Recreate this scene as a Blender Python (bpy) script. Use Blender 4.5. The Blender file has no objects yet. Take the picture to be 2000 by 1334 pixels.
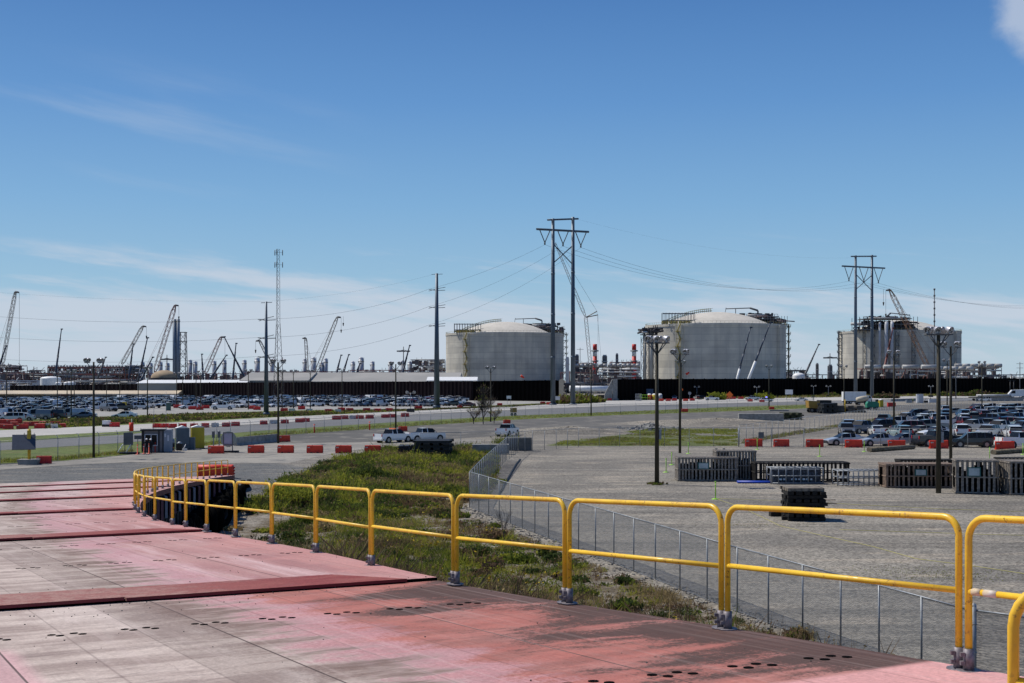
import bpy, bmesh, math, random
import numpy as np
from mathutils import Vector, Matrix
random.seed(7); np.random.seed(7)
S = bpy.context.scene
COL = S.collection
R = math.radians
# ---------------------------------------------------------------- camera
CH = 9.0; F = 2500.0; HZ = 739.0
cam = bpy.data.cameras.new('camera'); cam.lens = 45; cam.sensor_width = 36
cam.shift_y = (HZ-667)/2000.0; cam.clip_start = .2; cam.clip_end = 20000
co = bpy.data.objects.new('camera', cam); co.location = (0, 0, CH); co.rotation_euler = (R(90), 0, 0)
COL.objects.link(co); S.camera = co
# ---------------------------------------------------------------- node helpers
class NT:
    def __init__(s, tree): s.t = tree; s.t.nodes.clear()
    def n(s, typ, ins=None, **pr):
        nd = s.t.nodes.new(typ)
        for k, v in pr.items(): setattr(nd, k, v)
        for k, v in (ins or {}).items(): s.set(nd.inputs[k], v)
        return nd
    def set(s, sock, v):
        if isinstance(v, bpy.types.NodeSocket): s.t.links.new(v, sock)
        else:
            if sock.type == 'RGBA' and len(v) == 3: v = (*v, 1)
            sock.default_value = v
    def m(s, op, a, b=0.0, c=0.0):
        nd = s.t.nodes.new('ShaderNodeMath'); nd.operation = op
        for i, v in enumerate((a, b, c)): s.set(nd.inputs[i], v)
        return nd.outputs[0]
    def mix(s, f, a, b, bt='MIX'):
        nd = s.t.nodes.new('ShaderNodeMix'); nd.data_type = 'RGBA'; nd.blend_type = bt
        s.set(nd.inputs[0], f); s.set(nd.inputs[6], a); s.set(nd.inputs[7], b)
        return nd.outputs[2]
    def mr(s, v, lo, hi, a=0.0, b=1.0):
        nd = s.t.nodes.new('ShaderNodeMapRange'); nd.interpolation_type = 'SMOOTHSTEP'
        for i, q in enumerate((v, lo, hi, a, b)): s.set(nd.inputs[i], q)
        return nd.outputs[0]
    def co(s, sc=(1, 1, 1), kind='Object'):
        tc = s.t.nodes.new('ShaderNodeTexCoord')
        mp = s.t.nodes.new('ShaderNodeMapping'); s.t.links.new(tc.outputs[kind], mp.inputs[0])
        mp.inputs['Scale'].default_value = sc
        return mp.outputs[0]
    def noise(s, vec, scale, detail=4, rough=.55):
        return s.n('ShaderNodeTexNoise', {'Vector': vec, 'Scale': scale, 'Detail': detail, 'Roughness': rough}).outputs[0]
    def xyz(s, vec):
        nd = s.n('ShaderNodeSeparateXYZ', {0: vec}); return nd.outputs
MATS = {}
def newmat(name):
    m = bpy.data.materials.new(name); m.use_nodes = True; MATS[name] = m
    return m, NT(m.node_tree)
def finish(nt, color, rough=.6, metal=0., bump=None, bstr=.3, bdist=.05, spec=.5, coat=0., alpha=None):
    p = nt.n('ShaderNodeBsdfPrincipled', {'Base Color': color, 'Roughness': rough, 'Metallic': metal, 'Specular IOR Level': spec, 'Coat Weight': coat})
    if bump is not None:
        b = nt.n('ShaderNodeBump', {'Height': bump, 'Strength': bstr, 'Distance': bdist})
        nt.set(p.inputs['Normal'], b.outputs[0])
    o = nt.n('ShaderNodeOutputMaterial')
    if alpha is not None:
        tr = nt.n('ShaderNodeBsdfTransparent')
        mx = nt.n('ShaderNodeMixShader', {0: alpha, 1: tr.outputs[0], 2: p.outputs[0]})
        nt.set(o.inputs[0], mx.outputs[0])
    else: nt.set(o.inputs[0], p.outputs[0])
    return p
def M(name, c1, c2=None, scale=3., rough=.6, metal=0., bump=0., lo=.35, hi=.65, st=(1, 1, 1), fine=None, spec=.4, coat=0.):
    """c1/c2 mixed by a noise; fine=(scale, amount) darkens and lightens by a second, finer one"""
    if name in MATS: return MATS[name]
    m, nt = newmat(name)
    v = nt.co(st)
    n1 = nt.noise(v, scale, 5)
    c2 = c2 or tuple(x*.82 for x in c1)
    col = nt.mix(nt.mr(n1, lo, hi), c1, c2)
    bm_ = n1
    if fine:
        n2 = nt.noise(v, fine[0], 3, .7)
        f = nt.mr(n2, .3, .7, 1-fine[1], 1+fine[1])
        cc = nt.n('ShaderNodeCombineColor', {0: f, 1: f, 2: f}).outputs[0]
        col = nt.mix(1.0, col, cc, 'MULTIPLY'); bm_ = n2
    finish(nt, col, rough, metal, bm_ if bump else None, bump, .05, spec, coat)
    return m
# ---------------------------------------------------------------- world, sun
SUN_AZ = R(-64); SUN_EL = R(54)
w = bpy.data.worlds.new('World'); S.world = w; w.use_nodes = True
nt = NT(w.node_tree)
sky = nt.n('ShaderNodeTexSky', sky_type='NISHITA', sun_disc=False, sun_elevation=SUN_EL, sun_rotation=SUN_AZ,
           altitude=0.0, air_density=1.0, dust_density=.35, ozone_density=2.2)
tc = nt.n('ShaderNodeTexCoord')
dx, dy, dz = nt.xyz(tc.outputs['Generated'])
az = nt.m('DIVIDE', dx, nt.m('MAXIMUM', dy, .05))      # tan of the azimuth
warp = nt.noise(nt.n('ShaderNodeCombineXYZ', {0: nt.m('MULTIPLY', az, 5.), 1: nt.m('MULTIPLY', dz, 20.), 2: 9.}).outputs[0], 1.0, 3, .5)
ee = nt.m('ADD', dz, nt.m('MULTIPLY', az, .10))
vv_ = nt.m('ADD', nt.m('MULTIPLY', ee, 34.), nt.m('MULTIPLY', warp, 1.6))
cvA = nt.n('ShaderNodeCombineXYZ', {0: nt.m('MULTIPLY', az, 3.1), 1: vv_, 2: 2.2}).outputs[0]
n1 = nt.noise(cvA, 1.15, 9, .58)
cvB = nt.n('ShaderNodeCombineXYZ', {0: nt.m('MULTIPLY', az, 14.), 1: nt.m('MULTIPLY', ee, 120.), 2: 5.}).outputs[0]
n2 = nt.noise(cvB, 1.0, 5, .6)
nn_ = nt.m('ADD', nt.m('MULTIPLY', n1, .68), nt.m('MULTIPLY', n2, .32))
bA = nt.m('MULTIPLY', nt.m('MULTIPLY', nt.mr(ee, .046, .056), nt.mr(ee, .072, .060)), nt.mr(az, -.02, -.2))
bB = nt.m('MULTIPLY', nt.mr(dz, .074, .045), nt.mr(az, .35, -.05, .45, 1.))
bias = nt.m('ADD', nt.m('MULTIPLY', bA, .125), nt.m('MULTIPLY', bB, .26))
wis = nt.mr(nt.m('ADD', nn_, bias), .53, .74)
wis = nt.m('MULTIPLY', wis, nt.mr(dz, .115, .08)); wis = nt.m('MULTIPLY', wis, nt.mr(dz, -.005, .02, .35, 1.))
# streaks high on the left
cv2 = nt.n('ShaderNodeCombineXYZ', {0: nt.m('MULTIPLY', az, 3.0), 1: nt.m('MULTIPLY', nt.m('ADD', dz, nt.m('MULTIPLY', az, .16)), 26.0), 2: 1.3}).outputs[0]
n3 = nt.noise(cv2, 1.0, 6, .55)
ub = nt.m('MULTIPLY', nt.mr(dz, .12, .17), nt.mr(dz, .245, .19)); ub = nt.m('MULTIPLY', ub, nt.mr(az, -.08, -.26))
wis2 = nt.m('MULTIPLY', nt.m('MULTIPLY', nt.mr(n3, .46, .75), ub), .30)
# the small bright cloud at the upper right
ex = nt.m('MULTIPLY', nt.m('SUBTRACT', az, .400), 1/.028)
ey = nt.m('MULTIPLY', nt.m('SUBTRACT', nt.m('DIVIDE', dz, nt.m('MAXIMUM', dy, .05)), .286), 1/.028)
ey2 = nt.m('ADD', ey, nt.m('MULTIPLY', ex, .6))
ey2 = nt.m('MULTIPLY', ey2, .8)
rr = nt.m('SQRT', nt.m('ADD', nt.m('MULTIPLY', ex, ex), nt.m('MULTIPLY', ey2, ey2)))
cv3 = nt.n('ShaderNodeCombineXYZ', {0: nt.m('MULTIPLY', az, 20.0), 1: nt.m('MULTIPLY', dz, 30.0), 2: 0.3}).outputs[0]
n4 = nt.noise(cv3, 1.1, 8, .6)
puff = nt.m('MULTIPLY', nt.mr(nt.m('SUBTRACT', nt.m('ADD', n4, .45), nt.m('MULTIPLY', rr, .55)), .25, .85), .62)
cl = nt.m('MINIMUM', nt.m('ADD', nt.m('ADD', nt.m('MULTIPLY', wis, .80), wis2), puff), 1.0)
rp = nt.n('ShaderNodeValToRGB', {0: nt.m('MAXIMUM', dz, 0.)}); cr = rp.color_ramp
for p_, c_ in ((.016, (.380, .545, .690)), (.075, (.245, .455, .670)), (.134, (.168, .375, .655)), (.21, (.095, .265, .585)), (.284, (.056, .185, .480)), (.60, (.022, .085, .30))):
    e_ = cr.elements.new(p_); e_.color = (*[min(1, q) for q in c_], 1)
cr.elements.remove(cr.elements[0]); cr.elements[-1].position = 1.; cr.elements[-1].color = (.02, .07, .26, 1)
grad = nt.mix(1.0, rp.outputs[0], (13.4, 12.6, 12.0), 'MULTIPLY')
skyc = nt.mix(.86, sky.outputs[0], grad)
skyc = nt.mix(cl, skyc, (6.5, 7.2, 8.3))
bg = nt.n('ShaderNodeBackground', {'Color': skyc, 'Strength': .10})
o = nt.n('ShaderNodeOutputWorld'); nt.set(o.inputs[0], bg.outputs[0])
sl = bpy.data.lights.new('sun', 'SUN'); sl.energy = 5.0; sl.angle = R(.55); sl.color = (1, .955, .88)
so = bpy.data.objects.new('sun', sl); COL.objects.link(so)
tosun = Vector((math.sin(SUN_AZ)*math.cos(SUN_EL), math.cos(SUN_AZ)*math.cos(SUN_EL), math.sin(SUN_EL)))
so.rotation_euler = tosun.to_track_quat('Z', 'Y').to_euler(); so.location = (0, 0, 60)
S.view_settings.view_transform = 'Standard'; S.view_settings.look = 'None'
S.view_settings.gamma = 1; S.view_settings.use_curve_mapping = False
S.view_settings.exposure = -0.18
S.cycles.max_bounces = 5; S.cycles.volume_bounces = 0; S.cycles.transparent_max_bounces = 24
S.cycles.use_denoising = True
# ---------------------------------------------------------------- mesh builder
class MB:
    def __init__(s): s.v = []; s.f = []; s.mi = []; s.sm = []; s.k = 0; s.smooth = False
    def add(s, vs, fs, k=None, smooth=None):
        b = len(s.v); s.v += [tuple(p) for p in vs]
        for f in fs:
            s.f.append(tuple(b+i for i in f)); s.mi.append(s.k if k is None else k); s.sm.append(s.smooth if smooth is None else smooth)
        return s
    def box(s, x0, x1, y0, y1, z0, z1, k=None):
        return s.add([(x0,y0,z0),(x1,y0,z0),(x1,y1,z0),(x0,y1,z0),(x0,y0,z1),(x1,y0,z1),(x1,y1,z1),(x0,y1,z1)],
                     [(3,2,1,0),(4,5,6,7),(0,1,5,4),(1,2,6,5),(2,3,7,6),(3,0,4,7)], k, False)
    def cbox(s, c, sz, rz=0., k=None, ry=0., rx=0.):
        m = Matrix.Translation(c) @ Matrix.Rotation(rz, 4, 'Z') @ Matrix.Rotation(ry, 4, 'Y') @ Matrix.Rotation(rx, 4, 'X')
        a, b, d = sz[0]/2, sz[1]/2, sz[2]/2
        vs = [m @ Vector(p) for p in ((-a,-b,-d),(a,-b,-d),(a,b,-d),(-a,b,-d),(-a,-b,d),(a,-b,d),(a,b,d),(-a,b,d))]
        return s.add(vs, [(3,2,1,0),(4,5,6,7),(0,1,5,4),(1,2,6,5),(2,3,7,6),(3,0,4,7)], k, False)
    def cyl(s, p0, p1, r0, r1=None, n=8, caps=True, k=None, smooth=True):
        p0 = Vector(p0); p1 = Vector(p1); r1 = r0 if r1 is None else r1
        d = p1-p0
        if d.length < 1e-6: return s
        q = d.to_track_quat('Z', 'Y')
        vs = []
        for p, r in ((p0, r0), (p1, r1)):
            for i in range(n):
                a = 2*math.pi*(i+.5)/n
                vs.append(p + q @ Vector((math.cos(a)*r, math.sin(a)*r, 0)))
        s.add(vs, [(i, (i+1) % n, n+(i+1) % n, n+i) for i in range(n)], k, smooth and n > 4)
        if caps:
            b = len(s.v)-2*n
            s.f.append(tuple(b+i for i in range(n-1, -1, -1))); s.f.append(tuple(b+n+i for i in range(n)))
            s.mi += [s.k if k is None else k]*2; s.sm += [False]*2
        return s
    def tube(s, pts, r, n=8, k=None):
        pts = [Vector(p) for p in pts]; vs = []
        up = None
        for i, p in enumerate(pts):
            a = pts[max(0, i-1)]; b = pts[min(len(pts)-1, i+1)]
            d = (b-a).normalized()
            if up is None:
                up = Vector((0, 0, 1)) if abs(d.z) < .9 else Vector((1, 0, 0))
            x = d.cross(up).normalized(); y = x.cross(d).normalized(); up = y
            for j in range(n):
                t = 2*math.pi*(j+.5)/n
                vs.append(p + x*math.cos(t)*r + y*math.sin(t)*r)
        fs = []
        for i in range(len(pts)-1):
            for j in range(n):
                fs.append((i*n+j, i*n+(j+1) % n, (i+1)*n+(j+1) % n, (i+1)*n+j))
        s.add(vs, fs, k, True)
        b = len(s.v)-len(vs); e = (len(pts)-1)*n
        s.f.append(tuple(b+i for i in range(n-1, -1, -1))); s.f.append(tuple(b+e+i for i in range(n)))
        s.mi += [s.k if k is None else k]*2; s.sm += [False]*2
        return s
    def lathe(s, prof, n=16, c=(0, 0, 0), k=None, smooth=True, q=None):
        vs = []; c = Vector(c)
        for (r, z) in prof:
            for i in range(n):
                a = 2*math.pi*i/n; p = Vector((r*math.cos(a), r*math.sin(a), z))
                vs.append(c + (q @ p if q else p))
        fs = [(j*n+i, j*n+(i+1) % n, (j+1)*n+(i+1) % n, (j+1)*n+i) for j in range(len(prof)-1) for i in range(n)]
        return s.add(vs, fs, k, smooth)
    def prism(s, poly, x0, x1, axis='x', k=None):
        n = len(poly)
        if axis == 'x': vs = [(x0, a, b) for a, b in poly]+[(x1, a, b) for a, b in poly]
        elif axis == 'y': vs = [(a, x0, b) for a, b in poly]+[(a, x1, b) for a, b in poly]
        else: vs = [(a, b, x0) for a, b in poly]+[(a, b, x1) for a, b in poly]
        return s.add(vs, [tuple(range(n))[::-1], tuple(range(n, 2*n))]+[(i, (i+1) % n, n+(i+1) % n, n+i) for i in range(n)], k, False)
    def build(s, name, mats, parent=None, fix=True):
        me = bpy.data.meshes.new(name); me.from_pydata(s.v, [], s.f)
        if not isinstance(mats, (list, tuple)): mats = [mats]
        for m in mats: me.materials.append(m)
        me.polygons.foreach_set('material_index', [min(i, len(mats)-1) for i in s.mi])
        me.polygons.foreach_set('use_smooth', s.sm)
        if fix and len(s.f) < 60000:
            b = bmesh.new(); b.from_mesh(me); bmesh.ops.recalc_face_normals(b, faces=b.faces[:]); b.to_mesh(me); b.free()
        me.update()
        o = bpy.data.objects.new(name, me); COL.objects.link(o)
        if parent is not None: o.parent = parent
        return o
def empty(name, loc=(0, 0, 0), rz=0.):
    o = bpy.data.objects.new(name, None); COL.objects.link(o); o.empty_display_size = .5
    o.location = loc; o.rotation_euler = (0, 0, rz); return o
def tag(o, label=None, cat=None, group=None, kind=None):
    if label: o['label'] = label
    if cat: o['category'] = cat
    if group: o['group'] = group
    if kind: o['kind'] = kind
    return o
CH_OF = {}
def kids(o):
    if o.name not in CH_OF: CH_OF[o.name] = list(o.children)
    return CH_OF[o.name]
def copy_tree(o, parent=None):
    c = o.copy(); COL.objects.link(c)
    if parent is not None: c.parent = parent
    for k in kids(o): copy_tree(k, c)
    return c
class Kind:
    """first use places the prototype itself, every later use a copied tree"""
    def __init__(s, build): s.b = build; s.p = None
    def put(s, loc, rz=0., label=None, group=None, sc=1.):
        if s.p is None: s.p = s.b(); o = s.p
        else:
            o = s.p.copy(); COL.objects.link(o)
            for k in PK(s): 
                c = copy_tree(k); c.parent = o
        o.location = loc; o.rotation_euler = (0, 0, rz)
        o.scale = sc if isinstance(sc, tuple) else (sc, sc, sc)
        if label: o['label'] = label
        if group: o['group'] = group
        return o
def PK(s): return kids(s.p)
# ---------------------------------------------------------------- ramp geometry, terrain
ANG = math.atan2(.882, -.471)
def st2xy(s, t): return (-.4707*s+.8823*t, .8823*s+.4707*t)
def deckz(s): return CH-(1.67+.058*s)
def tedge(s): return 7.12-.38*np.exp(-((np.asarray(s, float)-14.3)/4.6)**2)+.0393*np.maximum(0, np.asarray(s, float)-30)**1.5
def sm(x, a, b):
    t = np.clip((x-a)/(b-a), 0, 1); return t*t*(3-2*t)
def vnoise(x, y, seed=0):
    x = np.asarray(x, float); y = np.asarray(y, float)
    xi = np.floor(x); yi = np.floor(y); fx = x-xi; fy = y-yi; fx = fx*fx*(3-2*fx); fy = fy*fy*(3-2*fy)
    def h(a, b):
        q = np.sin(a*127.1+b*311.7+seed*74.7)*43758.5453; return q-np.floor(q)
    return (h(xi, yi)*(1-fx)+h(xi+1, yi)*fx)*(1-fy)+(h(xi, yi+1)*(1-fx)+h(xi+1, yi+1)*fx)*fy
def hz(x, y):
    x = np.asarray(x, float); y = np.asarray(y, float)
    s = -.4707*x+.8823*y; t = .8823*x+.4707*y
    te = tedge(s)
    d = np.maximum(0, t-te)
    top = np.minimum(CH-(1.67+.058*s), CH-1.2)-.38
    k = .30+.06*(vnoise(x*.12, y*.12, 3)-.5)
    emb = (top-k*d-.0*d)*(1-sm(s, 26, 41))
    emb = emb+np.where((t > te+.3) & (emb > .2), (vnoise(x*.5, y*.5, 5)-.5)*.35*np.minimum(1, d/2), 0)
    emb = np.maximum(0, emb)
    emb = np.where(t < te-.3, np.maximum(0, top-.3)*(1-sm(s, 20, 30)), emb)
    pad = 1.78*(1-sm(s, 94, 128))*sm(s, 82, 91)*(1-sm(t, 25, 38))
    mound = .25*np.exp(-((x+6.5)/9)**2-((y-152)/13)**2)+.4*np.exp(-((x+12)/7)**2-((y-128)/16)**2)
    return np.maximum(emb, pad)+mound
def G(px, py, lift=0.):
    """the point of the ground seen at that place of the photograph"""
    h = 0.
    for _ in range(12):
        z = F*(CH-h)/(py-HZ); x = (px-1000)*z/F
        h = .5*h+.5*float(hz(x, z))
    return Vector((x, z, float(hz(x, z))+lift))
def P(px, py, z): return Vector(((px-1000)*z/F, z, CH-(py-HZ)*z/F))
# ---------------------------------------------------------------- materials
paint = lambda n, c, r=.45: M(n, c, tuple(x*.93 for x in c), 2., r, 0, 0, spec=.5)
m, nt = newmat('safety_yellow'); v = nt.co()
col = nt.mix(nt.mr(nt.noise(v, 3., 5, .6), .35, .65), (.87, .55, .030), (.76, .44, .022))
ch = nt.m('MULTIPLY', nt.mr(nt.noise(v, 30., 5, .7), .57, .63), nt.mr(nt.noise(v, 2.2, 3, .5), .42, .56)); col = nt.mix(nt.m('MULTIPLY', ch, .8), col, (.20, .085, .03))
col = nt.mix(nt.m('MULTIPLY', nt.mr(nt.noise(v, 9., 5, .7), .50, .70), .35), col, (.50, .27, .06))
finish(nt, col, nt.mr(nt.noise(v, 12., 4), .3, .7, .32, .6), 0, nt.noise(v, 90., 3), .08, .004, .5); mYEL = m
mYEL2 = M('yellow_plain', (.62, .40, .03), None, 4, .5)
mGALV = M('galvanised', (.30, .32, .34), (.22, .235, .25), 5., .5, .35, fine=(40, .1))
mSOCK = M('socket_steel', (.24, .22, .235), (.15, .13, .14), 30., .55, .3)
mTAPE = M('white_tape', (.66, .62, .58), (.58, .46, .30), 9., .6)
mWOODP = M('pole_wood', (.062, .054, .034), (.034, .030, .02), 3., .85, 0, .3, st=(8, 8, .6))
mWOODG = M('grey_timber', (.29, .255, .215), (.16, .14, .12), 5., .85, 0, .3, fine=(30, .25))
mWOODB = M('brown_timber', (.30, .215, .155), (.17, .12, .09), 5., .85, 0, .3, fine=(30, .25))
mWOODD = M('dark_timber', (.022, .019, .016), (.010, .009, .008), 4., .9, 0, .3)
mLOG = M('pale_log', (.20, .165, .11), (.09, .075, .05), 3., .85, 0, .3)
mDARK = M('near_black', (.014, .014, .015), None, 3, .6)
mRUB = M('rubber', (.02, .02, .021), None, 6, .8)
mGLASS = M('car_glass', (.010, .011, .013), None, 2, .22, spec=.22)
mRIM = M('rim', (.35, .35, .36), None, 3, .35, .7)
mORG = M('barrier_orange', (.74, .048, .014), (.60, .034, .011), 2., .5, fine=(20, .06))
mRED = M('barrier_red', (.62, .030, .020), (.46, .020, .018), 2., .5, fine=(20, .06))
mWHB = M('barrier_white', (.62, .60, .55), (.45, .43, .38), 2., .6)
mCONC = M('precast_concrete', (.30, .29, .27), (.21, .205, .19), 1.5, .9, 0, .3, fine=(12, .12))
mPOLEST = M('pole_steel', (.085, .112, .145), (.065, .088, .115), .8, .45, .4, fine=(6, .06), st=(1, 1, .3))
mWIRE = M('wire', (.05, .055, .06), None, 3, .5)
mLAMPB = M('lamp_bowl', (.55, .55, .58), (.42, .42, .45), 4, .45, .3)
mLENS = M('lamp_lens', (.50, .50, .48), (.03, .03, .035), 7, .2, .0, lo=.45, hi=.55)
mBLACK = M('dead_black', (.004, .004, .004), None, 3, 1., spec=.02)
mWHITE = M('white_sheet', (.78, .78, .76), (.68, .68, .66), 1., .5)
mROOFG = M('roof_grey', (.33, .315, .28), (.27, .26, .235), .05, .6)
mBEIGE = M('beige', (.55, .45, .31), (.45, .37, .27), .1, .7)
mSTEELW = M('vessel_grey', (.46, .475, .50), (.38, .395, .42), .3, .5)
mTOPW = M('vessel_top', (.55, .56, .58), None, .3, .5)
mRSTEEL = M('red_steel', (.34, .12, .10), (.22, .12, .10), .3, .7)
mGSTEEL = M('grey_steel', (.13, .135, .145), (.08, .085, .09), .3, .6)
mPIPE = M('pipe_insulation', (.52, .52, .50), (.30, .29, .28), .2, .5)
mSHADE = M('deep_steel', (.06, .05, .055), (.035, .032, .035), .4, .7)
mRACKG = M('rack_grey', (.22, .22, .23), (.15, .15, .155), .3, .7)
mRACKD = M('rack_equipment', (.17, .12, .115), (.09, .09, .10), .25, .8, lo=.42, hi=.58)
mCRR = M('crane_red', (.30, .13, .11), (.20, .09, .08), .4, .6)
mCRO = M('crane_orange', (.32, .17, .085), (.22, .12, .07), .4, .6)
mCRC = M('crane_cream', (.34, .30, .245), (.24, .20, .165), .4, .6)
mCRB = M('crane_blue', (.035, .05, .085), (.025, .035, .06), .4, .4)
mCRD = M('crane_darkred', (.15, .035, .03), None, .4, .5)
mSCAF = M('scaffold_yellow', (.42, .36, .10), (.28, .22, .10), .6, .7)
def leafmat(n, a, b):
    m, nt = newmat('leaf_'+n); v = nt.co(); col = nt.mix(nt.mr(nt.noise(v, 1.3, 5, .6), .35, .65), a, b)
    p = nt.n('ShaderNodeBsdfPrincipled', {'Base Color': col, 'Roughness': .8, 'Specular IOR Level': .08}); t = nt.n('ShaderNodeBsdfTranslucent', {0: col})
    mx = nt.n('ShaderNodeMixShader', {0: .42, 1: p.outputs[0], 2: t.outputs[0]}); nt.set(nt.n('ShaderNodeOutputMaterial').inputs[0], mx.outputs[0]); return m
mLEAFS = [leafmat(*q) for q in (('mid', (.165, .200, .034), (.105, .135, .022)), ('lime', (.35, .35, .045), (.25, .265, .038)),
    ('straw', (.35, .265, .13), (.24, .18, .09)), ('brown', (.19, .125, .072), (.12, .08, .05)), ('deep', (.070, .095, .028), (.045, .066, .020)))]
mFLOW = M('flower_yellow', (.62, .44, .02), None, 3, .7)
mBARK = M('bark', (.085, .07, .06), (.05, .042, .036), 5, .9)
mTANL = M('tan_panel', (.42, .28, .10), (.35, .24, .10), .1, .7)
mMIL = M('light_green', (.32, .62, .05), None, 3, .5)
mBLUEP = M('blue_pipe', (.015, .06, .42), None, 3, .5)
mROPE = M('rope_yellow', (.55, .50, .16), None, 3, .8)
mHIVIS = M('hivis', (.45, .60, .05), None, 3, .8)
mSKIN = M('skin', (.42, .24, .16), None, 3, .7)
mCLOTH = M('dark_cloth', (.012, .012, .016), None, 3, .9)
mTGREY = M('toilet_grey', (.10, .135, .16), (.08, .11, .13), 1, .6)
mTYEL = M('toilet_yellow', (.55, .42, .03), (.45, .34, .03), 1, .6)
mTBLUE = M('toilet_blue', (.03, .16, .34), None, 1, .6)
mTGREEN = M('toilet_green', (.07, .13, .11), None, 1, .6)
mGRN = M('machine_green', (.03, .22, .13), None, 1, .5)
mSIGNW = M('sign_white', (.7, .7, .7), None, 1, .5)
mORSIGN = M('sign_orange', (.80, .16, .02), None, 1, .5)
mTARP = M('teal_label', (.03, .13, .12), None, 2, .6)
mPAPER = M('paper', (.45, .52, .52), None, 3, .7)
# gravel ground: zones come from a per-vertex attribute (1 = embankment soil)
m, nt = newmat('ground'); v = nt.co()
att = nt.n('ShaderNodeAttribute', attribute_name='soil').outputs['Fac']
pdk = nt.n('ShaderNodeAttribute', attribute_name='pad').outputs['Fac']
fld = nt.n('ShaderNodeAttribute', attribute_name='field').outputs['Fac']
vor = nt.n('ShaderNodeTexVoronoi', {'Vector': v, 'Scale': 9.0}); stone = nt.xyz(vor.outputs['Color'])[0]
nf = nt.noise(v, 22, 3, .7); nb = nt.noise(v, .06, 5, .6); nm = nt.noise(nt.co((.5, 1.6, 1)), .35, 5, .6)
g = nt.mix(nt.mr(nb, .40, .62), (.258, .234, .194), (.172, .158, .136))
g = nt.mix(nt.m('MULTIPLY', nt.mr(nm, .52, .66), .85), g, (.33, .285, .225))
rut = nt.noise(nt.co((.035, .9, 1)), .55, 6, .6); g = nt.mix(nt.m('MULTIPLY', nt.mr(rut, .51, .60), .5), g, (.125, .115, .10)); g = nt.mix(nt.m('MULTIPLY', nt.mr(rut, .42, .34), .4), g, (.30, .275, .235))
g = nt.mix(nt.m('MULTIPLY', nt.mr(nm, .40, .28), .5), g, (.12, .117, .11))
g = nt.mix(nt.m('MULTIPLY', pdk, nt.mr(nm, .62, .40, .55, .95)), g, (.105, .108, .108))
soil = nt.mix(nt.mr(nt.noise(v, .45, 5, .6), .40, .62), (.12, .095, .062), (.24, .215, .18))
g = nt.mix(nt.m('MULTIPLY', att, nt.mr(nt.noise(v, .3, 4), .25, .45, .7, 1.)), g, soil)
gr = nt.mix(nt.mr(nt.noise(v, .8, 5, .7), .35, .65), (.13, .15, .035), (.07, .09, .025))
gr = nt.mix(nt.mr(nt.noise(v, .21, 5, .6), .52, .66, 0., .8), gr, (.19, .165, .10))
g = nt.mix(nt.m('MULTIPLY', fld, nt.mr(nt.noise(v, .11, 4), .24, .40, .15, .95)), g, gr)
f = nt.m('ADD', nt.mr(stone, 0, 1, .60, 1.42), nt.mr(nf, .3, .7, -.18, .18))
cc = nt.n('ShaderNodeCombineColor', {0: f, 1: f, 2: f}).outputs[0]
g = nt.mix(1.0, g, cc, 'MULTIPLY')
finish(nt, g, .95, 0, nt.m('ADD', stone, nf), .5, .04, .2)
mGROUND = m
def sheetmat(name, c1, c2, scale=.05, fs=(3, .15), st=(1, 1, 1), c3=None):
    m, nt = newmat(name); v = nt.co(st)
    col = nt.mix(nt.mr(nt.noise(v, scale, 6, .65), .35, .65), c1, c2)
    if c3: col = nt.mix(nt.m('MULTIPLY', nt.mr(nt.noise(v, scale*4.1, 5, .65), .52, .62), .8), col, c3)
    f = nt.mr(nt.noise(v, fs[0], 5, .7), .3, .7, 1-fs[1], 1+fs[1])
    cc = nt.n('ShaderNodeCombineColor', {0: f, 1: f, 2: f}).outputs[0]
    finish(nt, nt.mix(1., col, cc, 'MULTIPLY'), .9, 0, None, 0, 0, .25); return m
mROADB = sheetmat('concrete_road', (.44, .42, .385), (.36, .345, .32), .04)
mROADG = sheetmat('asphalt_grey', (.185, .185, .185), (.15, .15, .152), .04)
mHAUL = sheetmat('haul_asphalt', (.125, .117, .104), (.092, .088, .080), .05, c3=(.22, .20, .17))
mGRASSG = sheetmat('mown_grass', (.135, .165, .035), (.085, .115, .025), .09, (.9, .35), c3=(.15, .14, .06))
mLOTL = sheetmat('lot_crushed_stone', (.33, .32, .295), (.25, .24, .22), .03)
mPALE = sheetmat('pale_apron', (.30, .275, .235), (.21, .195, .17), .09, c3=(.15, .145, .135))
# deck: zones by the ramp's own axes: x = along, -y = towards the railing
m, nt = newmat('ramp_mats'); v = nt.co(); X, Y, Z = nt.xyz(v); T = nt.m('MULTIPLY', Y, -1.); XB = nt.m('ADD', X, nt.m('MULTIPLY', nt.m('SUBTRACT', nt.m('MINIMUM', T, 9.), 4.), .1))
nA = nt.noise(nt.co((1.6, .45, 1)), 1.1, 6, .65)            # streaks across the ramp
nB = nt.noise(nt.co((.3, 1.2, 1)), .9, 5, .6)
nC = nt.noise(v, .55, 6, .65); nF = nt.noise(v, 26, 3, .75)
grey = nt.mix(nt.mr(nA, .36, .60), (.52, .43, .375), (.31, .24, .21))
grey = nt.mix(nt.m('MULTIPLY', nt.mr(nB, .5, .68), .5), grey, (.60, .51, .455))
grey = nt.mix(nt.m('MULTIPLY', nt.mr(nt.noise(nt.co((2.6, .5, 1)), 2.3, 5, .7), .52, .66), .45), grey, (.19, .145, .135))
bend = nt.m('MULTIPLY', nt.m('POWER', nt.m('MAXIMUM', nt.m('SUBTRACT', X, 14.), 0.), 1.7), .0062)
tb = nt.m('SUBTRACT', nt.m('SUBTRACT', T, bend), nt.m('ADD', nt.mr(nB, .2, .8, -.22, .22), nt.m('ADD', nt.mr(nA, .3, .7, -.45, .45), nt.mr(nF, .3, .7, -.12, .12))))
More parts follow.
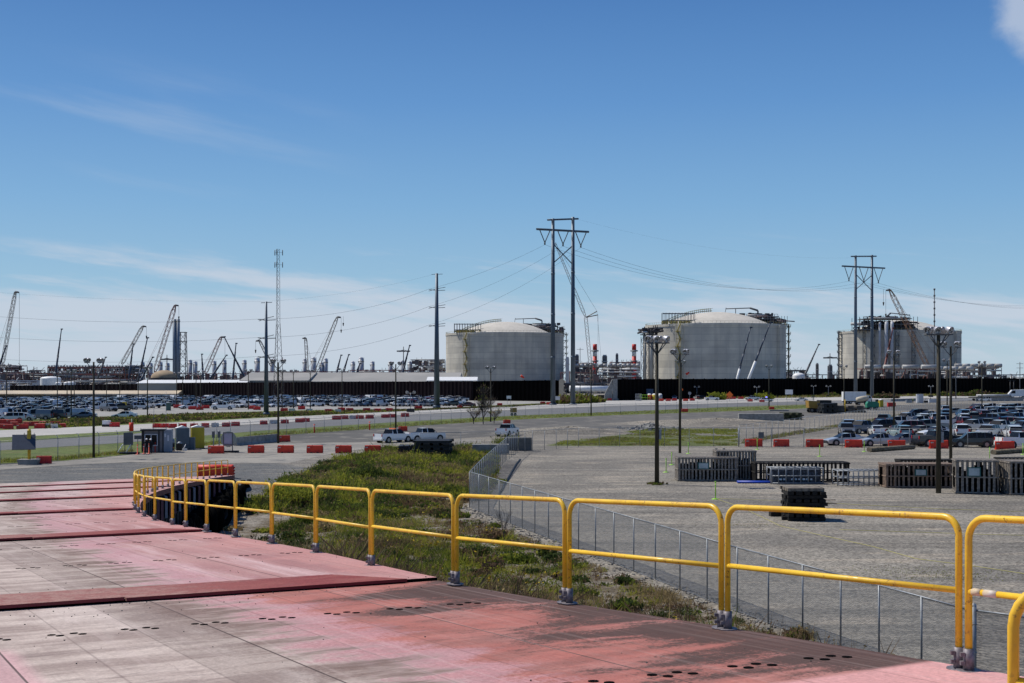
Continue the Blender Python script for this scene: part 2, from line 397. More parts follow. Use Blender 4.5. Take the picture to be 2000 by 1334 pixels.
pinkf = nt.mix(nt.mr(nB, .35, .65), (.43, .24, .225), (.35, .175, .17))
pinkf = nt.mix(nt.mr(nt.noise(nt.co((.12, 1.5, 1)), 1.1, 5, .6), .5, .7), pinkf, (.55, .37, .36))
pinkf = nt.mix(nt.mr(X, 30., 65., 0., .85), pinkf, (.47, .37, .35))
salm = nt.mix(nt.mr(nA, .3, .7), (.43, .165, .135), (.35, .122, .10))
pk = nt.mix(nt.mr(XB, 14.85, 14.95), salm, pinkf)
pk = nt.mix(nt.m('MULTIPLY', nt.mr(nC, .45, .65), .3), pk, (.52, .34, .31))
sb_ = nt.m('MULTIPLY', nt.mr(nt.noise(nt.co((1.9, .5, 1)), 1.9, 7, .7), .46, .60), nt.mr(XB, 14.95, 14.85)); pk = nt.mix(nt.m('MULTIPLY', sb_, .6), pk, (.27, .12, .10))
col = nt.mix(nt.mr(tb, 3.6, 4.15), grey, pk)
streak = nt.m('MULTIPLY', nt.mr(tb, 3.55, 3.9), nt.mr(tb, 4.7, 4.2))
col = nt.mix(nt.m('MULTIPLY', streak, .6), col, (.47, .275, .295))
brown = nt.m('MULTIPLY', nt.mr(tb, 2.7, 3.3), nt.mr(tb, 3.9, 3.5))
col = nt.mix(nt.m('MULTIPLY', brown, nt.mr(nA, .4, .6, .2, .75)), col, (.17, .105, .085))
nD = nt.noise(nt.co((1.15, .42, 1)), .95, 8, .66)
dk = nt.m('MULTIPLY', nt.mr(nt.m('ADD', nt.m('ADD', nD, nt.m('MULTIPLY', nt.m('SUBTRACT', nF, .5), .34)), nt.m('ADD', nt.mr(T, 4.4, 7., -.05, .06), nt.mr(T, 6.0, 6.7, 0., .06))), .475, .59), nt.m('MULTIPLY', nt.mr(T, 4.3, 5.0), nt.mr(XB, 14.95, 14.85)))
dk = nt.m('MULTIPLY', dk, nt.mr(X, 6.7, 6.8))
col = nt.mix(nt.m('MULTIPLY', dk, .92), col, (.070, .048, .042))
cl = nt.m('MULTIPLY', nt.mr(X, 6.85, 6.7), nt.mr(T, 4.3, 4.6))
col = nt.mix(cl, col, (.60, .31, .295))
ll = nt.m('MULTIPLY', nt.mr(T, 1.5, 1.3), nt.mr(X, 12.2, 11.6)); col = nt.mix(nt.m('MULTIPLY', ll, .9), col, (.55, .34, .34))
edge = nt.mr(tb, 5.9, 6.3); edge = nt.m('MULTIPLY', edge, nt.mr(XB, 14.85, 14.95)); col = nt.mix(nt.m('MULTIPLY', edge, .6), col, (.50, .245, .225))
# joints between mats
u = nt.m('FRACT', nt.m('ADD', nt.m('DIVIDE', T, .65), 20.)); dj = nt.m('MINIMUM', u, nt.m('SUBTRACT', 1., u))
alt = nt.m('GREATER_THAN', nt.m('FRACT', nt.m('ADD', nt.m('DIVIDE', T, 1.95), 20.17)), .60)
jl = nt.mr(dj, .020, .009); col = nt.mix(nt.m('MULTIPLY', jl, nt.m('ADD', .30, nt.m('MULTIPLY', alt, .6))), col, (.07, .05, .045))
pl = nt.m('FRACT', nt.m('ADD', nt.m('DIVIDE', T, .65), 20.)); idx = nt.m('FLOOR', nt.m('DIVIDE', T, .65))
wn = nt.n('ShaderNodeTexWhiteNoise', {'W': idx}, noise_dimensions='1D').outputs[0]
f = nt.m('MULTIPLY', nt.mr(wn, 0, 1, .91, 1.08), nt.mr(nF, .3, .7, .86, 1.14))
cc = nt.n('ShaderNodeCombineColor', {0: f, 1: f, 2: f}).outputs[0]
col = nt.mix(1., col, cc, 'MULTIPLY')
trk = nt.noise(nt.co((.05, 5., 1)), 1.6, 5, .65); col = nt.mix(nt.m('MULTIPLY', nt.mr(trk, .52, .66), .22), col, (.30, .22, .20)); col = nt.mix(nt.m('MULTIPLY', nt.mr(trk, .46, .34), .16), col, (.62, .50, .46))
scf = nt.noise(nt.co((.5, 3.4, 1)), 6., 5, .7); col = nt.mix(nt.m('MULTIPLY', nt.mr(scf, .60, .70), .28), col, (.17, .12, .11))
finish(nt, col, nt.mr(nF, .3, .7, .78, .95), 0, nF, .22, .012, .12)
mDECK = m
m, nt = newmat('threshold_red'); v = nt.co(); X, Y, Z = nt.xyz(v); T = nt.m('MULTIPLY', Y, -1.)
nW = nt.noise(nt.co((1.5, .6, 1)), 1.6, 7, .68); col = nt.mix(nt.mr(nW, .38, .62), (.205, .036, .040), (.27, .085, .075))
wear = nt.m('MULTIPLY', nt.mr(nt.m('ADD', T, nt.mr(nW, .2, .8, -2., 2.)), 5.2, 2.4), nt.mr(nt.noise(v, 7., 5, .7), .35, .6, .45, .95)); col = nt.mix(wear, col, (.34, .20, .17))
f = nt.mr(nt.noise(v, 30, 3, .7), .3, .7, .8, 1.2); cc = nt.n('ShaderNodeCombineColor', {0: f, 1: f, 2: f}).outputs[0]
finish(nt, nt.mix(1., col, cc, 'MULTIPLY'), .85, 0, nW, .1, .02, .15); mBAND = m
mBAND2 = M('threshold_face', (.15, .012, .02), None, 2, .6)
mPILE = M('ramp_pile', (.016, .006, .008), (.010, .005, .006), 1, .8)
# sheet pile wall
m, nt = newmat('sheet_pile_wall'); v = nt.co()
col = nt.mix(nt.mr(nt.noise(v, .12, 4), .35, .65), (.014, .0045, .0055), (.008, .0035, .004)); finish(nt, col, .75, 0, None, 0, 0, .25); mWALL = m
mWALLB = M('sheet_pile_shaded', (.003, .0028, .003), (.005, .004, .004), .1, .9, spec=.05)  # near-black copy of the piling, the wall's shade painted into its colour
# tank concrete
m, nt = newmat('tank_concrete'); v = nt.co(); X, Y, Z = nt.xyz(v)
th = nt.m('ARCTAN2', Y, X)
cyl_ = nt.n('ShaderNodeCombineXYZ', {0: nt.m('MULTIPLY', th, 44.), 1: nt.m('MULTIPLY', Z, .4), 2: 0.}).outputs[0]
st_ = nt.n('ShaderNodeCombineXYZ', {0: nt.m('MULTIPLY', th, 44.), 1: nt.m('MULTIPLY', Z, .05), 2: 4.}).outputs[0]
col = nt.mix(nt.mr(nt.noise(cyl_, .12, 6, .65), .35, .65), (.61, .57, .475), (.49, .465, .405))
col = nt.mix(nt.m('MULTIPLY', nt.mr(nt.noise(st_, .3, 4), .5, .75), .35), col, (.26, .25, .24))
blk = nt.noise(nt.n('ShaderNodeCombineXYZ', {0: nt.m('MULTIPLY', th, 44.), 1: nt.m('MULTIPLY', Z, 2.2), 2: 8.}).outputs[0], .035, 3, .5); col = nt.mix(nt.m('MULTIPLY', nt.mr(blk, .52, .60), .30), col, (.33, .315, .29))
rs_ = nt.noise(nt.n('ShaderNodeCombineXYZ', {0: nt.m('MULTIPLY', th, 44.), 1: nt.m('MULTIPLY', Z, .03), 2: 1.}).outputs[0], .9, 4, .6); col = nt.mix(nt.m('MULTIPLY', nt.mr(rs_, .60, .72), .35), col, (.36, .27, .17))
z1 = nt.m('FRACT', nt.m('DIVIDE', Z, 3.9)); lift = nt.n('ShaderNodeTexWhiteNoise', {'W': nt.m('FLOOR', nt.m('DIVIDE', Z, 3.9))}, noise_dimensions='1D').outputs[0]
u1 = nt.m('FRACT', nt.m('DIVIDE', th, .1745)); pan = nt.n('ShaderNodeTexWhiteNoise', {'W': nt.m('ADD', nt.m('FLOOR', nt.m('DIVIDE', th, .1745)), nt.m('MULTIPLY', nt.m('FLOOR', nt.m('DIVIDE', Z, 3.9)), 7.3))}, noise_dimensions='1D').outputs[0]
f = nt.m('MULTIPLY', nt.mr(lift, 0, 1, .88, 1.05), nt.mr(pan, 0, 1, .965, 1.025))
cc = nt.n('ShaderNodeCombineColor', {0: f, 1: f, 2: f}).outputs[0]; col = nt.mix(1., col, cc, 'MULTIPLY')
ln = nt.m('MAXIMUM', nt.mr(z1, .07, .02), nt.m('MULTIPLY', nt.mr(u1, .025, .005), .7)); col = nt.mix(nt.m('MULTIPLY', ln, .55), col, (.17, .165, .16))
finish(nt, col, .9, 0, None, 0, 0, .2); mTANK = m
mDOME = M('dome_concrete', (.56, .52, .45), (.48, .45, .39), .08, .9, fine=(.5, .06))
# chain link
def linkmat(name, a0, a1, col):
    m, nt = newmat(name); v = nt.co(); X, Y, Z = nt.xyz(v)
    h = nt.m('MULTIPLY', nt.m('ADD', X, nt.m('MULTIPLY', Y, .9)), 1.)
    a = nt.m('FRACT', nt.m('MULTIPLY', nt.m('ADD', h, Z), 14.)); b = nt.m('FRACT', nt.m('MULTIPLY', nt.m('SUBTRACT', h, Z), 14.))
    l = nt.m('MAXIMUM', nt.m('LESS_THAN', a, .14), nt.m('LESS_THAN', b, .14))
    al = nt.m('ADD', a0, nt.m('MULTIPLY', l, a1-a0)); finish(nt, nt.mix(0, col, col), .5, .3, None, 0, 0, .4, 0, al); return m
mLINK = linkmat('chain_link', .36, .72, (.20, .215, .235))
mLINKF = linkmat('chain_link_front', .03, .12, (.15, .16, .16))
mLINKD = linkmat('chain_link_far', .10, .27, (.15, .16, .16))
# ---------------------------------------------------------------- ground
def axis(lo, hi, step, far, grow=1.18):
    a = list(np.arange(lo, hi+step/2, step)); d = step
    while a[-1] < far[1]: d *= grow; a.append(a[-1]+d)
    d = step
    while a[0] > far[0]: d *= grow; a.insert(0, a[0]-d)
    return np.array(a)
ax = axis(-62, 84, .95, (-3900, 3900)); ay = axis(-8, 232, .95, (-250, 4200))
gx, gy = np.meshgrid(ax, ay); gz = hz(gx, gy)
gz = gz - (.002*np.maximum(0, gy-2500))*.0
nx, ny = len(ax), len(ay)
vs = np.stack([gx.ravel(), gy.ravel(), gz.ravel()], 1)
ii = (np.arange(ny-1)[:, None]*nx+np.arange(nx-1)[None]).ravel()
fs = np.stack([ii, ii+1, ii+nx+1, ii+nx], 1)
me = bpy.data.meshes.new('ground'); me.from_pydata(vs.tolist(), [], fs.tolist()); me.materials.append(mGROUND)
me.polygons.foreach_set('use_smooth', [True]*len(fs))
ss = -.4707*gx+.8823*gy; tt = .8823*gx+.4707*gy
FENCE = [G(917, 991.5), G(1280, 1133), G(1642, 1270)]
def fence_t(s): return np.interp(s, [-20, 31, 80, 95, 140], [33, 29.7, 39.2, 52, 80])
ipx = 1000+gx*F/np.maximum(gy, 1); ipy = HZ+(CH-gz)*F/np.maximum(gy, 1)
leftlim = np.interp(ipy, [870, 885, 900, 940, 985, 1040], [770, 720, 650, 560, 470, 425])
veg = (tt < fence_t(ss)-1.0) & (((ss < 46) & (tt > tedge(ss)-1)) | ((ipx > leftlim) & (gy < 166) & (ipy > 868)))
veg &= ~((gy > 100) & (gx > -1.5))
fn_ = vnoise(gx*.12, gy*.12, 61); fieldm = (ipx > 1040+(869-ipy)*5.5+70*fn_) & ~((ipx > 1300) & (np.abs(ipy-844-6*fn_) < 2.6)) & (ipx < 1442) & (fn_+.4*vnoise(gx*.4, gy*.4, 62) > .32) & (ipy < 871) & (ipy > 838) & (gy > 100)
padm = ((ss > 85) & (tt < 42) & (ss < 150)) | ((tt > 20) & (tt < 40) & (ss > 60) & ~veg & (gx < -10))
for nm_, msk in (('soil', veg), ('field', fieldm), ('pad', padm)):
    a = me.attributes.new(nm_, 'FLOAT', 'POINT'); a.data.foreach_set('value', msk.astype(np.float32).ravel())
go = bpy.data.objects.new('ground', me); COL.objects.link(go); tag(go, 'grey gravel ground with the earth bank beside the ramp', None, kind='structure')
def vegmask(x, y):
    s = -.4707*x+.8823*y; t = .8823*x+.4707*y
    qx = 1000+x*F/np.maximum(y, 1); qy = HZ+(CH-hz(x, y))*F/np.maximum(y, 1)
    ll = np.interp(qy, [870, 885, 900, 940, 985, 1040], [770, 720, 650, 560, 470, 425])
    m_ = (t < fence_t(s)-1.3) & (((s < 46) & (t > tedge(s)+.25)) | ((qx > ll) & (y < 166) & (qy > 872) & (t > tedge(s)+1)))
    return m_ & ~((y > 100) & (x > -1.5))
def strip(name, top, bot, mat_, lift, label, n=40):
    """a flat ribbon of ground between two edges given along the photograph, laid on the ground plane"""
    x0, x1 = top[0][0], top[-1][0]
    xs = np.linspace(x0, x1, n); mb = MB()
    ta = np.interp(xs, [p[0] for p in top], [p[1] for p in top]); tb_ = np.interp(xs, [p[0] for p in bot], [p[1] for p in bot])
    vv = []
    for x, a, b in zip(xs, ta, tb_):
        for q in (a, b):
            z = F*CH/(q-HZ); vv.append(((x-1000)*z/F, z, lift))
    mb.add(vv, [(2*i, 2*i+1, 2*i+3, 2*i+2) for i in range(n-1)])
    o = mb.build(name, mat_); tag(o, label, None, kind='structure'); return o
strip('lot_ground', [(-500, 772), (0, 773), (1100, 779)], [(-500, 850), (0, 842), (250, 831), (500, 818), (800, 803), (1000, 794), (1100, 788)], mLOTL, .02, 'pale crushed stone surface of the left parking lot')
strip('gate_ground', [(1090, 772), (1700, 768), (2300, 762)], [(1090, 789), (1200, 783), (1540, 777.5), (2300, 769)], mLOTL, .025, 'pale ground in front of the black wall')
strip('grass_verge', [(-500, 822), (0, 822), (130, 816), (250, 812), (420, 806), (600, 801), (850, 798), (1000, 790), (1130, 785), (1400, 779), (2200, 767)],
      [(-500, 862), (0, 843), (250, 831), (500, 818), (800, 803), (1000, 794.5), (1200, 783.5), (1400, 780.3), (2200, 768.5)], mGRASSG, .04, 'rough grass verge behind the pale road')
strip('concrete_road', [(-600, 866), (0, 841), (250, 830.5), (500, 817.5), (800, 803), (1000, 794), (1200, 782.5), (1400, 779.5), (1540, 777), (2300, 768)],
      [(-600, 885), (0, 855), (250, 843), (500, 829), (800, 810), (1000, 801), (1200, 793), (1500, 786), (1800, 778), (2300, 772)], mROADB, .06, 'pale concrete road running left to right')
strip('grass_median', [(-600, 886), (0, 855), (250, 843), (325, 840)], [(-600, 910), (0, 865), (250, 849), (325, 840.5)], mGRASSG, .05, 'thin grass wedge between the two roads')
strip('asphalt_road', [(-600, 906), (0, 864.5), (250, 848.5), (325, 841), (500, 829.5), (800, 810.5), (1000, 801.5), (1200, 793.5), (1500, 786.5), (1800, 779), (2300, 773)],
      [(-600, 925), (0, 880), (250, 865), (500, 842), (800, 823), (1000, 812), (1200, 805), (1500, 791.5), (1800, 784), (2300, 776)], mROADG, .045, 'grey asphalt road in front of the pale road')
strip('grass_strip', [(-600, 925), (0, 880), (250, 865), (500, 842), (800, 823), (1000, 812), (1200, 805), (1400, 796), (1590, 790)],
      [(-600, 945), (0, 906), (130, 900), (250, 888), (340, 878), (450, 866), (500, 854), (800, 833), (1000, 820), (1200, 811), (1500, 801), (1590, 797)], mGRASSG, .03, 'mown grass strip along the wire fence')
strip('haul_road', [(430, 866), (500, 854), (800, 833), (1000, 820), (1200, 811), (1500, 801), (1600, 797), (1700, 792), (2300, 784)],
      [(430, 872), (500, 872), (800, 862), (1000, 850), (1100, 842), (1200, 836), (1440, 821), (1600, 811), (1700, 802), (2300, 789)], mHAUL, .015, 'dark haul road curving behind the ditch')
strip('pale_apron', [(-400, 925), (0, 909), (130, 900), (250, 889), (340, 878), (430, 868), (700, 864), (940, 858)],
      [(-400, 940), (0, 918), (130, 909), (250, 903), (400, 905), (560, 905), (700, 888), (780, 876), (940, 866)], mPALE, .021, 'pale dusty apron in front of the gatehouse')
strip('right_verge', [(1440, 800), (1700, 795), (2300, 787)], [(1440, 822), (1560, 815), (1700, 803), (2300, 792)], mROADG, .008, 'grey ground behind the right parking lot')
# ---------------------------------------------------------------- loading ramp
ramp = empty('loading_ramp', (0, 0, 0), ANG)
tag(ramp, 'pink and grey matted ramp descending from the viewer, with dark red threshold strips', 'ramp')
def pl(s, t, z): return (s, -t, z)
SEC = 12.6; S0 = 2.3
sk = lambda t: -.1*(min(t, 9.)-4.)
def secz(s, k):
    s0 = S0+SEC*k; q = (s-s0)/SEC
    return deckz(s)+.020*(1-2*q)
for k in range(-1, 7):
    s0 = S0+SEC*k; s1 = s0+SEC-.02; mb = MB(); n = 14; vt = []; m_ = 10
    for i in range(n+1):
        s = s0+(s1-s0)*i/n; te = float(tedge(s)); z = secz(s, k)
        for j in range(m_+1):
            t = -9+(te+9)*j/m_; vt.append(pl(s+sk(t), t, z-.0*t-(.058*sk(t))))
    w_ = m_+1
    fs_ = [(i*w_+j, i*w_+j+1, (i+1)*w_+j+1, (i+1)*w_+j) for i in range(n) for j in range(m_)]
    b0 = len(vt); vt += [(x, y, z-.24) for x, y, z in vt]
    fs_ += [(b0+i*w_+j, b0+(i+1)*w_+j, b0+(i+1)*w_+j+1, b0+i*w_+j+1) for i in range(n) for j in range(m_)]
    e1 = [(i*w_+m_, (i+1)*w_+m_, b0+(i+1)*w_+m_, b0+i*w_+m_) for i in range(n)]
    e2 = [(j, j+1, b0+j+1, b0+j) for j in range(m_)]
    mb.add(vt, fs_, 0); b = 0
    for f_ in e1: mb.f.append(f_); mb.mi.append(1); mb.sm.append(False)
    for f_ in e2: mb.f.append(f_); mb.mi.append(2); mb.sm.append(False)  # near face in flat black: the step's shadow line painted in
    mb.build('deck_section', [mDECK, mBAND2, mBLACK], ramp, fix=False)
    # threshold plates along the near edge of the section
    if k >= 0:
        te = float(tedge(s0)); t1 = te-(.42 if k == 1 else .12); seg = 3.35; jj = 0
        while t1 > -8.5:
            t0 = t1-seg+.02; dz = .012*(jj % 2)
            z = secz(s0, k)+.018+dz; z2 = secz(s0+1.15, k)+.018+dz
            cut = .55 if jj == 0 else 0
            za, zb = z-.058*sk(t0), z-.058*sk(t1); z2a, z2b = z2-.058*sk(t0), z2-.058*sk(t1)
            a = [pl(s0-.06+sk(t0), t0, za), pl(s0-.06+sk(t1), t1, zb), pl(s0+1.15+sk(t1), t1-cut, z2b), pl(s0+1.15+sk(t0), t0, z2a)]
            b_ = [(x, y, q-.038) for x, y, q in a]
            mb = MB(); mb.add(a+b_, [(0, 1, 2, 3), (7, 6, 5, 4), (1, 5, 6, 2), (2, 6, 7, 3), (3, 7, 4, 0)], 0); mb.add([a[0], a[1], b_[1], b_[0]], [(0, 1, 2, 3)], 1)
            mb.build('threshold_plate', [mBAND, mBAND2], ramp)
            t1 -= seg; jj += 1
# lifting slots
mb = MB()
for k in range(0, 5):
    for f_ in (.28, .80):
        pass
rows = [(-1, 11.55), (-1, 5.85), (0, 0), ]
def slot(s, t, z, r=.055):
    n = 10; vv = [pl(s+r*1.0*math.cos(2*math.pi*i/n), t+r*.95*math.sin(2*math.pi*i/n), z-.058*r*math.cos(2*math.pi*i/n)) for i in range(n)]
    mb.add(vv+[(a, b, c-.01) for a, b, c in vv], [tuple(range(n))]+[(i, (i+1) % n, n+(i+1) % n, n+i) for i in range(n)])
for k in range(0, 5):
    for sr in (5.3, 10.1):
        s = S0+SEC*k+sr; te = float(tedge(s)); t = .66*math.ceil(-1/.66)
        while t < te-.2:
            for d in (-.10, .10):
                for q in (-1, 1):
                    tt_ = t+d+q*.030
                    if tt_ < te-.1: slot(s+sk(tt_)-q*.052, tt_, secz(s-q*.052, k)-.058*sk(tt_)+.005, .040)
            t += .66
o = mb.build('lifting_slot', mBLACK, ramp); o['kind'] = 'stuff'
# steel side wall under the flared end
mb = MB(); prev = None; s = 29.
def rib(s, out):
    te = float(tedge(s))-.05+out
    return te
ptsw = []
i = 0
while s < 92.5:
    for ds, out in ((0, 0), (.55, 0), (.65, .22), (1.15, .22), (1.25, 0)):
        ptsw.append((s+ds, rib(s+ds, out-.12)))
    s += 1.25
for a, b in zip(ptsw[:-1], ptsw[1:]):
    za = deckz(a[0])-.28; zb = deckz(b[0])-.28
    mb.add([pl(a[0], a[1], -.3), pl(b[0], b[1], -.3), pl(b[0], b[1], zb), pl(a[0], a[1], za)], [(0, 1, 2, 3)])
e = ptsw[-1]; mb.add([pl(e[0], e[1], -.3), pl(e[0], 8, -.3), pl(e[0], 8, deckz(e[0])-.28), pl(e[0], e[1], deckz(e[0])-.28)], [(0, 1, 2, 3)])
mb.build('side_wall', mPILE, ramp)
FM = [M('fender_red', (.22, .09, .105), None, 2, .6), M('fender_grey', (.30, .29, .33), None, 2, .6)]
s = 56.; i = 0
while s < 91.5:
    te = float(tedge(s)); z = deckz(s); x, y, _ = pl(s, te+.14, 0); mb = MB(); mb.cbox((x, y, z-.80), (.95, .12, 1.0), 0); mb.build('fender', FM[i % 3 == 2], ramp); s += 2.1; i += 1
# tyre forms added to blacken the shaded ground along the side wall
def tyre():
    o = empty('shade_tyre'); tag(o, None, 'tyre'); mb = MB(); mb.lathe([(.62, -.22), (.92, -.27), (1.05, -.16), (1.05, .16), (.92, .27), (.62, .22), (.55, 0), (.62, -.22)], 20, q=Matrix.Rotation(R(90), 4, 'X').to_quaternion()); mb.build('tread', mBLACK, o)
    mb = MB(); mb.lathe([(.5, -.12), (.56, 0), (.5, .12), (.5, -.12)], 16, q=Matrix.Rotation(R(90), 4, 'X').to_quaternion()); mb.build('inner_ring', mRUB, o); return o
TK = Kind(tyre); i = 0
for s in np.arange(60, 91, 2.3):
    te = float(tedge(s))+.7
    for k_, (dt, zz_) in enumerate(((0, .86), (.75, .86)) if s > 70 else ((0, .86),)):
        x, y = st2xy(s+.4*k_, te+dt+random.uniform(-.15, .15)); TK.put((x, y, zz_), ANG-math.pi*.5+random.uniform(-.5, .5)+1.2, 'black tyre form added to deepen the shade under the ramp side wall', 'tyre forms added as shade at the ramp wall', .82)
# loose grit on the mats
mb = MB()
for _ in range(260):
    if random.random() < .5: k = random.choice([1, 2]); s = S0+SEC*k-random.random()**2*1.2-.08; t = random.uniform(-1, 7)
    else: s = random.uniform(6, 30); t = random.uniform(1, 7)
    k = int((s-S0)//SEC); r = random.uniform(.003, .007)
    mb.cbox(pl(s, t, secz(s-sk(t), max(-1, int((s-sk(t)-S0)//SEC)))-.058*sk(t)+r*.7), (r*2, r*1.6, r*1.4), random.random()*3)
o = mb.build('loose_grit', M('grit', (.05, .045, .04), (.2, .19, .17), 40, .9), ramp); o['kind'] = 'stuff'
# ---------------------------------------------------------------- yellow handrail
def solve_s(px):
    k = (px-1000)/F; s = 15.
    for _ in range(60): t = float(tedge(s))-.10; s = .5*s+.5*t*(.8823-.4707*k)/(.4707+.8823*k)
    return s
RAILP = [solve_s(p_) for p_ in (1881, 1415, 1108, 889, 725, 617, 531, 460, 404, 363, 337)]
s = RAILP[-1]
while s < 87: s += 2.45; RAILP.append(s)
RG = 'yellow handrail panels along the ramp edge'
def railpanel(A, B, h, name='handrail_panel', r=.0255, rb=.15, tape=False, mid=.52):
    """A, B: foot points in the world; the pipe goes up, over and down again"""
    A = Vector(A); B = Vector(B); root = empty(name, A)
    d = B-A; L = d; up = Vector((0, 0, 1)); hd = Vector((d.x, d.y, 0)).normalized(); dd = d.normalized()
    pts = [Vector((0, 0, .02))]
    for i in range(7):
        a = math.pi/2*i/6; pts.append(Vector((0, 0, h-rb)) + up*math.sin(a)*rb + dd*(1-math.cos(a))*rb)
    top = []
    for i in range(7):
        a = math.pi/2*(1-i/6); top.append(d + Vector((0, 0, h-rb)) + up*math.sin(a)*rb - dd*(1-math.cos(a))*rb)
    pts += top; pts.append(d+Vector((0, 0, .02)))
    mb = MB(); mb.tube(pts, r, 10); mb.build('top_rail', mYEL, root)
    mb = MB(); mb.cyl(Vector((0, 0, h*mid)), d+Vector((0, 0, h*mid)), r*.9, n=10); mb.build('mid_rail', mYEL, root)
    for q in (Vector((0, 0, 0)), d):
        mb = MB(); mb.cyl(q, q+up*.16, r*1.5, n=12); mb.cyl(q+up*.0, q+up*.012, .085, n=12)
        for a in (0, 1): mb.cbox(q+Vector((-.047, -.01, .06+a*.06)), (.03, .03, .028))
        mb.build('post_socket', mSOCK, root)
    if tape:
        for a, b in ((.05, .16), (.19, .36)):
            mb = MB(); mb.cyl(d*a+up*h*mid, d*b+up*h*mid, r*.93, n=10); mb.build('white_tape', mTAPE, root)
    return root
def railpt(s, off=0.):
    t = float(tedge(s))-.10; x, y = st2xy(s+off, t)
    return Vector((x, y, deckz(s+off)))
ORD = ['nearest', 'second', 'third', 'fourth', 'fifth', 'sixth', 'seventh', 'eighth', 'ninth', 'tenth', 'eleventh', 'twelfth', 'thirteenth', 'fourteenth',
       'fifteenth', 'sixteenth', 'seventeenth', 'eighteenth', 'nineteenth', 'twentieth', 'twenty first', 'twenty second', 'twenty third', 'twenty fourth', 'twenty fifth', 'twenty sixth', 'twenty seventh',
       'twenty eighth', 'twenty ninth', 'thirtieth', 'thirty first', 'thirty second', 'thirty third', 'thirty fourth', 'thirty fifth', 'thirty sixth', 'thirty seventh', 'thirty eighth', 'thirty ninth', 'fortieth']
ORD2 = ['first']+ORD[1:]
o = railpanel(railpt(RAILP[0]-2.6, .045), railpt(RAILP[0], -.05), 1.07)
tag(o, 'yellow pipe handrail panel at the right frame edge with white tape', 'handrail', RG)
# tape sits near its far post
d = railpt(RAILP[0]-2.6, .045)-railpt(RAILP[0], -.05); up = Vector((0, 0, 1)); base = railpt(RAILP[0], -.05)-railpt(RAILP[0]-2.6, .045)
for a, b in ((.015, .045), (.056, .100)):
    mb = MB(); mb.cyl(base+d*a+up*1.07*.52, base+d*b+up*1.07*.52, .0255, n=10); mb.build('white_tape', mTAPE, o)
for i in range(len(RAILP)-1):
    o = railpanel(railpt(RAILP[i], .045+random.uniform(-.008, .008)), railpt(RAILP[i+1], -.045), 1.07+random.uniform(-.012, .012), rb=random.uniform(.13, .165), mid=random.uniform(.51, .53))
    place = 'on the straight ramp edge' if i < 10 else 'on the curved far ramp edge'
    tag(o, 'yellow handrail panel %s, %s counted away from the camera' % (place, ORD2[i]), 'handrail', RG)
x0, y0 = (2.35, 6.0)
o = railpanel((x0, y0, 9-1.92), (x0+2.3, y0-1.0, 9-1.90), .955, r=.0275, rb=.2); tag(o, 'nearest yellow handrail panel, cut off at the bottom right corner', 'handrail', RG)
# ---------------------------------------------------------------- chain link fences
def fence(name, pts, h, gap, mesh_, post_r, label, arms=False, group=None, bottom=True, cat='fence', postmat=None, gap0=0.):
    root = empty(name, pts[0]); o0 = Vector(pts[0]); postmat = postmat or mGALV
    tag(root, label, cat, group); acc = 0.; posts = []
    mb = MB(); rail = MB()
    for a, b in zip(pts[:-1], pts[1:]):
        a = Vector(a)-o0; b = Vector(b)-o0
        mb.add([a+Vector((0, 0, .05)), b+Vector((0, 0, .05)), b+Vector((0, 0, h)), a+Vector((0, 0, h))], [(0, 1, 2, 3)])
        rail.cyl(a+Vector((0, 0, h)), b+Vector((0, 0, h)), post_r*.8, n=6)
        if bottom: rail.cyl(a+Vector((0, 0, .06)), b+Vector((0, 0, .06)), post_r*.3, n=4)
        L = (b-a).length; n = max(1, round(L/gap))
        for i in range(n): posts.append(a+(b-a)*i/n)
    posts.append(Vector(pts[-1])-o0)
    mb.build('chain_link_mesh', mesh_, root); rail.build('top_rail', postmat, root)
    hd = (Vector(pts[1])-Vector(pts[0])).normalized(); sd = Vector((-hd.y, hd.x, 0))
    for i, p in enumerate(posts):
        k = 'stuff' if False else None
        q = MB(); q.cyl(p, p+Vector((0, 0, h)), post_r, n=6)
        if arms: q.cyl(p+Vector((0, 0, h)), p+Vector((0, 0, h+.28))+sd*.12, post_r*.9, n=5); q.cyl(p+Vector((0, 0, h+.28))+sd*.12, p+Vector((0, 0, h+.36))+sd*.32, post_r*.8, n=5)
        if i < 99: q.build('fence_post', postmat, root)
        else: break
    if arms:
        w_ = MB()
        for a, b in zip(pts[:-1], pts[1:]):
            a = Vector(a)-o0; b = Vector(b)-o0
            for z, s_ in ((h+.2, .08), (h+.34, .28)): w_.cyl(a+Vector((0, 0, z))+sd*s_, b+Vector((0, 0, z))+sd*s_, .006, n=3)
        w_.build('barbed_wire', postmat, root)
    return root
corner = G(917, 991.5)
near = [corner, G(1020, 1032), G(1130, 1075), G(1280, 1133), G(1440, 1196), G(1642, 1271)]
p = near[-1]; d = (near[-1]-near[-2]).normalized(); near.append(p+d*6.6); gatep = near[-1].copy(); near.append(near[-1]+Vector((1.5, -1.5, 0))); near.append(near[-1]+Vector((9, -6.5, 0)))
fence('chain_link_fence', near, 2.5, 2.55, mLINK, .034, 'long chain link fence beside the ramp bank, nearest to the viewer')
rt_ = empty('fence_end_post', gatep+Vector((.1, -.1, 0))); tag(rt_, 'thick grey fence post near the bottom right corner', 'post'); mb = MB(); mb.cyl((0, 0, 0), (0, 0, 2.62), .075, n=10); mb.build('post_shaft', mGALV, rt_); mb = MB(); mb.lathe([(.08, 2.62), (.06, 2.68), (0, 2.70)], 10); [mb.cyl((0, 0, z), (0, 0, z+.03), .088, n=10) for z in (.5, 1.3, 2.1)]; mb.build('post_cap', mGALV, rt_)
back = [corner, G(945, 952), G(968, 925), G(990, 899)]
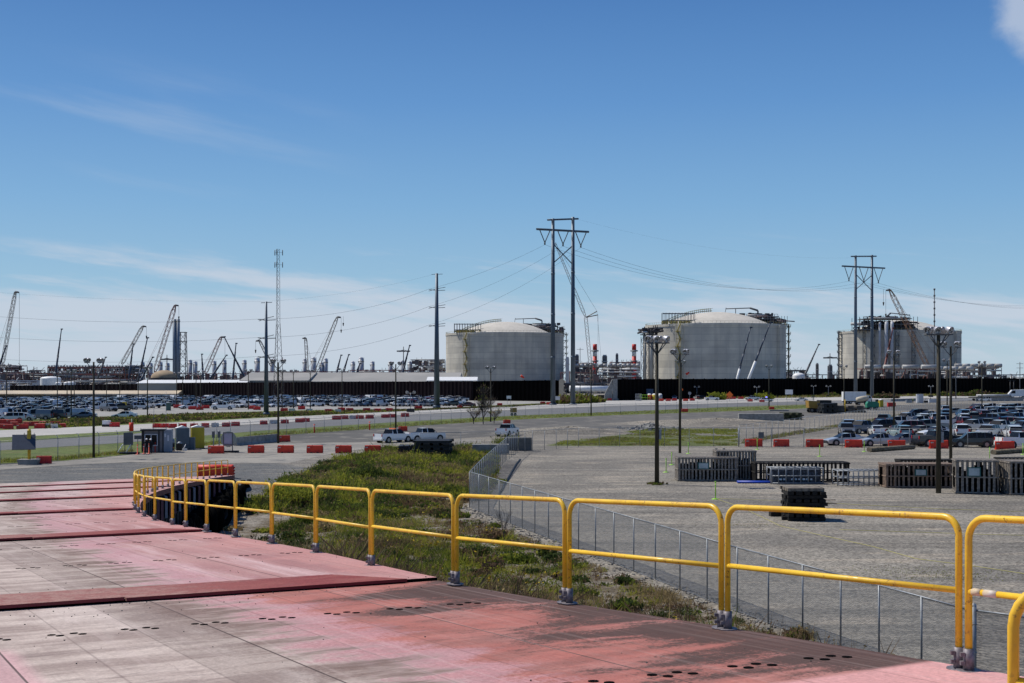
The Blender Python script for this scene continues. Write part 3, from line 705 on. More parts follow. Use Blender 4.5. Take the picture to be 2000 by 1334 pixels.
fence('chain_link_fence', back, 2.5, 2.6, mLINK, .034, 'chain link fence running back from the sharp corner past the weeds')
fence('chain_link_fence', [G(990, 899), G(1010, 884), G(1040, 881), G(1130, 874)], 2.5, 3.0, mLINKD, .035, 'short chain link fence rounding the back of the gravel lot')
fence('chain_link_fence', [G(1130, 873.5), G(1250, 872), G(1442, 872)], 2.5, 3.2, mLINKD, .035, 'chain link fence between the gravel lot and the green field')
fence('chain_link_fence', [G(1443, 873), G(1570, 873), G(1720, 874), G(1890, 875), G(2120, 878)], 2.5, 4.3, mLINKF, .05, 'chain link fence in front of the parked cars on the right')
fence('chain_link_fence', [G(1444, 869), G(1520, 856), G(1600, 843), G(1680, 828), G(1740, 818), G(1800, 808), G(1900, 800), G(2100, 795)], 2.7, 3.3, mLINKD, .035, 'chain link fence closing off the back of the right parking lot')
fence('chain_link_fence', [G(820, 886), G(900, 884), G(990, 883)], 2.4, 4.5, mLINKD, .035, 'low chain link fence in front of the concrete blocks')
lf = [G(-60, 914), G(0, 908), G(113, 900), G(230, 887), G(300, 877)]
fence('security_fence', lf, 2.45, 4.0, mLINKD, .04, 'barbed wire security fence left of the gatehouse', True)
lf = [G(395, 868), G(450, 860), G(560, 850), G(700, 840), G(820, 832), G(1000, 816), G(1150, 810)]
fence('security_fence', lf, 2.45, 5.2, mLINKD, .04, 'barbed wire security fence between gatehouse and bare tree', True)
fence('security_fence', [G(1150, 810), G(1300, 806), G(1420, 800), G(1590, 794)], 2.45, 6.2, mLINKD, .045, 'barbed wire security fence on the grass before the black wall', True)
# ---------------------------------------------------------------- great walls
def corr_wall(name, a, b, ztop0, ztop1, mat_, label, pitch=3.2, depth=.55, cap=None):
    a = Vector(a); b = Vector(b); root = empty(name, a); tag(root, label, 'wall'); d = b-a; L = d.length; hd = d.normalized(); nr = Vector((hd.y, -hd.x, 0))
    n = int(L/pitch); pts = []
    for i in range(n):
        for u, o_ in ((0, 0), (.38, 0), (.52, 1), (.86, 1)): pts.append(((i+u)*pitch, o_*depth))
    pts.append((n*pitch, 0)); mb = MB(); vv = []
    for u, o_ in pts:
        q = hd*u+nr*(-o_); z = ztop0+(ztop1-ztop0)*u/L; vv += [(q.x, q.y, 0), (q.x, q.y, z)]
    mb.add(vv, [(2*i, 2*i+2, 2*i+3, 2*i+1) for i in range(len(pts)-1)]); 
    q1 = nr*-1.2; mb.add([(q1.x, q1.y, 0), (q1.x+d.x, q1.y+d.y, 0), (q1.x+d.x, q1.y+d.y, ztop1-.1), (q1.x, q1.y, ztop0-.1)], [(0, 1, 2, 3)])
    mb.add([(0, 0, ztop0-.1), (d.x, d.y, ztop1-.1), (q1.x+d.x, q1.y+d.y, ztop1-.1), (q1.x, q1.y, ztop0-.1)], [(0, 1, 2, 3)])
    mb.build('sheet_piling', mat_, root, fix=False)
    mb = MB()
    for i in range(int(L/9)):
        q = hd*(i*9+4)+nr*.02; z = ztop0+(ztop1-ztop0)*(i*9+4)/L; mb.cbox((q.x, q.y, z), (.35, .35, .5))
    mb.build('wall_cleat', mat_, root)
    return root
def gp(px, z): return Vector(((px-1000)*z/F, z, 0))
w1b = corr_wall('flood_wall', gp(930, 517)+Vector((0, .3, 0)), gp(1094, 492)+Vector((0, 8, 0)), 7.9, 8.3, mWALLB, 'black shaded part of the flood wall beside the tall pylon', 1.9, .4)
w1 = corr_wall('flood_wall', gp(345, 610), gp(932, 517), 6.9, 7.9, mWALL, 'dark maroon steel flood wall behind the left parking lot', 1.9, .4)
w2 = corr_wall('flood_wall', gp(19, 770), gp(350, 700), 4.6, 6.2, mWALL, 'distant maroon flood wall below the white storage tank', 3.6)
w3 = corr_wall('flood_wall', gp(1206, 520), gp(1560, 640), 8.7, 8.9, mWALLB, 'black shaded steel flood wall in front of the middle tank', 2.9, .4)
w4 = corr_wall('flood_wall', gp(1557, 640)+Vector((.0, .35, 0)), gp(2260, 860), 8.9, 9.25, mWALLB, 'black shaded steel flood wall stretching behind the right parking lot', 3.3, .4)
def end_block(name, pa, pb, z0, z1, ht0, ht1, label):
    root = empty(name, gp(pa, z0)); tag(root, label, 'wall end'); a = Vector((0, 0, 0)); b = gp(pb, z1)-gp(pa, z0)
    mb = MB(); nr = Vector((0, 1.6, 0))
    mb.add([a, b, b+Vector((0, 0, ht1)), a+Vector((0, 0, ht0)), a+nr, b+nr, b+nr+Vector((0, 0, ht1)), a+nr+Vector((0, 0, ht0))],
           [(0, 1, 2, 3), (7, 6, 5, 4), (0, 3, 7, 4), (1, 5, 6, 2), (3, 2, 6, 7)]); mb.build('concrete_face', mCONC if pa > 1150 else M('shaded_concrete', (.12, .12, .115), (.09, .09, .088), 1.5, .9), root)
    mb = MB(); mb.cbox((b.x*.5, b.y*.5-.1, .4), (abs(b.x)+.6, .5, .8)); mb.build('footing', mCONC, root)
o = end_block('wall_end_block', 1181, 1196, 516, 518, 2.6, 8.7, 'sloping pale concrete end of the black flood wall')
o = end_block('wall_end_block', 1197, 1206, 518, 520, 8.7, 8.8, 'square grey concrete end of the black flood wall')
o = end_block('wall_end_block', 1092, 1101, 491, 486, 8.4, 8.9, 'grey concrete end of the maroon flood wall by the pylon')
# ---------------------------------------------------------------- storage tanks
def bars(mb, a, b, r, k=None): mb.cyl(a, b, r, n=4, k=k, caps=False)
def scaffold(mb, c, w, d, z0, z1, lift, r=.16, rz=0.):
    """open frame tower with zigzag stairs"""
    q = Matrix.Translation(c) @ Matrix.Rotation(rz, 4, 'Z')
    cs = [(-w/2, -d/2), (w/2, -d/2), (w/2, d/2), (-w/2, d/2)]
    for x, y in cs: bars(mb, q @ Vector((x, y, z0)), q @ Vector((x, y, z1)), r)
    z = z0; i = 0
    while z < z1:
        for j in range(4):
            a = cs[j]; b = cs[(j+1) % 4]; bars(mb, q @ Vector((*a, z)), q @ Vector((*b, z)), r*.8)
        zt = min(z+lift, z1)
        a, b = (cs[0], cs[1]) if i % 2 == 0 else (cs[1], cs[0])
        bars(mb, q @ Vector((*a, z)), q @ Vector((*b, zt)), r*1.3); bars(mb, q @ Vector((*cs[3], z)), q @ Vector((*cs[0], zt)), r*.7)
        mb.cbox(q @ Vector(((.5 if i % 2 else -.5)*w*.6, -d*.1, z)), (w*.5, d*1.1, .25), rz)
        z += lift; i += 1
def rooftop_clutter(mb, c, w, d, h, n, rz, seed):
    rnd = random.Random(seed); q = Matrix.Translation(c) @ Matrix.Rotation(rz, 4, 'Z')
    for i in range(n):
        x = rnd.uniform(-w/2, w/2); y = rnd.uniform(-d/2, d/2); k = rnd.random()
        if k < .4: mb.cyl(q @ Vector((x, y, 0)), q @ Vector((x, y, rnd.uniform(.4, 1)*h)), rnd.uniform(.15, .4), n=6)
        elif k < .7: mb.cyl(q @ Vector((x, y, rnd.uniform(.1, .7)*h)), q @ Vector((x+rnd.uniform(-8, 8), y+rnd.uniform(-2, 2), rnd.uniform(.1, .7)*h)), rnd.uniform(.25, .6), n=6)
        else: mb.cbox(q @ Vector((x, y, rnd.uniform(.2, .6)*h)), (rnd.uniform(1, 3.5), rnd.uniform(1, 2.5), rnd.uniform(.8, 2)), rz)
def tank(px, z, R_, H, D, label, mirror, seed):
    root = empty('storage_tank', gp(px, z)); tag(root, label, 'storage tank', 'domed concrete storage tanks')
    mb = MB(); mb.lathe([(R_, 0), (R_, H)], 128); mb.build('tank_wall', mTANK, root)
    mb = MB(); mb.lathe([(R_+.35, H-1.3), (R_+.35, H+.25), (R_-1.2, H+.25)], 128, smooth=False); mb.build('ring_beam', mTANK, root)
    mb = MB(); RD = R_*.80; rs = (RD*RD+D*D)/(2*D); am = math.asin(RD/rs)
    mb.lathe([(rs*math.sin(am*(1-i/14)), H+.2+rs*math.cos(am*(1-i/14))-rs*math.cos(am)) for i in range(15)][::-1]+[(R_-1.2, H+.2)], 96); mb.build('dome_roof', mDOME, root)
    # buttresses
    for a in (232, 322, 52, 142) if not mirror else (226, 316, 46, 136):
        th = R(a); mb = MB(); c = Vector((math.cos(th)*(R_+.6), math.sin(th)*(R_+.6), H/2-.2)); mb.cbox(c, (2.9, 4.4, H-.4), th); mb.build('buttress', mTANK, root)
    # railing round the roof edge
    mb = MB(); n = 110
    for i in range(n):
        a = 2*math.pi*i/n; b = 2*math.pi*(i+1)/n; p0 = Vector((math.cos(a)*R_, math.sin(a)*R_, H+.2)); p1 = Vector((math.cos(b)*R_, math.sin(b)*R_, H+.2))
        bars(mb, p0, p0+Vector((0, 0, 1.25)), .07); bars(mb, p0+Vector((0, 0, 1.25)), p1+Vector((0, 0, 1.25)), .06)
    mb.build('roof_railing', mSCAF, root)
    def polar(a, r, zz): return Vector((math.cos(R(a))*r, math.sin(R(a))*r, zz))
    # yellow ladder scaffold where the light ends
    mb = MB(); aL = 233 if not mirror else 330
    if not mirror:
        for k in range(9):
            z0 = 1+k*(H-1)/9; z1 = z0+(H-1)/9; w_ = 1.2 if k % 2 else -1.2
            c0 = polar(aL+w_, R_+2.6, z0); c1 = polar(aL-w_, R_+2.6, z1)
            mb.cyl(c0, c1, .35, n=5); bars(mb, polar(aL-1.8, R_+2.8, z0), polar(aL+1.8, R_+2.8, z0), .22); mb.cbox(polar(aL+w_, R_+2.7, z0), (2.6, 2.2, .3), R(aL))
        for q in (-1.9, 1.9): bars(mb, polar(aL+q, R_+2.9, 0), polar(aL+q, R_+2.9, H+1), .13)
        mb.build('ladder_scaffold', mSCAF, root)
    # stair tower on the outline
    aS = (-4 if not mirror else 184)
    mb = MB(); scaffold(mb, polar(aS, R_+.0, 0), 2.6, 4.0, 0, H+1, H/9, .3, R(aS+90)); 
    for k in range(9):
        zq = (k+.92)*H/9; e = polar(aS, R_+3.2, zq); bars(mb, polar(aS, R_+1, zq), e, .22); bars(mb, e, e+Vector((0, 0, 1.4)), .2); bars(mb, e, polar(aS, R_+1.5, zq-2.2), .18)
    mb.build('stair_tower', mGSTEEL if mirror else M('scaffold_weathered', (.20, .165, .075), (.10, .09, .07), .5, .8), root)
    # roof platform and pumps
    if not mirror:
        c = polar(-48, R_*.76, H+4.6)
        mb = MB(); q = Matrix.Translation(c) @ Matrix.Rotation(R(8), 4, 'Z')
        q = Matrix.Translation(Vector((R_*.60, R_*.10, H+D*.50)))
        mb.cbox(q @ Vector((0, 0, 1.6)), (R_*.62, 11, .5)); mb.cbox(q @ Vector((7, -2, -1.5)), (R_*.42, 10, .5))
        for i in range(13):
            x = -R_*.3+i*R_*.05; bars(mb, q @ Vector((x, -5, -4)), q @ Vector((x, -5, 3.2)), .14); bars(mb, q @ Vector((x, 5, -4)), q @ Vector((x, 5, 3.2)), .14)
        bars(mb, q @ Vector((-R_*.3, -5, 3.2)), q @ Vector((R_*.3, -5, 3.2)), .12)
        mb.build('roof_platform', mGSTEEL, root)
        mb = MB(); mb.box(R_*.62, R_*1.0, -8, 6, H+.8, H+1.3); mb.box(R_*.55, R_*.86, -8, 6, H+4.0, H+4.4); [bars(mb, Vector((R_*(.56+.04*i), -8, H-1)), Vector((R_*(.56+.04*i), -8, H+6)), .16) for i in range(12)]; mb.build('lower_platform', mGSTEEL, root)
        mb = MB(); rooftop_clutter(mb, Vector((R_*.80, -2, H+1.3)), R_*.36, 10, 3.2, 44, 0, seed+7); rooftop_clutter(mb, Vector((R_*.70, -2, H+4.4)), R_*.28, 10, 2.6, 26, 0, seed+8); o_ = mb.build('roof_piping', mRACKD, root); o_['kind'] = 'stuff'
        mb = MB(); rooftop_clutter(mb, q @ Vector((2, 0, 1.8)), R_*.55, 8, 2.6, 34, 0, seed); rooftop_clutter(mb, q @ Vector((10, -3, -1.4)), R_*.34, 8, 3.0, 26, 0, seed+1); o_ = mb.build('roof_piping', mSHADE, root); o_['kind'] = 'stuff'
        mb = MB(); mb.cyl(q @ Vector((3, -5.6, -1.6)), q @ Vector((15, -6, -1.9)), .95, n=8); mb.cyl(q @ Vector((-6, -5.6, 2.5)), q @ Vector((4, -5.6, 2.5)), .55, n=8); mb.build('insulated_pipe', mPIPE, root)
        # knuckle crane on the roof
        mb = MB(); b = q @ Vector((1.5, 0, 1.8)); hgt = H+D+3.0
        mb.cyl(b, Vector((b.x, b.y, hgt-1.6)), .55, n=6); mb.cyl(Vector((b.x, b.y, hgt-1.6)), Vector((b.x-5, b.y, hgt)), .6, n=6); mb.cyl(Vector((b.x-5, b.y, hgt)), Vector((b.x-20, b.y, hgt-.5)), .30, n=6)
        bars(mb, Vector((b.x-20, b.y, hgt+.3)), Vector((b.x-20.6, b.y, hgt-3)), .2); bars(mb, Vector((b.x-14, b.y, hgt-.6)), Vector((b.x-14, b.y, hgt-4)), .28); mb.build('roof_crane', mGSTEEL, root)
        # frame at the left of the roof
        mb = MB(); c0 = polar(224, R_-6.5, H)
        for i in range(11):
            x = -9.6+i*1.92
            for y in (-3, 3): bars(mb, c0+Vector((x, y, 0)), c0+Vector((x, y, 7)), .2)
        for y in (-3, 3):
            for zz_ in (2.4, 6.6): bars(mb, c0+Vector((-9.6, y, zz_)), c0+Vector((9.6, y, zz_)), .24)
        mb.build('roof_frame', mGSTEEL, root)
        mb = MB()
        for i in range(16): x = -9+i*1.2; mb.cbox(c0+Vector((x, random.uniform(-3, 3), 1.3)), (1.3, 1.3, random.uniform(1, 3)))
        n = 26
        for i in range(n):
            a = am*(1-.95*i/n); zz_ = H+.3+rs*math.cos(a)-rs*math.cos(am); x = -rs*math.sin(a)*.97; y = -rs*math.sin(a)*.10
            bars(mb, Vector((x, y, zz_)), Vector((x, y, zz_+2.4)), .16); mb.cbox(Vector((x, y, zz_+.7)), (rs*am/n*1.1, 3.2, .35), 0, ry=-a)
            bars(mb, Vector((x-1, y-1.5, zz_+1.6)), Vector((x+1, y-1.5, zz_+2.2)), .16)
        mb.build('roof_walkway', mSCAF, root)
    else:
        q = Matrix.Translation(Vector((-R_*.42, -R_*.55, H)))
        mb = MB()
        for zz_, x0_, x1_ in ((0.5, -22, 21), (4.4, -20, 20), (8.4, -17, 17)): mb.box(-R_*.42+x0_, -R_*.42+x1_, -R_*.82, -R_*.36, H+zz_, H+zz_+.5)
        for i in range(15):
            for y in (-R_*.82, -R_*.36): bars(mb, Vector((-R_*.42-21+i*3, y, H-2)), Vector((-R_*.42-21+i*3, y, H+10)), .22)
        mb.build('roof_platform', mGSTEEL, root)
        mb = MB(); rooftop_clutter(mb, Vector((-R_*.42, -R_*.6, H+.9)), 40, 16, 3.4, 60, 0, seed); rooftop_clutter(mb, Vector((-R_*.42, -R_*.6, H+4.8)), 36, 16, 3.4, 60, 0, seed+3); rooftop_clutter(mb, Vector((-R_*.42, -R_*.6, H+8.8)), 30, 12, 2.6, 30, 0, seed+5); o_ = mb.build('roof_piping', mSHADE, root); o_['kind'] = 'stuff'
        mb = MB(); mb.cyl(Vector((-R_*.98, -R_*.6, H+5.2)), Vector((-R_*.64, -R_*.65, H+5.2)), 1.1, n=8)
        mb.cyl(Vector((-R_*.75, -R_*.85, H+8.9)), Vector((-R_*.2, -R_*.85, H+8.9)), .55, n=8); mb.build('insulated_pipe', mPIPE, root)
        for i, (x, r) in enumerate(((-25.5, .9), (-21.5, 1.35), (-18.0, 1.2))):
            y = -math.sqrt(R_*R_-x*x)-2.4; mb = MB(); mb.tube([(x, y, 0), (x, y, H+4.0), (x+.4, y+1, H+5.2), (x+1, y+3.5, H+5.6)], r, 8); mb.build('riser_pipe', mSTEELW, root)
        for x in (-34, -29.5, -14.5, -3.5):
            y = -math.sqrt(R_*R_-x*x)-1.8; mb = MB(); scaffold(mb, Vector((x, y, 0)), 2.4, 2.4, 0, H-.5, 3.6, .13); mb.build('pipe_ladder', mGSTEEL, root)
        mb = MB(); b = Vector((-R_*.36, -R_*.5, H+9)); hgt = H+13.4
        mb.cyl(b, Vector((b.x, b.y, hgt-3)), .6, n=6); mb.cyl(Vector((b.x, b.y, hgt-3)), Vector((b.x+3, b.y, hgt)), .6, n=6); mb.cyl(Vector((b.x+3, b.y, hgt)), Vector((b.x+17, b.y, hgt-1.6)), .35, n=6); bars(mb, Vector((b.x+17, b.y, hgt-1)), Vector((b.x+17.5, b.y, hgt-4)), .2); mb.build('roof_crane', mGSTEEL, root)
        mb = MB(); mb.box(-.5*R_-6, R_*.02, -R_*.74, -R_*.42, H+.5, H+4.3); mb.build('valve_house', mSHADE, root)
    return root
t2 = tank(1397, 800, 43.3, 41.6, 8.6, 'largest looking domed concrete tank, in the middle, with two slim crane booms before it', False, 11)
t1 = tank(986, 958, 44, 41.9, 9.2, 'leftmost domed concrete tank, behind the tall twin pole pylon', False, 31)
t3 = tank(1756, 960, 44.2, 43.5, 9.0, 'rightmost domed concrete tank with dark pipework on its left shoulder', True, 51)
# piping tower left of the middle tank
root = empty('pipe_tower', gp(1264, 770)); tag(root, 'pale slender pipe tower standing at the left edge of the middle tank', 'pipe tower')
mb = MB()
for x in (-3.0, 0, 4.4): scaffold(mb, Vector((x, 0, 0)), 1.4, 2, 0, 34, 4, .12)
mb.build('steel_frame', mGSTEEL, root)
mb = MB(); mb.cyl((-1.5, 0, 0), (-1.5, 0, 35), 1.05, n=10); mb.cyl((2.3, 0, 0), (2.3, 0, 38), 1.3, n=10); mb.build('riser_pipe', M('pale_riser', (.46, .43, .37), None, .3, .7), root)
mb = MB(); mb.box(-4, 6, -2, 3, 35, 35.5); rooftop_clutter(mb, Vector((1.5, 0, 35.5)), 9, 4, 5.5, 36, 0, 5); mb.build('top_platform', mSHADE, root)
mb = MB(); mb.lathe([(0, 37.6), (1.6, 37.5), (2.6, 36.9), (2.6, 36.4), (0, 36)], 10, (-1.5, 0, 0)); mb.build('vent_cap', mPIPE, root)
# ---------------------------------------------------------------- pylons and poles
def hframe(pa, pb, ybase, topya, topyb, label):
    z = F*CH/(ybase-HZ); z2 = z*1.012; A = gp(pa, z); B = gp(pb, z2)
    ha = CH+(HZ-topya)*z/F; hb = CH+(HZ-topyb)*z2/F; root = empty('transmission_pylon', A); tag(root, label, 'pylon', 'twin pole transmission pylons')
    b = B-A; d = b.normalized(); L = b.length
    for q, h in ((Vector((0, 0, 0)), ha), (b, hb)):
        mb = MB(); n = 12; mb.cyl(q, q+Vector((0, 0, h)), .86, .55, n=12)
        for f_ in (.25, .48, .70): mb.cyl(q+Vector((0, 0, h*f_)), q+Vector((0, 0, h*f_+.6)), .90-.3*f_, n=12)
        mb.cyl(q, q+Vector((0, 0, .5)), 1.3, n=12); mb.build('steel_pole', mPOLEST, root)
    up = Vector((0, 0, 1)); h = min(ha, hb)
    mb = MB(); mb.cyl(-d*L*.27+up*(ha-.6), b+d*L*.27+up*(hb-.4), .30, n=6); mb.build('shield_arm', mPOLEST, root)
    z3 = h-2.9*L/6.8; mb = MB(); mb.cyl(-d*L*.8+up*(z3-.3), b+d*L*.8+up*(z3+.3), .38, n=8); mb.build('cross_arm', mPOLEST, root)
    tips = []
    for f_ in (-.4, .5, 1.4):
        c = d*L*f_+up*(z3-3.6*L/6.8); mb = MB()
        for s_ in (-1, 1): mb.cyl(c, c+d*s_*L*.27+up*(3.5*L/6.8), .17, n=5)
        mb.cyl(c+up*.2, c-up*.7, .3, n=6); mb.build('insulator_string', mGSTEEL, root); tips.append(A+c-up*.7)
    zb = h*(.865 if label.startswith('tall') else .87); zs = h*.76
    for a_, c_ in ((0, 1), (1, 0)):
        mb = MB(); mb.cyl(b*a_+up*zb, b*c_+up*zs, .2, n=6); mb.build('diagonal_brace', mPOLEST, root)
    shield = [A-d*L*.24+up*(ha-.8), B+d*L*.24+up*(hb-.6)]
    return tips, shield
tipsA, shA = hframe(1080, 1119, 791, 427, 424, 'tall grey twin pole pylon between the left and the middle tank')
tipsB, shB = hframe(1671, 1703, 777, 499, 498, 'farther grey twin pole pylon before the right tank')
def monopole(px, ybase, ytop, arms, r0, r1, label):
    z = F*CH/(ybase-HZ); root = empty('power_pole', gp(px, z)); tag(root, label, 'power pole', 'tapered steel power poles'); h = CH+(HZ-ytop)*z/F
    mb = MB(); mb.cyl((0, 0, 0), (0, 0, h), r0, r1, n=12); mb.cyl((0, 0, 0), (0, 0, .8), r0*1.25, n=12); mb.build('steel_pole', mPOLEST, root)
    tips = []
    for ya in arms:
        za = CH+(HZ-ya)*z/F; mb = MB()
        for s_, l, dy_ in ((-1, 2.7*z/395, -.6), (1, 2.9*z/395, .9)):
            mb.cyl((0, 0, za-.2), (s_*l*.85, dy_*2, za+.0), .09, n=5); mb.cyl((0, 0, za+.3), (s_*l*.95, -dy_*2, za+.65 if s_ > 0 else za-.3), .08, n=5)
        mb.build('insulator_arm', mGSTEEL, root); tips.append(gp(px, z)+Vector((-2.7*z/395, 0, za+.1)))
    mb = MB(); mb.cyl((-1.6*z/395, 0, h-.3), (1.8*z/395, 0, h-.2), .09, n=4); mb.build('shield_wire_arm', mGSTEEL, root)
    return tips, gp(px, z)+Vector((0, 0, h))
m1, m1t = monopole(853, 797, 534, (566, 600, 636), .95, .42, 'large tapered grey power pole left of the leftmost tank')
m2, m2t = monopole(520, 812, 589, (624, 660, 697), .62, .24, 'smaller tapered grey power pole beside the lattice mast')
def wire(a, b, sag, label, r=.045):
    a = Vector(a); b = Vector(b); n = 22; root = a; pts = []
    for i in range(n+1):
        t = i/n; pts.append((b-a)*t-Vector((0, 0, sag*4*t*(1-t))))
    mb = MB(); mb.tube(pts, r*.62, 4); o = mb.build('power_line', mWIRE); o.location = a; tag(o, label, 'power line', 'sagging overhead power lines')
    return o
for i, nm_ in enumerate(('highest', 'middle', 'lowest')):
    wire(m1[i], m2[i], 2.2, '%s thin wire between the two tapered power poles' % nm_, .05)
    wire(m2[i], P(-140, (606, 648, 692)[i], 300), 1.6, '%s thin wire leaving the smaller power pole to the left' % nm_, .045)
    wire(tipsA[i], m1[i], 1.2+.8*i, 'thin wire from the %s insulator of the tall pylon down to the larger power pole' % ('left', 'middle', 'right')[i], .05)
    wire(tipsA[i], tipsB[i], 8.4, 'thin wire from the %s insulator of the tall pylon to the farther pylon' % ('left', 'middle', 'right')[i], .065)
    wire(tipsB[i], P(2220, 568+4*i, 900), 11, 'thin wire from the %s insulator of the farther pylon to the right edge' % ('left', 'middle', 'right')[i], .07)
wire(m1t, m2t, 1.2, 'faint topmost shield wire between the two tapered power poles', .022)
wire(m2t, P(-140, 560, 300), 1., 'faint topmost shield wire leaving the smaller power pole to the left', .02)
wire(shA[1], shB[1], 5, 'faint shield wire joining the tops of the two pylons', .022)
# ---------------------------------------------------------------- lattice mast
def lattice(mb, a, b, w0, w1, bay, r, tri=False):
    a = Vector(a); b = Vector(b); d = (b-a); L = d.length; d = d/L; q = d.to_track_quat('Z', 'Y')
    cs = [(-1, -1), (1, -1), (1, 1), (-1, 1)] if not tri else [(-1, -.6), (1, -.6), (0, 1)]
    n = max(2, int(L/bay)); m_ = len(cs)
    def pt(i, j):
        w_ = (w0+(w1-w0)*i/n)/2; c = cs[j % m_]; return a+d*(L*i/n)+q @ Vector((c[0]*w_, c[1]*w_, 0))
    for i in range(n):
        for j in range(m_):
            mb.cyl(pt(i, j), pt(i+1, j), r, n=4, caps=False)
            if i % 2 == 0: mb.cyl(pt(i, j), pt(i+1, j+1), r*.6, n=3, caps=False)
            else: mb.cyl(pt(i, j+1), pt(i+1, j), r*.6, n=3, caps=False)
root = empty('lattice_mast', gp(543, 420)); tag(root, 'tall slender lattice radio mast rising behind the left parking lot', 'radio mast')
mb = MB(); lattice(mb, (0, 0, 0), (0, 0, 27), 3.8, 1.25, 2.2, .085, True); lattice(mb, (0, 0, 27), (0, 0, 51.5), 1.2, .95, 1.3, .055, True); mb.build('lattice_column', mSHADE, root)
for zz_, nn in ((50.3, 3), (46.3, 3), (15, 2)):
    mb = MB()
    for i in range(nn):
        a = 2*math.pi*i/nn+.4; c = Vector((math.cos(a)*1.5, math.sin(a)*1.5, zz_)); mb.cyl((0, 0, zz_), c, .05, n=4); mb.cyl(c-Vector((0, 0, .9)), c+Vector((0, 0, .9)), .14, n=6)
    mb.build('antenna_array', mGSTEEL, root)
# ---------------------------------------------------------------- cranes
def hook(mb, p, l):
    p = Vector(p); mb.cyl(p, p-Vector((0, 0, l)), .10, n=3, caps=False); mb.cyl(p-Vector((0, 0, l)), p-Vector((0, 0, l+2.4)), .65, .25, n=6)
def crane_base(root, z, mat_, x=0.):
    mb = MB(); mb.box(x-4, x+4, -3.5, 3.5, 1.2, 4.2); mb.box(x+2, x+5.5, 1, 3.4, 1.4, 4); mb.build('crane_cab', mat_, root)
    for y in (-3.6, 3.6): mb = MB(); mb.box(x-5, x+5, y-.7, y+.7, 0, 1.5); mb.build('crawler_track', mDARK, root)
CG = 'lattice boom cranes on the far building site'; TG = 'slim telescopic booms on the far building site'
def lattice_crane(b, t, z, mat_, label, w=2.2, hk=(0, 10), mast=None, jib=None, r=.17, yoff=0.):
    """b, t: where boom foot and boom tip stand in the photograph"""
    o = gp(b[0], z); root = empty('lattice_crane', o); tag(root, label, 'crane', CG)
    A = P(b[0], b[1], z)-o; A.z = max(A.z, 3); B = P(t[0], t[1], z)-o; B.y += yoff
    mb = MB(); d = B-A; lattice(mb, A, A+d*.08, .8, w, 3, r); lattice(mb, A+d*.08, A+d*.9, w, w, w*1.15, r); lattice(mb, A+d*.9, B, w, 1.0, 2.4, r*1.2); mb.build('lattice_boom', mat_, root)
    crane_base(root, z, mat_, 0)
    mb = MB(); s_ = 1 if t[0] > b[0] else -1
    mb.cyl(B, B+Vector((s_*2.6, 0, -.4)), .8, .5, n=6); mb.build('boom_head', mGSTEEL, root)
    back = Vector((-s_*6, 0, min(22, B.z*.3))); 
    mb = MB(); mb.cyl(Vector((-s_*2, 0, 3)), back, .35, n=5); mb.cyl(back, B, .10, n=3, caps=False); mb.cyl(back, Vector((-s_*6.5, 0, 2)), .12, n=3, caps=False)
    mb.cyl(back+Vector((0, 1.5, 0)), A+(B-A)*.75, .07, n=3, caps=False); mb.build('rear_mast', mat_, root)
    if hk[1]:
        mb = MB(); hook(mb, B+Vector((s_*2.8, 0, -.5)), hk[1]); mb.build('hook_line', mDARK, root)
        if hk[0]: mb = MB(); hook(mb, B+Vector((s_*4.4, 0, .5)), hk[0]); mb.build('hook_line', mDARK, root)
    return root, A, B
lattice_crane((4, 716), (30, 570), 900, mCRC, 'tall cream lattice crane at the left frame edge with a long hook line', 2.0, (0, 52))
lattice_crane((238, 712), (279, 637), 1000, mCRC, 'cream lattice crane leaning right over the long brown pipe module', 2.2, (0, 7))
lattice_crane((302, 728), (342, 596), 960, mCRR, 'tall pinkish lattice crane leaning right next to the twin steel stacks', 2.8, (0, 8), r=.2)
lattice_crane((401, 730), (432, 658), 960, mCRR, 'short red lattice crane whose tip meets a dark leg like an upturned V', 2.2, (0, 22))
lattice_crane((600, 726), (597, 660), 1000, mCRC, 'nearly upright pale lattice crane left of the orange tipped one', 1.9, (0, 0))
lattice_crane((617, 728), (659, 619), 960, mCRC, 'pale lattice crane with an orange tip leaning right above the grey roofs', 2.2, (5, 9))
lattice_crane((531, 716), (507, 665), 900, mCRC, 'small yellowish lattice crane leaning left behind the lattice mast', 1.6, (0, 6))
root, A, B = lattice_crane((1816, 724), (1738, 566), 880, mCRO, 'brown orange lattice crane leaning left across the right tank', 2.7, (9, 16), r=.19)
# luffing crane between the tanks
o_ = gp(1157, 900); root = empty('lattice_crane', o_); tag(root, 'bent pale lattice crane with a long luffing jib between the pylon and the middle tank', 'crane', CG)
A = Vector((0, 0, 4)); K = P(1144, 620, 900)-o_; T = P(1084, 474, 900)-o_
mb = MB(); lattice(mb, A, K, 2.2, 2.2, 2.4, .15); mb.build('main_boom', mCRC, root)
mb = MB(); lattice(mb, K, K+(T-K)*.1, .8, 2, 2.4, .15); lattice(mb, K+(T-K)*.1, T, 2.0, 1.0, 2.4, .14); mb.build('luffing_jib', mCRC, root)
s1 = P(1166, 608, 900)-o_; s2 = P(1168, 615, 900)-o_
mb = MB(); mb.cyl(K, s1, .35, n=5); mb.cyl(K, s2, .35, n=5); mb.build('jib_strut', mCRC, root)
mb = MB(); mb.cyl(s1, T, .09, n=3); mb.cyl(s2, Vector((4, 0, 4)), .09, n=3); mb.cyl(s1, P(1175, 712, 900)-o_, .08, n=3); mb.build('pendant_rope', mGSTEEL, root)
crane_base(root, 0, mCRO)
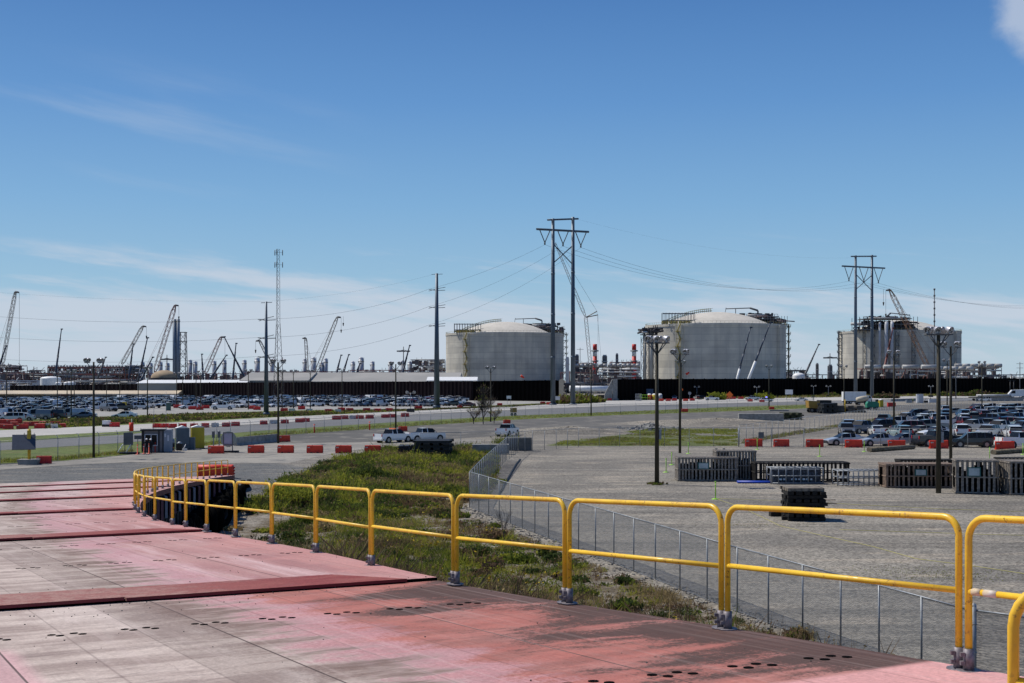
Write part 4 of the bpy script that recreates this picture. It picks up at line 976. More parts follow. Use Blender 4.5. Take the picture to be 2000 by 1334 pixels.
def tele(b, t, z, mat_, label, r=.75, white=0.):
    o = gp(b[0], z); root = empty('telescopic_crane', o); tag(root, label, 'crane', TG); A = P(b[0], b[1], z)-o; A.z = max(3, A.z) if not white else A.z; B = P(t[0], t[1], z)-o; d = B-A
    ex = A-d*(max(0, A.z-2.5)/d.z); 
    ns = 4; mb = MB(); f0 = 0
    for i in range(ns):
        a = A+d*(i/ns); b_ = A+d*((i+1)/ns); q = (b_-a).to_track_quat('Z', 'Y'); 
        mb.cyl(a if i else ex, b_, r*(1-.17*i), r*(1-.17*i), n=6); mb.cyl(b_-d*.012, b_, r*(1.18-.17*i), n=6)
    mb.cbox(B+Vector((.3, 0, .1)), (1.5, .8, .8)); mb.build('telescopic_boom', mat_, root)
    if white: mb = MB(); mb.cyl(ex, A+d*white, r*1.25, n=6); mb.build('boom_base_section', mWHITE, root)
    mb = MB(); mb.box(ex.x-5, ex.x+5, -1.5, 1.5, 1, 2.6); mb.box(ex.x+3, ex.x+5.5, -1.5, 1.5, 2.6, 4.2); mb.build('carrier_truck', mat_, root)
    for i in range(4): mb = MB(); mb.cyl((ex.x-3.8+2.6*i, -1.9, .6), (ex.x-3.8+2.6*i, 1.9, .6), .62, n=10); mb.build('wheel', mRUB, root)
tele((111, 712), (120, 643), 950, mCRB, 'lone dark blue boom left of the long brown pipe module')
tele((-2, 716), (12, 676), 850, mCRB, 'short dark boom crossing the tall crane at the left edge')
tele((200, 714), (206, 698), 950, mGSTEEL, 'very short grey boom above the brown pipe module')
tele((254, 722), (260, 672), 900, mCRB, 'upright dark boom at the right end of the brown pipe module')
tele((271, 738), (288, 660), 850, mCRB, 'long dark blue boom leaning right beside the cream crane')
tele((276, 741), (298, 698), 840, mCRB, 'low dark blue boom leaning far right near the tan dome')
tele((396, 724), (394, 692), 950, mCRB, 'short upright dark boom left of the red crane')
tele((420, 726), (442, 694), 940, mCRB, 'dark boom leaning right in front of the grey vessels and red crane')
tele((472, 726), (438, 658), 930, mCRB, 'dark blue boom leaning left to meet the red crane tip')
tele((455, 736), (461, 671), 900, mCRB, 'thin dark boom right of the red crane')
tele((658, 726), (666, 694), 900, mCRB, 'left one of two short dark booms above the grey roofs')
tele((671, 726), (681, 693), 900, mCRB, 'right one of two short dark booms above the grey roofs')
tele((697, 726), (703, 710), 900, mCRB, 'tiny dark boom just left of the tallest single vessel')
tele((788, 722), (800, 675), 900, mCRB, 'dark boom leaning right before the palm like antenna')
tele((1440, 738), (1466, 640), 740, mCRB, 'thinner of the two dark booms in front of the middle tank', .55, .18)
tele((1463, 738), (1505, 630), 730, mCRB, 'thicker dark boom with white base in front of the middle tank', .65, .30)
tele((1575, 726), (1599, 673), 900, mGSTEEL, 'grey boom leaning right in the gap between middle and right tank')
tele((1728, 716), (1744, 641), 850, mCRD, 'dark red boom before the right tank', .8)
# ---------------------------------------------------------------- vessels, stacks
def vessel():
    root = empty('cold_box_tower'); tag(root, None, 'vessel')
    mb = MB(); mb.cyl((0, 0, 0), (0, 0, 22), 1.65, n=16); mb.build('shell', mSTEELW, root)
    mb = MB(); mb.lathe([(1.65, 22), (1.5, 22.8), (.9, 23.4), (0, 23.6)], 16); mb.build('domed_head', mTOPW, root)
    mb = MB(); bars(mb, (1.8, -.6, 0), (1.8, -.6, 23.2), .12); mb.lathe([(2.1, 20.2), (2.1, 20.6), (1.6, 20.6)], 12); mb.build('side_ladder', mGSTEEL, root)
    return root
VK = Kind(vessel)
vx = [(278, 706), (294, 708), (313, 706), (327, 708), (371, 702), (381, 705), (418, 704), (438, 702), (477, 702), (502, 698), (531, 701), (595, 700), (612, 697), (628, 707), (636, 699), (689, 705), (705, 697), (727, 705),
      (762, 705), (786, 703), (800, 705), (826, 706), (842, 702), (860, 702)]
for i, (x, y) in enumerate(vx):
    z = 1030; h = CH+(HZ-y)*z/F; lab = 'grey upright cylindrical vessel on the left skyline, %s from the left' % ORD2[i]
    VK.put(gp(x, z), random.random(), lab, 'grey upright vessels along the skyline', (1, 1, h/23.6) if i not in (9, 12, 16) else (1.25, 1.25, h/23.6))
root = empty('twin_stack', gp(344, 940)); tag(root, 'pair of tall joined blue grey steel stacks beside a lattice frame', 'stack'); 
for x in (-1.2, 1.4): mb = MB(); mb.cyl((x, 0, 0), (x, 0, 52.5), 1.35, n=14); mb.build('flue', M('stack_blue', (.17, .215, .27), None, .5, .5), root)
mb = MB(); mb.cbox((0, 0, 51), (5.6, 3.2, .3)); mb.build('top_platform', mGSTEEL, root)
root = empty('framework_tower', gp(357, 945)); tag(root, 'open lattice steel frame right beside the twin stacks', 'steel frame'); mb = MB(); lattice(mb, (0, 0, 0), (0, 0, 43), 6, 4.2, 5, .28); mb.build('lattice_legs', mSHADE, root)
mb = MB(); [mb.cbox((0, 0, z), (5.5, 5, .4)) for z in (9, 18, 27, 36, 43)]; mb.build('deck_level', mSHADE, root)
def striped_stack(px, label):
    root = empty('striped_chimney', gp(px, 1000)); tag(root, label, 'chimney', 'red and white banded chimneys')
    mb = MB(); zs = (0, 12, 18.5, 26, 35)
    cols = (mRED, mWHITE); 
    for i, (a, b) in enumerate(((0, 26.3), (26.3, 31.2), (31.2, 35.8))):
        q = MB(); q.cyl((0, 0, a), (0, 0, b), 1.7 if i else 1.9, 1.65, n=14); q.build('painted_band', (mRED, mWHITE, mRED)[i], root)
    q = MB(); q.lathe([(2.9, 30), (2.9, 31.), (1.7, 30)], 10); q.lathe([(2.7, 22), (2.7, 23), (1.7, 22)], 10); q.build('gallery', mGSTEEL, root)
striped_stack(1162, 'red and white banded chimney close to the bent lattice crane')
striped_stack(1238.5, 'red and white banded chimney close to the left edge of the middle tank')
def boxtower(px, pyt, w_, z, label, mat_=None):
    root = empty('heater_tower', gp(px, z)); tag(root, label, 'heater tower'); h = CH+(HZ-pyt)*z/F; ww = w_*z/F
    mb = MB(); mb.box(-ww/2, ww/2, -ww/2, ww/2, 0, h-1); mb.build('casing', mat_ or mGSTEEL, root); mb = MB(); mb.box(-ww*.62, ww*.62, -ww*.62, ww*.62, h-5.4, h-4.9); mb.box(-ww*.4, ww*.4, -ww*.4, ww*.4, h-1, h); mb.build('top_gallery', mSTEELW, root)
boxtower(1181, 693, 9, 1000, 'square grey furnace tower between the two banded chimneys')
boxtower(1205, 690, 5, 1005, 'narrow grey furnace tower near the right banded chimney')
boxtower(1127, 692, 7, 1005, 'narrow grey furnace tower just right of the tall pylon')
boxtower(1596, 709, 5, 980, 'small grey green tower in the gap right of the middle tank')
boxtower(1108, 697, 7, 900, 'pale vessel tower half hidden by the tall pylon', mSTEELW)
def flare(px, pyt, z, label, palm=True):
    root = empty('floodlight_mast', gp(px, z)); tag(root, label, 'light mast', 'tall site light masts'); h = CH+(HZ-pyt)*z/F
    mb = MB(); mb.cyl((0, 0, 0), (0, 0, h), .5, .28, n=8); mb.build('mast', mGSTEEL, root); mb = MB()
    for i in range(8):
        a = 2*math.pi*i/8; c = Vector((math.cos(a)*3.8, math.sin(a)*3.8, h-3.2)); mb.cyl((0, 0, h-2.2), c, .12, n=4); mb.cbox(c, (1.7, 1.7, .9), a)
    mb.build('lamp_ring', mGSTEEL, root)
for px, py, l in ((326, 693, 'site light mast before the tan dome'), (788, 677, 'palm shaped site light mast above the grey vessels'), (1621, 690, 'red topped site light mast in the gap left of the right tank'), (66, 716, 'low site light mast on the left skyline'), (1735, 690, 'site light mast crossing the right tank face')):
    if px != 1735: flare(px, py, 900, l)
boxtower(1621, 712, 8, 905, 'base tower under the red topped light mast')
# ---------------------------------------------------------------- pipe racks and process modules
def rack(name, label, x0, x1, yt, z, levels=3, dens=1., mats=(mGSTEEL, mSHADE, mPIPE), depth=14, seed=1, cat='pipe rack', ybot=None, vessels=0, top=0):
    rnd = random.Random(seed); a = gp(x0, z).x; b = gp(x1, z).x; W = b-a; H = CH+(HZ-yt)*z/F; root = empty(name, (a, z, 0)); tag(root, label, cat)
    zb = 0 if ybot is None else CH+(HZ-ybot)*z/F
    fr = MB(); n = max(2, int(W/6.5/1.0))
    for i in range(n+1):
        x = W*i/n
        for y in (0, depth): fr.cyl((x, y, 0), (x, y, H*rnd.uniform(.90, 1.0)), .26, n=4, caps=False)
        if i < n and rnd.random() < .5: fr.cyl((x, 0, zb), (x+W/n, 0, H*.95), .16, n=3, caps=False)
    for l in range(levels+1):
        zz_ = zb+(H-zb)*l/levels*.97
        fr.cbox((W/2, 0, zz_), (W, .5, .55)); fr.cbox((W/2, depth, zz_), (W, .5, .55))
        for i in range(0, n+1): fr.cbox((W*i/n, depth/2, zz_), (.35, depth, .4))
    fr.build('steel_frame', mats[0], root)
    eq = MB(); pp = MB()
    for l in range(levels):
        z0 = zb+(H-zb)*l/levels; hh = (H-zb)/levels
        for i in range(int(W/1.9*dens)):
            x = rnd.uniform(0, W); s_ = rnd.uniform(.8, 3.2); y = rnd.uniform(-.5, depth)
            if rnd.random() < .62: eq.cbox((x, y, z0+hh*rnd.uniform(.2, .6)), (s_*1.3, rnd.uniform(1, 3), hh*rnd.uniform(.35, .95)))
            else: eq.cyl((x, y, z0), (x, y, z0+hh*rnd.uniform(.5, 1.1)), rnd.uniform(.25, .8), n=6)
        for i in range(int(4+W/11*dens)):
            x = rnd.uniform(0, W*.8); y = rnd.uniform(-1, depth*.6); zz_ = z0+hh*rnd.uniform(.25, .95); pp.cyl((x, y, zz_), (min(W, x+rnd.uniform(5, 30)), y, zz_), rnd.uniform(.2, .55), n=6)
            if rnd.random() < .4: pp.cyl((x, y, zz_), (x, y, zz_-hh*.7), .35, n=6)
    for i in range(int(W/3.2*dens)):
        x = rnd.uniform(0, W); eq.cyl((x, rnd.uniform(0, depth), H*.96), (x, rnd.uniform(0, depth), H*.96+rnd.uniform(.6, 2.8)), .16, n=4)
    o_ = eq.build('equipment', mats[1], root); o_['kind'] = 'stuff'; pp.build('pipe_run', mats[2], root)
    for i in range(vessels):
        x = W*(i+.5)/vessels; q = MB(); L = min(6., W/vessels*.42); q.cyl((x-L, -1.5, H+.8), (x+L, -1.5, H+.8), 1.3, n=10); q.build('drum', mPIPE, root)
    if top:
        q = MB()
        for i in range(int(W/2.3)): q.cbox((i*2.3+1, -.3, H+.5), (1.1, 1.6, .9)); q.cbox((i*2.3+1, -.6, H-3.3), (.5, .6, 3.2))
        q.build('fan_row', mPIPE, root)
        q = MB(); q.cbox((W/2, -.5, H-1), (W, .5, .9)); q.cbox((W/2, -.5, H-5.6), (W*.98, .5, .8)); q.build('red_beam', mRSTEEL, root)
    return root
REDS = (mRSTEEL, mRACKD, mPIPE); GRYS = (mRACKG, mRACKD, mPIPE); WH = (mRACKG, mRACKD, mWHITE)
rack('process_module', 'reddish brown process module at the left frame edge', -30, 40, 713, 1000, 4, 1.4, REDS, seed=2, cat='process module')
rack('process_module', 'small dark scaffolded block between two brown modules on the left', 58, 75, 722, 990, 3, 1.6, REDS, seed=3, cat='process module')
rack('pipe_rack', 'low rusty pipe rack beneath the left skyline', -40, 290, 728, 980, 2, 1.5, REDS, seed=4)
rack('process_module', 'very long brown pipe module with a lit row of fans on top', 93, 262, 716, 960, 3, 2.0, REDS, seed=5, ybot=740, cat='process module', top=1)
rack('process_module', 'dark rounded end of the long brown pipe module', 245, 272, 714, 955, 3, 1.8, (mGSTEEL, mGSTEEL, mSTEELW), seed=6, ybot=729, cat='process module')
rack('pipe_rack', 'low grey framework in front of the long brown pipe module', 110, 270, 742, 860, 2, .6, (mRACKG, mRACKD, mPIPE), seed=7)
rack('pipe_rack', 'pale low framed shed row at the far left', -40, 78, 743, 840, 1, .7, (mSTEELW, mSTEELW, mPIPE), seed=8)
rack('pipe_rack', 'red and white pipe rack right of the tan dome', 350, 480, 729, 980, 2, 1.5, REDS, seed=9)
rack('pipe_rack', 'thin red pipe rack above the grey roofs', 480, 680, 725, 1010, 2, 1.2, REDS, seed=10)
rack('pipe_rack', 'red and grey pipe rack above the right end of the grey roofs', 680, 890, 722, 1010, 2, 1.3, REDS, seed=12)
rack('process_module', 'scaffolded grey process block left of the leftmost tank', 802, 868, 701, 1000, 5, .9, GRYS, seed=13, cat='process module')
rack('process_module', 'rust red process units below the chimneys', 1133, 1166, 708, 1010, 4, 1.8, REDS, seed=14, cat='process module')
rack('process_module', 'rust red process units beside the right banded chimney', 1193, 1250, 706, 1010, 4, 1.9, REDS, seed=15, cat='process module')
rack('pipe_rack', 'wide white topped pipe rack between the left and the middle tank', 1122, 1250, 716, 930, 3, 1.3, WH, seed=16, vessels=14)
rack('pipe_rack', 'low reddish pipe rack in the gap behind the open gate', 1096, 1165, 727, 900, 1, 1.2, REDS, seed=17)
rack('pipe_rack', 'dark low rack just behind the gap in the wall', 1096, 1180, 748, 760, 2, 1.1, (mGSTEEL, mSHADE, mGSTEEL), seed=18)
rack('pipe_rack', 'low grey rack between the middle and the right tank', 1530, 1645, 731, 930, 1, 1.3, GRYS, seed=19)
rack('process_module', 'dark low building block right of the middle tank', 1537, 1575, 722, 960, 2, 2., (mGSTEEL, mGSTEEL, mGSTEEL), seed=20, cat='process module')
rack('pipe_rack', 'red and white pipe rack at the foot of the right tank', 1684, 1832, 719, 800, 2, 1.8, (mRSTEEL, mSHADE, mPIPE), seed=21, vessels=4)
rack('pipe_rack', 'pale pipe rack continuing right of the right tank', 1826, 1900, 722, 850, 2, 1.6, WH, seed=22, vessels=5)
rack('process_module', 'scaffolded process block right of the right tank', 1862, 1956, 716, 900, 3, 1.1, GRYS, seed=23, cat='process module', vessels=6)
rack('pipe_rack', 'thin distant pipe rack at the right frame edge', 1940, 2060, 731, 900, 1, 1.1, WH, seed=24)
# ---------------------------------------------------------------- far buildings
def shed(name, x0, x1, ybase, yeave, yridge, z, dep, wallm, roofm, label, cat='building', stripes=None):
    a = gp(x0, z).x; b = gp(x1, z).x; he = CH+(HZ-yeave)*z/F; hr = CH+(HZ-yridge)*z/F; root = empty(name, (a, z, 0)); tag(root, label, cat); W = b-a
    mb = MB(); mb.box(0, W, 0, dep, 0, he); mb.build('wall', wallm, root)
    mb = MB(); o_ = .6; mb.add([(-o_, -o_, he), (W+o_, -o_, he), (W+o_, dep/2, hr), (-o_, dep/2, hr), (W+o_, dep+o_, he), (-o_, dep+o_, he), (-o_, -o_, he-.3), (W+o_, -o_, he-.3), (W+o_, dep+o_, he-.3), (-o_, dep+o_, he-.3)],
        [(0, 1, 2, 3), (3, 2, 4, 5), (0, 6, 7, 1), (1, 7, 8, 4, 2), (5, 9, 6, 0, 3), (6, 9, 8, 7)]); mb.build('roof', roofm, root)
    mb = MB(); n = int(W/9)
    for i in range(n): mb.box(i*9+2, i*9+4, -.08, .02, .5, min(2.6, he-.5))
    mb.build('wall_opening', mGSTEEL, root)
    if stripes:
        for f0, f1, m_ in stripes: mb = MB(); mb.box(W*f0, W*f1, -.12, -.02, he*.45, he*.97); mb.build('coloured_panel', m_, root)
    return root
shed('site_office', -60, 345, 776, 769, 763, 600, 14, M('office_wall', (.34, .36, .38), (.26, .28, .3), .08, .7), mBEIGE, 'long low site office with beige roof behind the parked cars', stripes=[(.13, .36, mTANL), (.37, .42, mBEIGE), (.43, .5, mCRD)])
shed('warehouse', 268, 478, 750, 748, 742, 690, 30, mROOFG, mWHITE, 'long white roofed shed above the maroon wall on the left')
root = shed('warehouse', 470, 600, 750, 743, 727, 700, 60, M('shed_wall', (.28, .28, .27), None, .1, .7), mROOFG, 'broad pale grey roof at the left of the two grey halls')
root = shed('warehouse', 600, 895, 752, 745, 727, 705, 60, M('shed_wall', (.28, .28, .27), None, .1, .7), mROOFG, 'widest pale grey roof left of the large power pole')
shed('warehouse', 835, 930, 746, 743, 736, 680, 20, mWHITE, mWHITE, 'bright white low roof just right of the large power pole')
def white_tank(px, pyt, w_, z, label, dome=.25):
    root = empty('white_tank', gp(px, z)); tag(root, label, 'white tank'); r = w_*z/F/2; h = CH+(HZ-pyt)*z/F
    mb = MB(); mb.cyl((0, 0, 0), (0, 0, h*(1-dome*.5)), r, n=24, caps=False); mb.build('shell', mWHITE, root)
    mb = MB(); mb.lathe([(r*math.cos(a), h*(1-dome*.5)+h*dome*.5*math.sin(a)) for a in [i*math.pi/2/6 for i in range(7)]], 24); mb.build('dome', mWHITE, root)
white_tank(99, 735, 39, 800, 'larger white domed tank above the distant maroon wall')
white_tank(114, 746, 12, 790, 'tiny white tank touching the larger white domed tank')
white_tank(136, 745, 22, 790, 'smaller squat white tank right of the larger white domed tank')
white_tank(1560, 728, 24, 900, 'low white dome tank in the gap right of the middle tank', .35)
root = empty('brown_tank', gp(321, 860)); tag(root, 'squat dark walled tank with a tan dome beneath the pink crane', 'tank'); r = 27*860/F; h = CH+(HZ-738)*860/F
mb = MB(); mb.cyl((0, 0, 0), (0, 0, h), r*1.08, n=40, caps=False); mb.build('shell', mSHADE, root); mb = MB(); mb.lathe([(r*.95*math.cos(i*math.pi/12), h+5.2*math.sin(i*math.pi/12)) for i in range(7)], 40); mb.build('dome', M('tan_dome', (.38, .28, .17), (.30, .22, .14), .3, .8), root)
# low black screened fence behind the left lot
root = empty('screened_fence', gp(-60, 545)); tag(root, 'low black screened fence along the back of the left parking lot', 'fence'); L = gp(360, 560)-gp(-60, 545)
mb = MB(); q = Vector((0, .12, 0)); mb.add([(0, 0, 0), L, L+Vector((0, 0, 1.5)), (0, 0, 1.9), q, L+q, L+q+Vector((0, 0, 1.5)), q+Vector((0, 0, 1.9))], [(0, 1, 2, 3), (7, 6, 5, 4), (3, 2, 6, 7)]); mb.build('screen', mDARK, root)
mb = MB(); [mb.cyl(L*(i/24)+Vector((0, -.1, 0)), L*(i/24)+Vector((0, -.1, 2.1)), .08, n=5) for i in range(25)]; mb.build('fence_post', mGSTEEL, root)

# windsocks, antenna mast and thin utility poles beyond the walls
for px, py, z, l in ((1020, 736, 700, 'small orange windsock above the maroon wall before the leftmost tank'), (1343, 733, 760, 'small orange windsock above the black wall before the middle tank')):
    root = empty('windsock', gp(px-3, z)); tag(root, l, 'windsock', 'orange windsocks above the walls'); h = CH+(HZ-py)*z/F; mb = MB(); mb.cyl((0, 0, 0), (0, 0, h+1.2), .09, n=6); mb.build('pole', mGALV, root); mb = MB(); mb.cyl((0, 0, h+.6), (1.9, 0, h+1.8 if px > 1100 else h-.6), .75, .35, n=10); mb.build('fabric_sleeve', mORG, root)
def upole(px, yt, z, label, arms=1, r=.2):
    root = empty('utility_pole', gp(px, z)); tag(root, label, 'utility pole', 'thin utility poles beyond the lots'); h = CH+(HZ-yt)*z/F; mb = MB(); mb.cyl((0, 0, 0), (0, 0, h), r, r*.7, n=8); mb.build('pole_shaft', mGSTEEL, root)
    mb = MB(); [mb.cyl((-1.6, 0, h-.8-q*2), (1.6, 0, h-.8-q*2), .09, n=5) for q in range(arms)]; mb.build('cross_bar', mGSTEEL, root)
upole(1133, 679, 600, 'thin pole rising just right of the tall pylon behind the wall gap', 1)
upole(1867, 706, 560, 'slim pole below the right edge of the right tank', 1, .22); upole(1992, 707, 600, 'utility pole at the right frame edge before the black wall', 2, .22)
root = empty('antenna_mast', gp(1825, 800)); tag(root, 'very thin tall antenna mast behind the tallest looking wooden pole', 'antenna'); h = CH+(HZ-566)*800/F; mb = MB(); mb.cyl((0, 0, 0), (0, 0, h), .42, .3, n=6); mb.build('mast', mGSTEEL, root); mb = MB(); [mb.cyl((0, 0, z), (0, 0, z+1.0), .62, n=6) for z in np.arange(h*.5, h, 4.)]; mb.build('mast_joint', mGSTEEL, root)
# ---------------------------------------------------------------- floodlight poles
def floodlight(parent, c, az, tilt, r=.30):
    q = (Matrix.Rotation(az, 4, 'Z') @ Matrix.Rotation(tilt, 4, 'Y')).to_quaternion()
    mb = MB(); mb.lathe([(.07, .42), (.16, .36), (r*.75, .2), (r, 0), (r*1.03, -.05), (r*.9, -.05)], 14, c, q=q); o = mb.build('floodlight', mLAMPB, parent)
    mb = MB(); mb.lathe([(r*.9, -.04), (r*.55, .02), (.0, .05)], 10, c, q=q, smooth=False); l = mb.build('lens', mLENS, o)
    return o
def light_pole_big():
    root = empty('floodlight_pole'); tag(root, None, 'light pole'); H = 12.5
    mb = MB(); mb.cyl((0, 0, -.3), (0, 0, H-.5), .20, .125, n=12); mb.build('wooden_pole', mWOODP, root)
    mb = MB()
    for a in (-.42, .42, math.pi-.42, math.pi+.42): mb.cyl((.0, 0, H-1.6), (math.cos(a)*.75, math.sin(a)*.75, H-.62), .045, n=6)
    mb.cyl((-1.0, -.33, H-.6), (1.0, -.33, H-.6), .05, n=6); mb.cyl((-1.0, .33, H-.6), (1.0, .33, H-.6), .05, n=6); mb.cyl((0, -.35, H-.6), (0, .35, H-.6), .05, n=6); mb.build('bracket', mGSTEEL, root)
    for x, y, az, tl in ((-.95, -.36, R(-120), R(62)), (-.15, -.36, R(-80), R(62)), (.78, -.36, R(-50), R(62)), (-.55, .36, R(100), R(62)), (.40, .36, R(80), R(62)), (1.0, .36, R(60), R(62))):
        floodlight(root, Vector((x, y, H-.28)), az+math.pi, tl)
    mb = MB(); mb.box(.16, .36, -.12, .12, 3.8, 4.6); mb.build('electrical_box', mGALV, root)
    return root
def light_pole_four():
    root = empty('floodlight_pole'); tag(root, None, 'light pole'); H = 12.5
    mb = MB(); mb.cyl((0, 0, -.3), (0, 0, H-.5), .17, .11, n=10); mb.build('wooden_pole', mWOODP, root)
    mb = MB()
    for s_ in (-1, 1): mb.cyl((0, 0, H-1.6), (s_*.85, 0, H-.6), .045, n=6); mb.cyl((s_*.45, -.05, H-.6), (s_*1.15, -.05, H-.6), .05, n=6)
    mb.build('bracket', mGSTEEL, root)
    for x, y, az in ((-.98, -.1, R(-110)), (-.6, .12, R(-70)), (.6, -.1, R(-105)), (.98, .12, R(-65))): floodlight(root, Vector((x, y, H-.28)), az+math.pi, R(60))
    return root
BIG = Kind(light_pole_big); FOUR = Kind(light_pole_four)
LG = 'wooden floodlight poles around the lots'
def lpole(kind, px, yb, yt, label, rz=0.):
    g = G(px, yb); z = g.y; H = (yb-yt)*z/F; kind.put(g, rz, label, LG, H/12.5)
lpole(BIG, 1283, 946, 656, 'tall wooden floodlight pole standing alone on the gravel left of the timber crates', .25)
lpole(BIG, 1833, 963, 638, 'tallest looking wooden floodlight pole, in front of the timber crates on the right', .0)
lpole(FOUR, 1328, 885, 682, 'wooden floodlight pole just behind the lone gravel lot pole', .2)
lpole(FOUR, 1857, 896, 667, 'wooden floodlight pole just behind the tallest looking one on the right', .1)
lpole(FOUR, 1746, 846, 684, 'wooden floodlight pole at the left of the right parked cars', .3)
lpole(FOUR, 183, 894, 699, 'dark wooden floodlight pole on the grass left of the gatehouse', .5)
lpole(FOUR, 543.5, 866, 701, 'dark wooden floodlight pole by the long concrete barrier', .5)
lpole(FOUR, 773, 836, 706, 'dark wooden floodlight pole behind the white service pickup', .2)
lpole(FOUR, 958.5, 824, 715, 'thin wooden floodlight pole right of the bare tree', .2)
lpole(FOUR, 1154.5, 812, 709, 'thin wooden floodlight pole before the open wall gap', .2)
lpole(FOUR, 1331, 803, 704, 'thin floodlight pole half hidden behind the second gravel lot pole', .2)
lpole(FOUR, 1502, 795, 713, 'thin floodlight pole in front of the black wall and middle tank', .2)
lpole(FOUR, 1648.5, 797, 713, 'thin floodlight pole left of the farther pylon', .2)
lpole(FOUR, 1918, 802, 705, 'thin floodlight pole behind the right parked cars', .2)
lpole(FOUR, 1850, 800, 701, 'short looking floodlight pole between the two tall right poles', .2)
FX = [(13, 800, 711, 'at the left frame edge'), (112, 812, 727, 'before the larger white tank'), (131, 806, 726, 'before the small squat white tank'), (139, 818, 722, 'olive one by the squat white tank'), (145, 806, 733, 'just right of the squat white tank'),
      (234, 799, 727, 'under the right half of the long brown module'), (270, 798, 727, 'at the brown module\'s dark end'), (288, 812, 716, 'under the low leaning blue boom'), (345, 796, 727, 'below the twin steel stacks'), (357, 796, 727, 'below the lattice steel frame'),
      (383, 799, 729, 'right of the lattice steel frame'), (392, 801, 724, 'below the red lattice crane'), (485, 800, 721, 'left of the smaller power pole'), (573, 798, 722, 'right of the lattice mast'), (606, 800, 722, 'below the nearly upright pale crane'), (668, 797, 719, 'in front of the widest grey roof'),
      (208, 797, 732, 'behind the dark gatehouse side pole'), (551, 799, 722, 'right behind the lattice mast foot')]
for px, yb, yt, l in FX: lpole(FOUR, px, yb, yt, 'left lot floodlight pole %s' % l, random.uniform(-.5, .5))
def small_mast():
    root = empty('light_tower'); tag(root, None, 'light tower'); mb = MB(); mb.cyl((0, 0, .4), (0, 0, 5.2), .09, .07, n=6); mb.cyl((-1.0, 0, 5.1), (1.0, 0, 5.1), .06, n=5); mb.build('mast', mGALV, root)
    mb = MB(); mb.cbox((0, 0, .6), (2, 1.1, .9)); mb.build('generator_trailer', mDARK, root)
    for x in (-.95, .95): floodlight(root, Vector((x, -.1, 5.35)), R(-90)+math.pi, R(65), .42)
    return root
SM = Kind(small_mast)
for px, yb, l in ((1221, 781, 'in the open wall gap by the containers'), (1361, 779, 'before the black wall left of the long white pickup'), (1478, 779, 'before the black wall behind the police car'), (1589, 775, 'before the black wall left of the box truck'), (1618, 776, 'before the black wall, leftmost by the box truck'), (1818, 776, 'before the black wall right of the tallest pole'),
                  (802, 806, 'at the grass edge right of the dark pole')):
    SM.put(G(px, yb), 0, 'small two lamp light tower %s' % l, 'portable two lamp light towers')
# ---------------------------------------------------------------- water filled barriers
def barrier(col, capm=None, L=2.05, H=.98):
    def b():
        root = empty('water_barrier'); tag(root, None, 'barrier')
        mb = MB(); nseg = 8; prof = [(-.30, 0), (-.30, .14), (-.21, .34), (-.17, H-.06), (-.12, H), (.12, H), (.17, H-.06), (.21, .34), (.30, .14), (.30, 0)]
        xs = []; 
        for i in range(nseg): xs += [(-L/2+L*i/nseg+.01, 1), (-L/2+L*(i+.35)/nseg, 1), (-L/2+L*(i+.45)/nseg, .93), (-L/2+L*(i+.9)/nseg, .93)]
        xs.append((L/2, 1)); n = len(prof); vv = []
        for x, f_ in xs:
            for y, z in prof: vv.append((x, y*(f_ if z < H-.1 else 1), z))
        fs_ = [(i*n+j, i*n+j+1, (i+1)*n+j+1, (i+1)*n+j) for i in range(len(xs)-1) for j in range(n-1)]
        fs_ += [tuple(range(n)), tuple(range((len(xs)-1)*n, len(xs)*n))]
        mb.add(vv, fs_); mb.build('barrier_shell', col, root)
        mb = MB()
        for x in (-.42, .42): mb.box(x-.16, x+.16, -.315, .315, .02, .13)
        mb.cyl((-.35, 0, H), (-.35, 0, H+.04), .07, n=8); mb.build('fork_slot', mDARK, root)
        mb = MB(); mb.box(-.9*L/2, -.6*L/2, -.185, -.175, H-.34, H-.2); mb.build('reflector', mWHB, root)
        mb = MB(); mb.cyl((L/2+.03, 0, .15), (L/2+.03, 0, H-.2), .035, n=6); mb.cyl((-L/2-.03, 0, .15), (-L/2-.03, 0, H-.2), .035, n=6); mb.build('link_pin', mGSTEEL, root)
        return root
    return b
KO = Kind(barrier(mORG)); KR = Kind(barrier(mRED)); KW = Kind(barrier(mWHB)); KL = Kind(barrier(mORG))
def bar(kind, px, yb, label, group, rz=0., w_=None):
    g = G(px, yb); s_ = 1.
    if w_: s_ = w_*g.y/F/2.05
    kind.put(g, rz, label, group, (max(.6, s_), min(1.25, max(.85, s_)), min(1.2, max(.85, s_**.5))))
fr = [(1472, 872.5, 33), (1526, 872.5, 30), (1591, 873, 33), (1667, 874, 33), (1751, 875, 33), (1833, 876, 36), (1962, 878, 36)]
for i, (x, y, w_) in enumerate(fr): bar(KO, x, y, 'bright orange water barrier at the right lot fence, %s from the left' % ORD2[i], 'orange barriers along the right lot fence', random.uniform(-.06, .06), w_)
for i, (x, y) in enumerate(((422, 886), (500, 885), (558, 885), (615, 885), (671, 885), (728, 885))): bar(KO, x, y, 'bright orange water barrier in the evenly spaced gate row, %s from the left' % ORD2[i], 'evenly spaced orange barriers by the gatehouse', random.uniform(-.05, .05), 31)
bar(KR, 86, 906, 'faded red ribbed barrier beside the solar sign base', 'red road barriers', .2, 28)
bar(KO, 555, 863, 'tilted orange barrier leaning by the concrete barrier', 'single orange barriers', .7, 24)
bar(KO, 787, 842, 'lone orange barrier above the roof of the left white pickup', 'single orange barriers', .3, 17)
